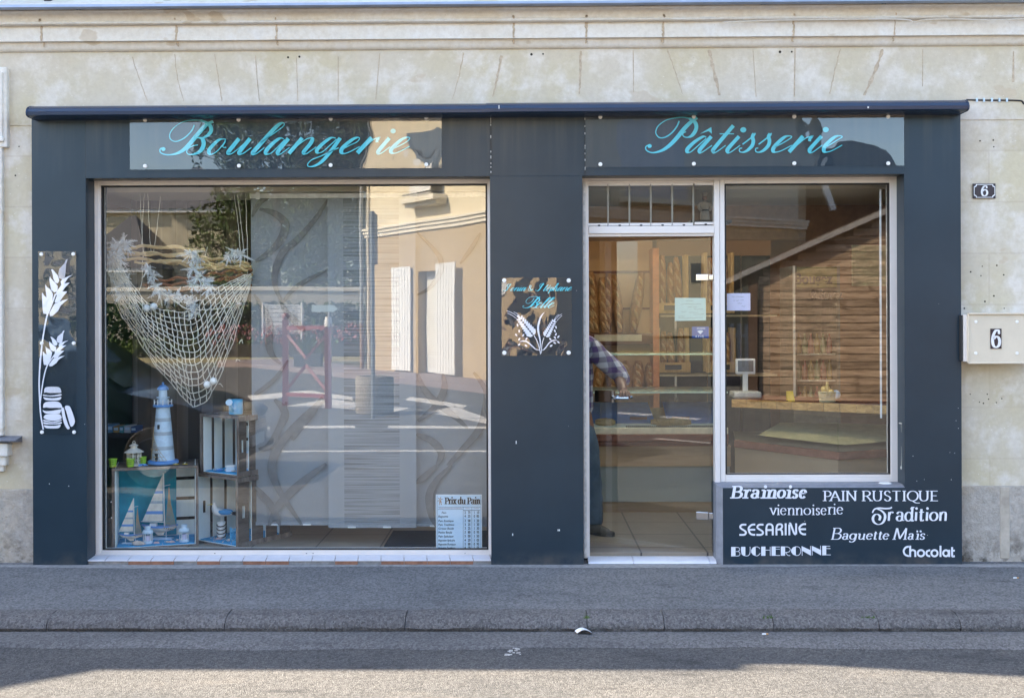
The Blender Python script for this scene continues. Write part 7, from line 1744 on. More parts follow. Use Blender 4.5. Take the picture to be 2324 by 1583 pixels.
shirt = skin_mesh('shirt', [
 [((.425,.84,.875),(.185,.135)), ((.428,.835,.96),(.180,.13)), ((.425,.83,1.12),(.176,.125)), ((.415,.82,1.30),(.188,.128)), ((.405,.812,1.425),(.105,.09)), ((.408,.803,1.475),.068)],
 [((.405,.812,1.425),(.105,.09)), ((.545,.82,1.392),.082), ((.665,.78,1.28),.072), ((.768,.712,1.188),.068), ((.770,.665,1.158),.066), ((.764,.645,1.146),.068)],
 [((.405,.812,1.425),(.105,.09)), ((.265,.83,1.392),.082), ((.20,.86,1.25),.070), ((.165,.86,1.10),.064), ((.168,.85,1.05),.062)]], plaid('checked_shirt', (.105, .065, .17), (.50, .50, .55), 12.5), man)
tx = shirt.modifiers.new('disp', 'DISPLACE'); tex = bpy.data.textures.new('folds', 'CLOUDS'); tex.noise_scale = .09; tx.texture = tex; tx.strength = .022; tx.mid_level = .5
jn = skin_mesh('trousers', [
 [((.395,.84,.985),(.155,.118)), ((.395,.84,.93),(.165,.125))], [((.395,.84,.93),(.165,.125)), ((.490,.84,.84),.112), ((.528,.82,.66),.094), ((.548,.80,.50),.084), ((.562,.825,.30),.083), ((.566,.825,.20),.086), ((.562,.82,.12),.082), ((.560,.818,.095),.078)],
 [((.395,.84,.93),(.165,.125)), ((.31,.84,.84),.112), ((.285,.82,.66),.094), ((.27,.80,.50),.082), ((.265,.84,.30),.078), ((.262,.85,.12),.078)]], jeans, man)
tj = jn.modifiers.new('disp', 'DISPLACE'); tex = bpy.data.textures.new('creases', 'CLOUDS'); tex.noise_scale = .075; tj.texture = tex; tj.strength = .034; tj.mid_level = .5
for a, b, c in (((.525,.845,.085),(.585,.785,.080),(.680,.715,.060)), ((.262,.87,.085),(.25,.80,.080),(.225,.68,.060))):
    s_ = skin_mesh('shoe', [[(a, (.046,.050)), (b, (.050,.046)), (tuple(Vector(b).lerp(Vector(c), .6)), (.048,.036)), (c, (.040,.026))]], shoe_m, man)
    m = MB(); d = (Vector(c)-Vector(a)); d.z = 0; u = d.normalized(); n_ = Vector((-u.y, u.x, 0)); A_ = Vector((a[0], a[1], ZF))-u*.045; B_ = Vector((c[0], c[1], ZF))+u*.035
    ol = []
    for t_, wv in ((0, .030), (.08, .042), (.4, .040), (.7, .050), (.9, .042), (1, .018)): ol.append((t_, wv))
    pts = [A_.lerp(B_, t_)+n_*wv for t_, wv in ol]+[A_.lerp(B_, t_)-n_*wv for t_, wv in reversed(ol)]; k = len(pts)
    m.add([tuple(p) for p in pts]+[tuple(p+Vector((0, 0, .028))) for p in pts], [tuple(range(k-1, -1, -1)), tuple(range(k, 2*k))]+[(i, (i+1) % k, k+(i+1) % k, k+i) for i in range(k)]); obj('sole', m, sole_m, s_, smooth=False)
face(man, (.415,.78,1.64), (.15,-1,0), .092)
# photographer across the street, mirrored in the plaques
fx, fy = CAM.x-.02, CAM.y-.42; g = ZR-.02
q = lambda x, y, z: (fx+x, fy+y, g+z)
pb_c = [
 [(q(0,0,.95),(.15,.11)), (q(0,0,1.15),(.145,.11)), (q(0,.0,1.33),(.17,.115)), (q(0,0,1.46),(.085,.075)), (q(0,.02,1.53),.058), (q(0,.05,1.62),(.072,.088)), (q(0,.06,1.70),(.078,.094)), (q(0,.05,1.76),(.062,.075))],
 [(q(0,0,1.46),(.085,.075)), (q(.16,.0,1.42),.062), (q(.27,.10,1.27),.048), (q(.25,.22,1.38),.042), (q(.10,.30,1.60),.032), (q(.07,.32,1.64),(.034,.022))],
 [(q(0,0,1.46),(.085,.075)), (q(-.16,.0,1.42),.062), (q(-.30,.08,1.30),.048), (q(-.25,.20,1.42),.042), (q(-.10,.30,1.60),.032), (q(-.07,.32,1.64),(.034,.022))],
 [(q(0,0,.95),(.15,.11)), (q(.10,0,.86),.095), (q(.13,.01,.50),.062), (q(.14,-.01,.12),.042), (q(.15,.11,.05),.034)], [(q(0,0,.95),(.15,.11)), (q(-.10,0,.86),.095), (q(-.13,.01,.50),.062), (q(-.14,-.01,.12),.042), (q(-.15,.11,.05),.034)]]
for s_ in (1, -1):
    for k in range(4): pb_c.append([(q(.07*s_,.32,1.64),(.034,.022)), (q(.055*s_,.335,1.675-.020*k),.009), (q(.030*s_,.350,1.675-.020*k),.008)])
    pb_c.append([(q(.07*s_,.32,1.64),(.034,.022)), (q(.055*s_,.30,1.60),.010), (q(.030*s_,.30,1.595),.009)])
ph = skin_mesh('person', pb_c, skinm); tag(ph, 'photographer in dark checked shirt mirrored in the wheat plaque, both arms raised', 'person')
skin_mesh('shirt', [[(q(0,0,.90),(.172,.13)), (q(0,0,1.15),(.165,.13)), (q(0,0,1.33),(.187,.132)), (q(0,0,1.45),(.105,.09))], [(q(0,0,1.45),(.105,.09)), (q(.16,.0,1.42),.082), (q(.25,.08,1.30),.066)], [(q(0,0,1.45),(.105,.09)), (q(-.16,.0,1.42),.082), (q(-.28,.07,1.32),.066)]], plaid('dark_checked_shirt', (.03, .035, .06), (.32, .33, .36), 14), ph)
skin_mesh('trousers', [[(q(0,0,1.0),(.158,.12)), (q(0,0,.92),(.165,.125)), (q(.10,0,.86),.11), (q(.13,.01,.50),.08), (q(.14,-.01,.12),.066)], [(q(0,0,.92),(.165,.125)), (q(-.10,0,.86),.11), (q(-.13,.01,.50),.08), (q(-.14,-.01,.12),.066)]], simple('khaki_trousers', (.22, .18, .12), .85, var=.2, scale=6), ph)
for s_ in (1, -1): skin_mesh('shoe', [[(q(.14*s_,-.05,.05),.045), (q(.145*s_,.06,.05),.046), (q(.15*s_,.17,.035),.030)]], shoe_m, ph)
face(ph, q(0,.06,1.69), (0,1,0), .094)
m = MB(); c = Vector(q(0, .345, 1.645)); m.box(c.x-.065, c.x+.065, c.y-.03, c.y+.010, c.z-.045, c.z+.045); m.box(c.x-.025, c.x+.025, c.y-.03, c.y+.012, c.z+.045, c.z+.062)
m.lathe((0, 0, 0), [(.034, 0), (.034, .02), (.032, .045), (.030, .046), (0, .042)], 18, M=Matrix.Translation(c+Vector((0, .010, 0))) @ Matrix.Rotation(R(-90), 4, 'X'))
tag(obj('hand_camera', m, M['dark'], None, bevel=.004), 'black hand camera held up by the photographer', 'camera')
# ------------------------------------------------------------------ the street opposite (seen mirrored in the panes)
YWd = 2*YG
# house with a sunlit side and a shaded side
def flat(p): return Vector((p.x, p.y, 0))
A_ = flat(VG(830, 836, .05)); B_ = flat(VG(1110, 861, .05)); dL = (A_-B_).normalized()
def ipx(px, o, d):                                         # where the mirrored ray at px meets the vertical plane through o along d
    r = ray(px, 715); c = Vector((CAM.x, YWd-CAM.y, 0)); rd = Vector((r.x, -r.y, 0))
    n = Vector((-d.y, d.x, 0)); t = (o-c).dot(n)/rd.dot(n); return c+rd*t
def wz(px, py, o, d):
    q = ipx(px, o, d); dist = (Vector((CAM.x, YWd-CAM.y, 0))-q).length; r = ray(px, py); return CAM.z+dist*r.z/math.hypot(r.x, r.y)
C_ = ipx(1218, B_, dL); dR = Vector((-dL.y, dL.x, 0)); 
if dR.x < 0: dR = -dR
E_ = ipx(1830, C_, dR)
if (E_-C_).dot(dR) < 0 or (E_-C_).length > 30: E_ = C_+dR*11
nL = Vector((-dL.y, dL.x, 0)); nL = nL if nL.x < 0 else -nL
nR = Vector((-dR.y, dR.x, 0)); nR = nR if nR.y > 0 else -nR
HH = 8.6; LL = (A_-C_).length; LR = (E_-C_).length
def lbox(m, o, d, n, u0, u1, n0, n1, z0, z1):
    vs = [o+d*u+n*k+Vector((0, 0, z)) for z in (z0, z1) for k in (n0, n1) for u in (u0, u1)]; m.add(vs, [(0,2,3,1),(4,5,7,6),(0,1,5,4),(2,6,7,3),(0,4,6,2),(1,3,7,5)])
hs = thing('corner_house', 'ochre and cream rendered corner house with white shutters mirrored in the big window', 'house', C_)
ren = simple('ochre_render', (.42, .315, .18), .9, var=.06, scale=1.2); cream = simple('cream_render', (.66, .58, .42), .9, var=.05, scale=1.2); band = simple('pale_band', (.70, .64, .52), .9, var=.05)
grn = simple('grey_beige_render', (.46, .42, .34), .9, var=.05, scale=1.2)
zb = wz(1000, 505, B_, dL); U = lambda px, o=None: (ipx(px, C_, dL)-C_).dot(dL); UR = lambda px: (ipx(px, C_, dR)-C_).dot(dR)
uw0, uw1 = sorted((U(948), U(1018))); zw0, zw1 = .05, wz(980, 612, B_, dL)
m = MB()
m.mi = 0; lbox(m, C_, dL, nL, 0, uw0, -.35, 0, 0, zb); lbox(m, C_, dL, nL, uw1, LL, -.35, 0, 0, zb); lbox(m, C_, dL, nL, uw0, uw1, -.35, 0, zw1, zb); lbox(m, C_, dL, nL, uw0, uw1, -.5, -.34, 0, zw1)
lbox(m, C_, dR, nR, 0, LR, -.3, 0, 0, zb)
m.mi = 1; lbox(m, C_, dL, nL, 0, LL, -.35, .0, zb, HH); m.mi = 2; lbox(m, C_, dR, nR, 0, LR, -.3, .0, zb, HH)  # upper storey: shade of the far side put into its greyer render
m.mi = 1; lbox(m, A_-dL*.3, dR, dL, 0, LR, 0, .3, 0, HH); lbox(m, E_-dR*.3, dL, dR, 0, LL, 0, .3, 0, HH)
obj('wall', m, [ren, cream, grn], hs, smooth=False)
m = MB()
for z, h, pr_ in ((zb-.13, .10, .05), (zb-.03, .09, .09), (zb+.06, .06, .13)): lbox(m, C_, dL, nL, -.13, LL+.1, .001, pr_, z, z+h); lbox(m, C_, dR, nR, -.05, LR, .001, pr_, z, z+h)
lbox(m, C_, dL, nL, -.1, LL+.1, .001, .3, HH-.25, HH); lbox(m, C_, dR, nR, -.1, LR, .001, .3, HH-.25, HH)
obj('band_course', m, band, hs, smooth=False)
m = MB(); q = [C_+nL*.5+nR*.5, A_+nL*.5-nR*0, A_+dR*LR, E_+nR*.5]; ctr = (C_+A_+E_+A_+dR*LR)/4
m.add([p+Vector((0, 0, HH)) for p in q]+[ctr+Vector((0, 0, HH+2.2))], [(0, 1, 4), (1, 2, 4), (2, 3, 4), (3, 0, 4), (3, 2, 1, 0)]); obj('roof', m, bpy.data.materials['roof_slate'], hs, smooth=False)
wp = simple('shutter_white', (.74, .74, .73), .5, var=.03)
def slatted(): 
    t = NT('roller_blind'); z = t.xyz()[2]; f = t.math('FRACT', t.math('MULTIPLY', z, 19)); t.col(t.mix(t.math('GREATER_THAN', f, .78), (.74, .73, .68), (.36, .35, .32))); t.set(.5); return t.m
dwn = thing('x', 'x', 'x') if False else None
m = MB(); lbox(m, C_, dL, nL, uw0, uw1, -.30, -.26, zw0+.02, zw1); win = obj('window', m, wp, hs, smooth=False)
zbl = wz(980, 806, B_, dL)
m = MB(); lbox(m, C_, dL, nL, uw0+.06, uw1-.06, -.255, -.235, zbl, zw1-.25); obj('roller_blind', m, slatted(), win, smooth=False)
m = MB()
for k in range(2): w_ = (uw1-uw0-.2)/2; u0 = uw0+.08+k*(w_+.05); lbox(m, C_, dL, nL, u0, u0+w_, -.255, -.245, zw0+.15, zbl-.08)
obj('frame', m, simple('door_panel', (.60, .60, .58), .5), win, smooth=False)
zs0, zs1 = .10, wz(920, 604, B_, dL)
for u0, u1, ang in ((U(936), U(893), 0), (U(1003), U(1048), 1)):
    m = MB(); u0, u1 = sorted((u0, u1))
    for k in range(7): lbox(m, C_, dL, nL, u0+(u1-u0)*k/7+.012, u0+(u1-u0)*(k+1)/7-.012, .05+.12*ang, .085+.12*ang, zs0, zs1)
    obj('shutter', m, wp, hs, smooth=False)
u0, u1 = sorted((U(945), U(1010))); z0, z1 = wz(978, 447, B_, dL), wz(978, 400, B_, dL)
m = MB(); lbox(m, C_, dL, nL, u0, u1, -.02, .01, z0, z0+1.9); win2 = obj('window', m, simple('dim_glass', (.10, .12, .14), .1), hs, smooth=False)
m = MB(); lbox(m, C_, dL, nL, u0-.15, u1+.15, .005, .42, z0-.16, z0-.02); lbox(m, C_, dL, nL, u0-.10, u1+.10, .005, .30, z0-.26, z0-.16); obj('sill', m, band, win2, smooth=False)
m = MB(); lbox(m, C_, dL, nL, u0+.2, u1-.2, .28, .31, z0+.02, z0+.75); obj('balcony_panel', m, wp, win2, smooth=False)
m = MB()
for z in (z0+.05, z0+.85): lbox(m, C_, dL, nL, u0-.1, u1+.1, .36, .39, z, z+.04)
obj('balcony_rail', m, M['dark'], win2, smooth=False)
u0, u1 = sorted((UR(1420), UR(1560))); z0 = wz(1490, 452, C_, dR)
m = MB(); lbox(m, C_, dR, nR, u0, u1, -.02, .01, z0, z0+1.9); win3 = obj('window', m, simple('pale_curtained_glass', (.36, .37, .42), .3), hs, smooth=False)
m = MB(); lbox(m, C_, dR, nR, u0-.2, u1+.2, .005, .35, z0-.14, z0-.02); lbox(m, C_, dR, nR, u0-.15, u1+.15, .005, .10, z0-.75, z0-.6); obj('sill', m, band, win3, smooth=False)
m = MB(); p = ipx(829, C_, dL)+nL*.12; m.tube([p+Vector((0, 0, 1.4)), p+Vector((0, 0, HH))], .055, 8); m.mi = 1; m.tube([p, p+Vector((0, 0, 1.4))], .06, 8); m.mi = 2; p2 = ipx(839, C_, dL)+nL*.05; m.tube([p2, p2+Vector((0, 0, HH))], .03, 6); obj('downpipe', m, [simple('zinc_pipe', (.30, .32, .33), .5), simple('cast_pipe', (.26, .15, .09), .7), band], hs)
# pavement in front of the house
m = MB(); q = [A_+dL*9, A_+dL*9+nL*1.6, C_+nL*1.6+nR*1.6, E_+nR*1.6, E_]
m.add([p+Vector((0, 0, .045)) for p in [A_+dL*9-nL*1, A_+dL*9+nL*1.5, C_+nL*1.5+nR*1.4, E_+nR*1.4+dR*3, E_+dR*3-nR*1, C_]]+[p+Vector((0, 0, -.2)) for p in [A_+dL*9-nL*1, A_+dL*9+nL*1.5, C_+nL*1.5+nR*1.4, E_+nR*1.4+dR*3]], [(5, 4, 3, 2), (5, 2, 1, 0), (1, 2, 8, 7), (2, 3, 9, 8)])
struct('far_pavement', m, simple('reddish_pavement', (.20, .155, .15), .9, var=.1), smooth=False)
# road markings
m = MB(); ZM = ZR-.016
def mark(px0, px1, py0, py1):
    q = [VG(px0, py1, ZM), VG(px1, py1, ZM), VG(px1, py0, ZM), VG(px0, py0, ZM)]; m.add([Vector((p.x, p.y, ZM)) for p in q], [(0, 1, 2, 3)])
mark(505, 612, 968.5, 973); mark(688, 805, 966, 971); mark(880, 1115, 966, 971.5); mark(640, 1118, 1021.5, 1024.5); mark(300, 470, 966, 971)
def tri(pts): m.add([Vector((VG(a, b, ZM).x, VG(a, b, ZM).y, ZM+.0004)) for a, b in pts], [tuple(range(len(pts)))])
tri([(648,922),(745,905),(930,926),(890,936),(800,930)]); tri([(560,897),(700,886),(800,900),(800,908),(690,898),(570,908)]); tri([(960,938),(1030,920),(1115,950),(1115,962),(1000,940)]); tri([(930,900),(1060,918),(1050,925),(920,908)])
struct('road_marking', m, M['whiteline'], smooth=False)
# concrete planter, pole, barrier
p = VG(850, 937); p2 = VG(807, 937); p3 = VG(893, 937); rad = (p3-p2).length/2; hgt = (937-853)/FPX*(VG(850, 937)-Vector((CAM.x, YWd-CAM.y, 0))).length
def aggr(): 
    t = NT('exposed_aggregate'); v = t.voro(34, out='Color'); c = t.mix(.35, (.42, .37, .29), t.ramp(v, [(0, 0.1), (1, 0.9)]), 'OVERLAY'); t.col(t.mix(t.ramp(t.voro(34), [(.3, 0.0), (.6, .7)]), c, (.14, .12, .10))); t.set(.9); t.bump(t.voro(34), 1.0, .02); return t.m
pp = thing('concrete_planter', 'round pebble dash concrete planter mirrored in the big window', 'planter', p)
m = MB(); m.lathe(p, [(rad*.96, 0), (rad, .03), (rad, hgt-.03), (rad*.97, hgt), (rad*.80, hgt), (rad*.80, hgt-.08)], 32, cap=False); obj('tub', m, aggr(), pp)
m = MB(); m.lathe(p, [(rad*.81, hgt-.07), (0, hgt-.05)], 24, cap=False); obj('soil', m, M['dark'], pp)
p = VG(846, 951); dd = (p-Vector((CAM.x, YWd-CAM.y, 0))).length; zt_ = CAM.z+(715-485)/FPX*dd
po = thing('sign_post', 'slim grey post with a long dark sign plate seen edge on', 'sign post', p)
m = MB(); m.tube([p, p+Vector((0, 0, zt_+.1))], .035, 10); obj('post', m, simple('galvanised', (.22, .25, .28), .5, .3), po)
m = MB(); m.box(p.x-.05, p.x+.04, p.y-.35, p.y+.02, CAM.z+(715-597)/FPX*dd, zt_); obj('plate', m, simple('dark_plate', (.10, .115, .14), .5), po, smooth=False)
redm = simple('wine_red_paint', (.22, .045, .055), .5, var=.1)
pa, pb_ = VG(648, 921), VG(745, 927); dd = (pa-Vector((CAM.x, YWd-CAM.y, 0))).length; hz = CAM.z+(715-737)/FPX*dd-pa.z
br = thing('street_barrier', 'wine red pedestrian barrier with crossed struts mirrored in the voile panels', 'barrier', pa)
for p_, ht, cap in ((pa, hz+.12, 0), (pb_, hz+.05, 1)):
    m = MB(); m.box(p_.x-.055, p_.x+.055, p_.y-.055, p_.y+.055, p_.z, p_.z+ht); obj('post', m, redm, br, smooth=False)
    m = MB()
    if cap: m.lathe(p_+Vector((0, 0, ht)), [(.075, -.06), (.06, .12), (0, .12)], 12)
    else: m.ball(p_+Vector((0, 0, ht+.06)), .07, 10)
    obj('cap', m, wp if cap else redm, br)
m = MB(); up = Vector((0, 0, 1)); a, b = pa+up*.0, pb_+up*.0
m.bar(a+up*hz*.98, b+up*hz*.98, .07); m.bar(a+up*.22, b+up*.22, .07); mm_ = a.lerp(b, .5)
m.bar(a+up*.28, mm_+up*hz*.52, .05); m.bar(b+up*.28, mm_+up*hz*.52, .05); m.bar(a+up*hz*.92, mm_+up*hz*.6, .05); m.bar(b+up*hz*.92, mm_+up*hz*.6, .05)
obj('frame', m, redm, br, smooth=False)
# direction sign board
pa, pb_ = VG(597, 800, -.02), VG(684, 800, -.02); dd = (pa-Vector((CAM.x, YWd-CAM.y, 0))).length; Z_ = lambda py: CAM.z+(715-py)/FPX*dd
sb = thing('direction_sign', 'white multi panel direction sign with black arrows by the flower bed', 'direction sign', pa)
for p_ in (pa, pb_): m = MB(); m.tube([p_, Vector((p_.x, p_.y, Z_(686)))], .06, 8); obj('post', m, wp, sb)
m = MB(); n = 7; tm = MB(); x0, x1 = min(pa.x, pb_.x)+.1, max(pa.x, pb_.x)-.1
for k, tx in enumerate(('Aire Camping Cars', 'Centre Ville', 'Piscine-Salle de Sports', 'Poste-Ecoles', 'Stade-Tennis', 'Gendarmerie de Sace', 'Communale de COURCY')):
    z1, z0 = Z_(690+k*9.3), Z_(690+(k+1)*9.3)+.03; m.box(x0, x1, pa.y, pa.y+.05, z0, z1)
    cu = MB(); h = z1-z0; b = len(tm.v); text_mesh(tx, h*.75, 0, 0, 0, 0, tm, h*.02, sx=min(1.0, (x1-x0)*.72/(len(tx)*h*.75*.52)))
    tm.v[b:] = [(x1-.12-v[0], pa.y+.052, z0+h*.24+v[2]) for v in tm.v[b:]]
    xa = x0+.25; tm.box(xa-.10, xa+.10, pa.y+.050, pa.y+.054, z0+h*.45, z0+h*.57); tm.add([(xa-.10, pa.y+.053, z0+h*.25), (xa-.10, pa.y+.053, z0+h*.77), (xa-.20, pa.y+.053, z0+h*.51)], [(0, 1, 2)])
obj('panel', m, wp, sb, smooth=False); obj('lettering', tm, M['ink'], sb, smooth=False)
pa = VG(745, 800, -.02)
ab = thing('arrow_sign', 'single pale arrow shaped finger sign on a post behind the red barrier', 'direction sign', pa)
m = MB(); m.tube([pa, Vector((pa.x, pa.y, Z_(706)))], .05, 8); obj('post', m, M['alu'], ab)
m = MB(); xa, xb = VG(708, 800, -.02).x, VG(768, 800, -.02).x; m.prism([(xa, Z_(706)), (xb-.2, Z_(706)), (xb, Z_(699)), (xb-.2, Z_(691)), (xa, Z_(691))], pa.y+.05, pa.y+.09); obj('finger', m, simple('pale_cyan_sign', (.45, .60, .66), .5), ab, smooth=False)
# leafy things
def leafmat(name, lo, hi):
    t = NT(name); n = t.noise(3.0, 4); t.col(t.ramp(n, [(.3, lo), (.7, hi)])); t.set(.8, 0, .1); t.b.inputs['Transmission Weight'].default_value = 0.0; return t.m
lf1 = leafmat('conifer_leaf', (.028, .050, .020), (.060, .095, .035)); lf2 = leafmat('broad_leaf', (.045, .075, .020), (.10, .14, .045)); bark = simple('bark', (.09, .07, .05), .9, var=.3, scale=8)
def leaves(m, c, rx, rz, n, s):
    for _ in range(n):
        while True:
            v = Vector((random.uniform(-1, 1), random.uniform(-1, 1), random.uniform(-1, 1)))
            if v.length < 1: break
        v = v.normalized()*(v.length**.45); p = c+Vector((v.x*rx, v.y*rx, v.z*rz)); a = Vector((random.gauss(0, 1), random.gauss(0, 1), random.gauss(0, 1))).normalized(); b = a.orthogonal().normalized(); k = s*random.uniform(.6, 1.4)
        m.add([p-a*k, p+b*k*.5, p+a*k, p-b*k*.5], [(0, 1, 2, 3)])
def tree(label, p, h, r, mat, cat='tree', nb=30, nl=300, ls=.145, low=.1):
    t = thing('tree', label, cat, p, 'trees across the street')
    m = MB(); m.tube([p, p+Vector((.1, 0, h*.4)), p+Vector((0, .1, h*.9))], [.28, .2, .05], 8)
    for k in range(9): a = random.uniform(0, 6.3); z = h*random.uniform(.25, .8); m.tube([p+Vector((0, 0, z)), p+Vector((math.cos(a)*r*.7, math.sin(a)*r*.7, z+h*.08))], [.09, .03], 5)
    obj('trunk', m, bark, t)
    m = MB()
    for k in range(nb):
        u = random.uniform(low, 1); a = random.uniform(0, 6.3); rr_ = r*(1-u*.75)*random.uniform(.3, 1); leaves(m, p+Vector((math.cos(a)*rr_, math.sin(a)*rr_, h*u)), r*random.uniform(.28, .5), r*random.uniform(.22, .4), nl, ls)
    obj('crown', m, mat, t, smooth=False)
for px, dist, h, r, mt, lab in ((560, 62, 16, 4.0, lf2, 'tall leafy tree mirrored above the willow sticks'), (625, 58, 18, 4.2, lf1, 'dark tree mirrored in the first voile panel'), (690, 61, 20, 4.8, lf2, 'tallest green tree mirrored behind the swirl pattern'), (755, 58, 18, 4.2, lf1, 'dense dark tree mirrored in the threaded panel'), (812, 60, 17, 4.2, lf1, 'dark tree tight against the corner house'), (480, 72, 8.0, 3.2, lf2, 'lower tree in front of the slate roofed house')):
    p = V(px, 715, dist); tree(lab, Vector((p.x, p.y, -.1)), h, r, mt)
m = MB(); pa, pb_ = V(235, 715, 50), V(835, 715, 50)
for k in range(60): c = pa.lerp(pb_, k/59); leaves(m, Vector((c.x, c.y+random.uniform(-.4, .4), 1.0)), .6, 1.3, 90, .16)
tag(obj('hedge', m, lf1, None, smooth=False), 'long dark clipped hedge behind the flower bed', 'hedge')
m = MB(); pa, pb_ = V(225, 715, 54), V(840, 715, 54); m.box(pa.x, pb_.x, pa.y-.3, pa.y, -.1, CAM.z+61/FPX*54); m.mi = 1; m.box(pa.x, pb_.x, pa.y-.35, pa.y+.06, CAM.z+57/FPX*54, CAM.z+66/FPX*54); tag(obj('garden_wall', m, [grn, band], None, smooth=False), 'pale coped garden wall rising behind the hedge', 'wall')
for nm, c in (('red', (.34, .035, .03)), ('pink', (.42, .17, .20))):
    m = MB(); fm = simple(nm+'_petal', c, .7)
    for k in range(170):
        px = random.uniform(470, 830); p = V(px, 715, random.uniform(46.5, 48.2)); leaves(m, Vector((p.x, p.y, random.choice((.35, .6, .9, 1.1))+random.uniform(-.1, .1))), .12, .10, 3, .07)
    tag(obj('flowers', m, fm, None, smooth=False), nm+' bedding flowers massed in front of the hedge', 'flowers', kind='stuff')
m = MB()
for k in range(300): p = V(random.uniform(235, 830), 715, random.uniform(46, 48.4)); leaves(m, Vector((p.x, p.y, random.uniform(.0, .5))), .3, .25, 7, .12)
tag(obj('bedding_foliage', m, lf2, None, smooth=False), 'green foliage of the flower bed', 'foliage', kind='stuff')
m = MB(); pa, pb_ = V(470, 715, 45.6), V(830, 715, 45.6); n = 90
for k in range(n): x = pa.x+(pb_.x-pa.x)*k/n; m.box(x, x+.06, pa.y-.03, pa.y, -.1, .42)
tag(obj('low_edging', m, bark, None, smooth=False), 'low wooden log edging along the flower bed', 'edging')
struct('far_kerb', MB().box(-60, -6.5, V(500, 715, 42.9).y-.10, V(500, 715, 42.9).y, -.2, -.02), simple('yellow_kerb', (.50, .42, .22), .8), smooth=False)
# trough of flowers behind the barrier
p = VG(700, 840); ft_ = thing('flower_trough', 'grey flower trough with spiky leaves behind the red barrier', 'planter', p)
m = MB(); m.box(p.x-.42, p.x+.42, p.y-.2, p.y+.2, p.z+.02, p.z+.5); obj('trough', m, simple('trough_grey', (.10, .11, .12), .7), ft_, smooth=False, bevel=.01)
m = MB()
for k in range(90): a = random.uniform(0, 6.3); c = p+Vector((random.uniform(-.35, .35), random.uniform(-.15, .15), .5)); d = Vector((math.cos(a)*.35, math.sin(a)*.25, random.uniform(.2, .5))); m.add([c, c+d*.5+Vector((.015, 0, .1)), c+d, c+d*.5-Vector((.015, 0, -.1))], [(0, 1, 2, 3)])
obj('plants', m, lf2, ft_, smooth=False)
# slate roofed houses in the far left
def far_house(label, px0, px1, dist, eave, ridge, wallm, hip):
    a, b = V(px0, 715, dist), V(px1, 715, dist); o = thing('far_house', label, 'house', ((a.x+b.x)/2, a.y, 0), 'slate roofed houses across the street'); y0, y1 = a.y, a.y-8
    m = MB(); m.box(a.x, b.x, y1, y0, -.1, eave); obj('wall', m, wallm, o, smooth=False)
    k = (b.x-a.x)*hip; m = MB(); m.add([(a.x-.4, y0+.4, eave), (b.x+.4, y0+.4, eave), (b.x+.4, y1-.4, eave), (a.x-.4, y1-.4, eave), (a.x+k, (y0+y1)/2, ridge), (b.x-k, (y0+y1)/2, ridge)], [(0, 1, 5, 4), (1, 2, 5), (2, 3, 4, 5), (3, 0, 4), (3, 2, 1, 0)]); obj('roof', m, bpy.data.materials['roof_slate'], o, smooth=False)
    m = MB(); m.box(a.x-.3, b.x+.3, y0+.02, y0+.35, eave-.25, eave+.02); obj('eaves', m, wp, o, smooth=False)
    for k in range(2):
        x = a.x+(b.x-a.x)*(.25+.42*k); m = MB(); m.box(x, x+1.0, y0, y0+.05, eave*.45, eave*.45+1.5); obj('window', m, bpy.data.materials['dim_glass'], o, smooth=False)
    return o
far_house('near slate pyramid roofed house at the far end of the street', 165, 330, 62, 4.4, 7.8, grn, .46)
far_house('white walled house with slate roof behind the lower tree', 392, 540, 66, 8.2, 11.0, cream, .2)
far_house('long pale house with slate roof farther up the street', -160, 470, 78, 9.4, 11.7, cream, .10)
# wooden barn with sloping verge, post, and picket gate
bn = thing('timber_barn', 'weathered horizontal board barn with a sloping verge mirrored beside the pelmet', 'barn', (0, 0, 0))
bo = VG(1722, 906, -.05); th_ = R(14); bd = Vector((math.cos(th_), -math.sin(th_)*-1, 0)); bnn = Vector((-bd.y, bd.x, 0)); bnn = bnn if bnn.y > 0 else -bnn
bn.location = (bo.x, bo.y, 0)
boards = wood('barn_boards', (.17, .115, .075), (.66, .48, .33), (2.2, 2.2, 20), .8, knots=True, bs=.5, plank=.15)
ub = lambda px: (ipx(px, flat(bo), bd)-flat(bo)).dot(bd); zbn = lambda px, py: wz(px, py, flat(bo), bd)
uE = 7.5; u1_, u2_ = ub(1740), ub(2010); za_, zb2 = zbn(1740, 606), zbn(2010, 486); slope = (zb2-za_)/(u2_-u1_); zv = lambda u: za_+(u-u1_)*slope
m = MB(); z = -.05; k = 0; h = .15
while z < zv(uE):
    us = max(0, (z+h-za_)/slope+u1_)
    cuts = sorted([us, uE]+[us+(uE-us)*random.random()])
    for a, b in zip(cuts[:-1], cuts[1:]):
        if b-a > .05: lbox(m, flat(bo), bd, bnn, a+.004, b-.004, -.03, .0+random.uniform(-.006, .006), z+.007, z+h-.007)
    z += h; k += 1
obj('boarding', m, boards, bn, smooth=False)
m = MB(); lbox(m, flat(bo), bd, bnn, -.02, uE, -.3, -.05, -.1, 1.9); obj('back_lining', m, M['dark'], bn, smooth=False)
m = MB(); p0, p1 = flat(bo)+bd*(-1.0)+bnn*.13+Vector((0, 0, zv(-1.0)+.05)), flat(bo)+bd*uE+bnn*.13+Vector((0, 0, zv(uE)+.05)); m.bar(p0, p1, .10, .06); obj('verge_board', m, simple('grey_verge', (.30, .29, .28), .7), bn, smooth=False)
m = MB(); 
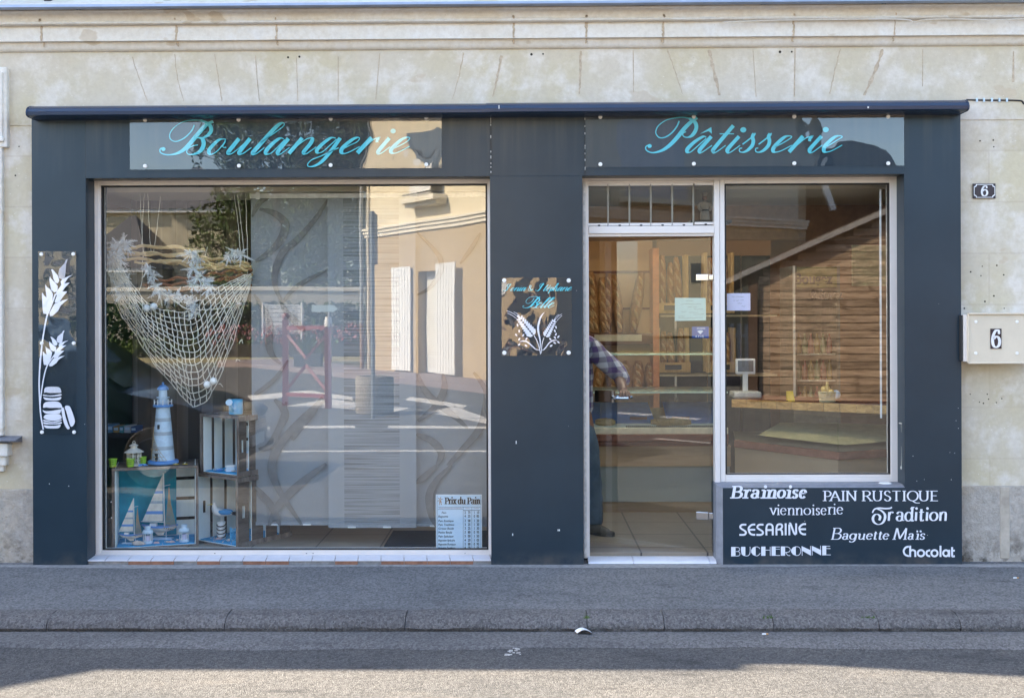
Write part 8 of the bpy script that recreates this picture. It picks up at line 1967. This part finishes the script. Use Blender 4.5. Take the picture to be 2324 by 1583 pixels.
q = [flat(bo)+bd*u+bnn*n_+Vector((0, 0, zv(u)+.13)) for u, n_ in ((-1.0, .16), (uE, .16), (uE, -6), (-1.0, -6))]; m.add(q+[v-Vector((0, 0, .06)) for v in q], [(0, 1, 2, 3), (7, 6, 5, 4), (0, 4, 5, 1), (0, 3, 7, 4)]); obj('roof', m, simple('barn_tile', (.075, .06, .05), .9, var=.4, scale=6), bn, smooth=False)
m = MB(); lbox(m, flat(bo), bd, bnn, -.20, -.02, -.12, .06, -.1, zv(0)-.1); obj('corner_post', m, wood('dark_post', (.05, .03, .02), (.12, .07, .045), (10, 10, 2)), bn, smooth=False)
p0 = VG(1652, 862); dd = (p0-Vector((CAM.x, YWd-CAM.y, 0))).length; p1 = VG(1722, 862); gh = (862-737)/FPX*dd
gt = thing('picket_gate', 'pale picket gate standing beside the timber barn', 'gate', p0)
n = 4; step = (p1.x-p0.x)/n
for k in range(n): m = MB(); x = p0.x+step*k; m.box(x+.03, x+step*.72, p0.y, p0.y+.03, p0.z+.06, p0.z+gh); obj('picket', m, simple('picket_grey', (.55, .55, .58), .7) if k == 0 else bpy.data.materials['picket_grey'], gt, smooth=False)
m = MB()
for z in (.25, gh-.35): m.box(p0.x, p1.x, p0.y-.04, p0.y-.001, p0.z+z, p0.z+z+.09)
obj('rail', m, bpy.data.materials['picket_grey'], gt, smooth=False)
m = MB(); m.box(p0.x-2.5, p1.x+1, p0.y-7, p0.y-6.8, -.1, 3.4); tag(obj('yard_wall', m, simple('dark_yard_wall', (.05, .048, .045), .9), None, smooth=False), 'dark yard wall behind the picket gate', 'wall')
# overgrown dark shed roof above the barn
q = [V(a, b, 31) for a, b in ((1780, 318), (1850, 324), (1920, 340), (1975, 362), (2040, 396), (2200, 500), (2200, 760), (1780, 760))]
ds = thing('dark_shed', 'dark shed with a mossy tiled verge looming behind the timber barn', 'shed', (q[0].x, q[0].y, 0))
m = MB(); m.prism([(p.x, p.z) for p in q], q[0].y-4, q[0].y); obj('wall', m, simple('tarred_wall', (.022, .021, .022), .9), ds, smooth=False)
m = MB(); m.prism([(p.x, p.z) for p in q[:6]]+[(p.x, p.z-.75) for p in q[5::-1]], q[0].y-4.2, q[0].y+.35); obj('roof', m, bpy.data.materials['barn_tile'], ds, smooth=False)
p = V(1880, 415, 30); m = MB(); m.bar(p+Vector((-.25, 0, .3)), p+Vector((.12, 0, -.75)), .16, .16); obj('white_pipe', m, wp, ds, smooth=False)
# ---- parked car at the kerb, its bonnet reaching the left edge of the shop
def car():
    x0, y0, y1 = -2.80, -3.35, -5.05; W_ = y0-y1; yc = (y0+y1)/2; g = ZR-.02
    t = thing('parked_car', 'dark blue people carrier standing in the road opposite the lighthouse display', 'car', (x0-2.1, yc, g))
    paint = simple('midnight_paint', (.012, .020, .035), .18, .3, var=.05, bump=0); gl = simple('car_glass', (.015, .02, .02), .05, 0, var=.02, bump=0, spec=.8)
    # side profile (distance back from nose, height) lower body and cabin
    low = [(0.02, .30), (.0, .48), (.05, .62), (.16, .74), (.45, .84), (.95, .93), (1.15, .97), (2.2, 1.00), (3.4, 1.02), (4.1, 1.00), (4.25, .80), (4.28, .40), (4.2, .26), (.12, .22)]
    def loft(m, prof, shrink):
        n = len(prof); ys_ = np.linspace(-1, 1, 9); vs = []
        for s_ in ys_:
            for d, z in prof:
                rd = (abs(s_)**4)*.10*(1 if d < 2 else -1); vs.append((x0-d-rd, yc+s_*W_/2*shrink(z), g+z))
        m.add(vs, [(i*n+k, i*n+(k+1) % n, (i+1)*n+(k+1) % n, (i+1)*n+k) for i in range(8) for k in range(n)]); m.add(vs[:n], [tuple(range(n))]); m.add(vs[-n:], [tuple(range(n-1, -1, -1))])
    m = MB(); loft(m, low, lambda z: 1.0-.04*max(0, z-.6)); obj('body', m, paint, t, ang=60)
    cab = [(1.05, .95), (1.35, 1.12), (1.75, 1.38), (2.0, 1.50), (2.4, 1.56), (3.3, 1.56), (3.85, 1.50), (4.12, 1.0)]
    m = MB(); loft(m, cab, lambda z: .97-.28*max(0, z-.95)); obj('cabin', m, paint, t, ang=60)
    m = MB(); p = [(1.16, .985), (1.40, 1.13), (1.78, 1.37), (1.93, 1.45)]; vs = []
    for d, z in p: w_ = W_/2*(.90-.28*max(0, z-.95)); vs += [(x0-d+.015, yc-w_, g+z+.015), (x0-d+.015, yc+w_, g+z+.015)]
    m.add(vs, [(2*i, 2*i+1, 2*i+3, 2*i+2) for i in range(3)]); obj('windscreen', m, gl, t)
    for s_ in (-1, 1):
        for (a, b) in ((1.75, 2.65), (2.75, 3.75)):
            m = MB(); o = lambda d, z: (x0-d, yc+s_*(W_/2*(.97-.28*max(0, z-.95))+.006), g+z); top = 1.45
            m.add([o(a if a > 2 else 1.62, 1.04), o(b, 1.04), o(b-.04, top), o(a+.12, top)], [(0, 1, 2, 3)]); obj('side_window', m, gl, t, smooth=False)
        m = MB(); m.ball((x0-.14, yc+s_*W_*.36, g+.66), .15, 12, (.8, 1.1, .55)); obj('headlight', m, simple('lamp_lens', (.10, .105, .11), .1) if s_ == -1 else bpy.data.materials['lamp_lens'], t)
        m = MB(); m.ball((x0-1.5, yc+s_*(W_/2+.06), g+1.02), .10, 10, (.6, 1, .7)); obj('mirror', m, paint, t)
        for d in (.82, 3.45):
            c = Vector((x0-d, yc+s_*(W_/2-.10), g+.31)); RX = Matrix.Translation(c) @ Matrix.Rotation(R(90), 4, 'X')
            m = MB(); m.lathe((0, 0, 0), [(.20, -.11), (.29, -.11), (.315, -.08), (.315, .08), (.29, .11), (.20, .11)], 28, cap=False, M=RX); w_ = obj('wheel', m, M['dark'], t)
            m = MB(); m.lathe((0, 0, 0), [(.0, -.09), (.20, -.10), (.21, 0), (.20, .10), (0, .09)], 24, cap=False, M=RX); obj('rim', m, M['greyband'], w_)
    m = MB()
    for k in range(5): m.box(x0-.05, x0+.015, yc-.42, yc+.42, g+.50+.028*k, g+.512+.028*k)
    obj('grille', m, M['chrome'], t, smooth=False)
    m = MB(); m.box(x0-.04, x0+.022, yc-.26, yc+.26, g+.34, g+.45); obj('number_plate', m, M['white'], t, smooth=False)
    m = MB(); m.box(x0-.25, x0+.018, yc-.72, yc+.72, g+.26, g+.33); obj('bumper_grille', m, M['dark'], t, smooth=False, bevel=.01)
car()
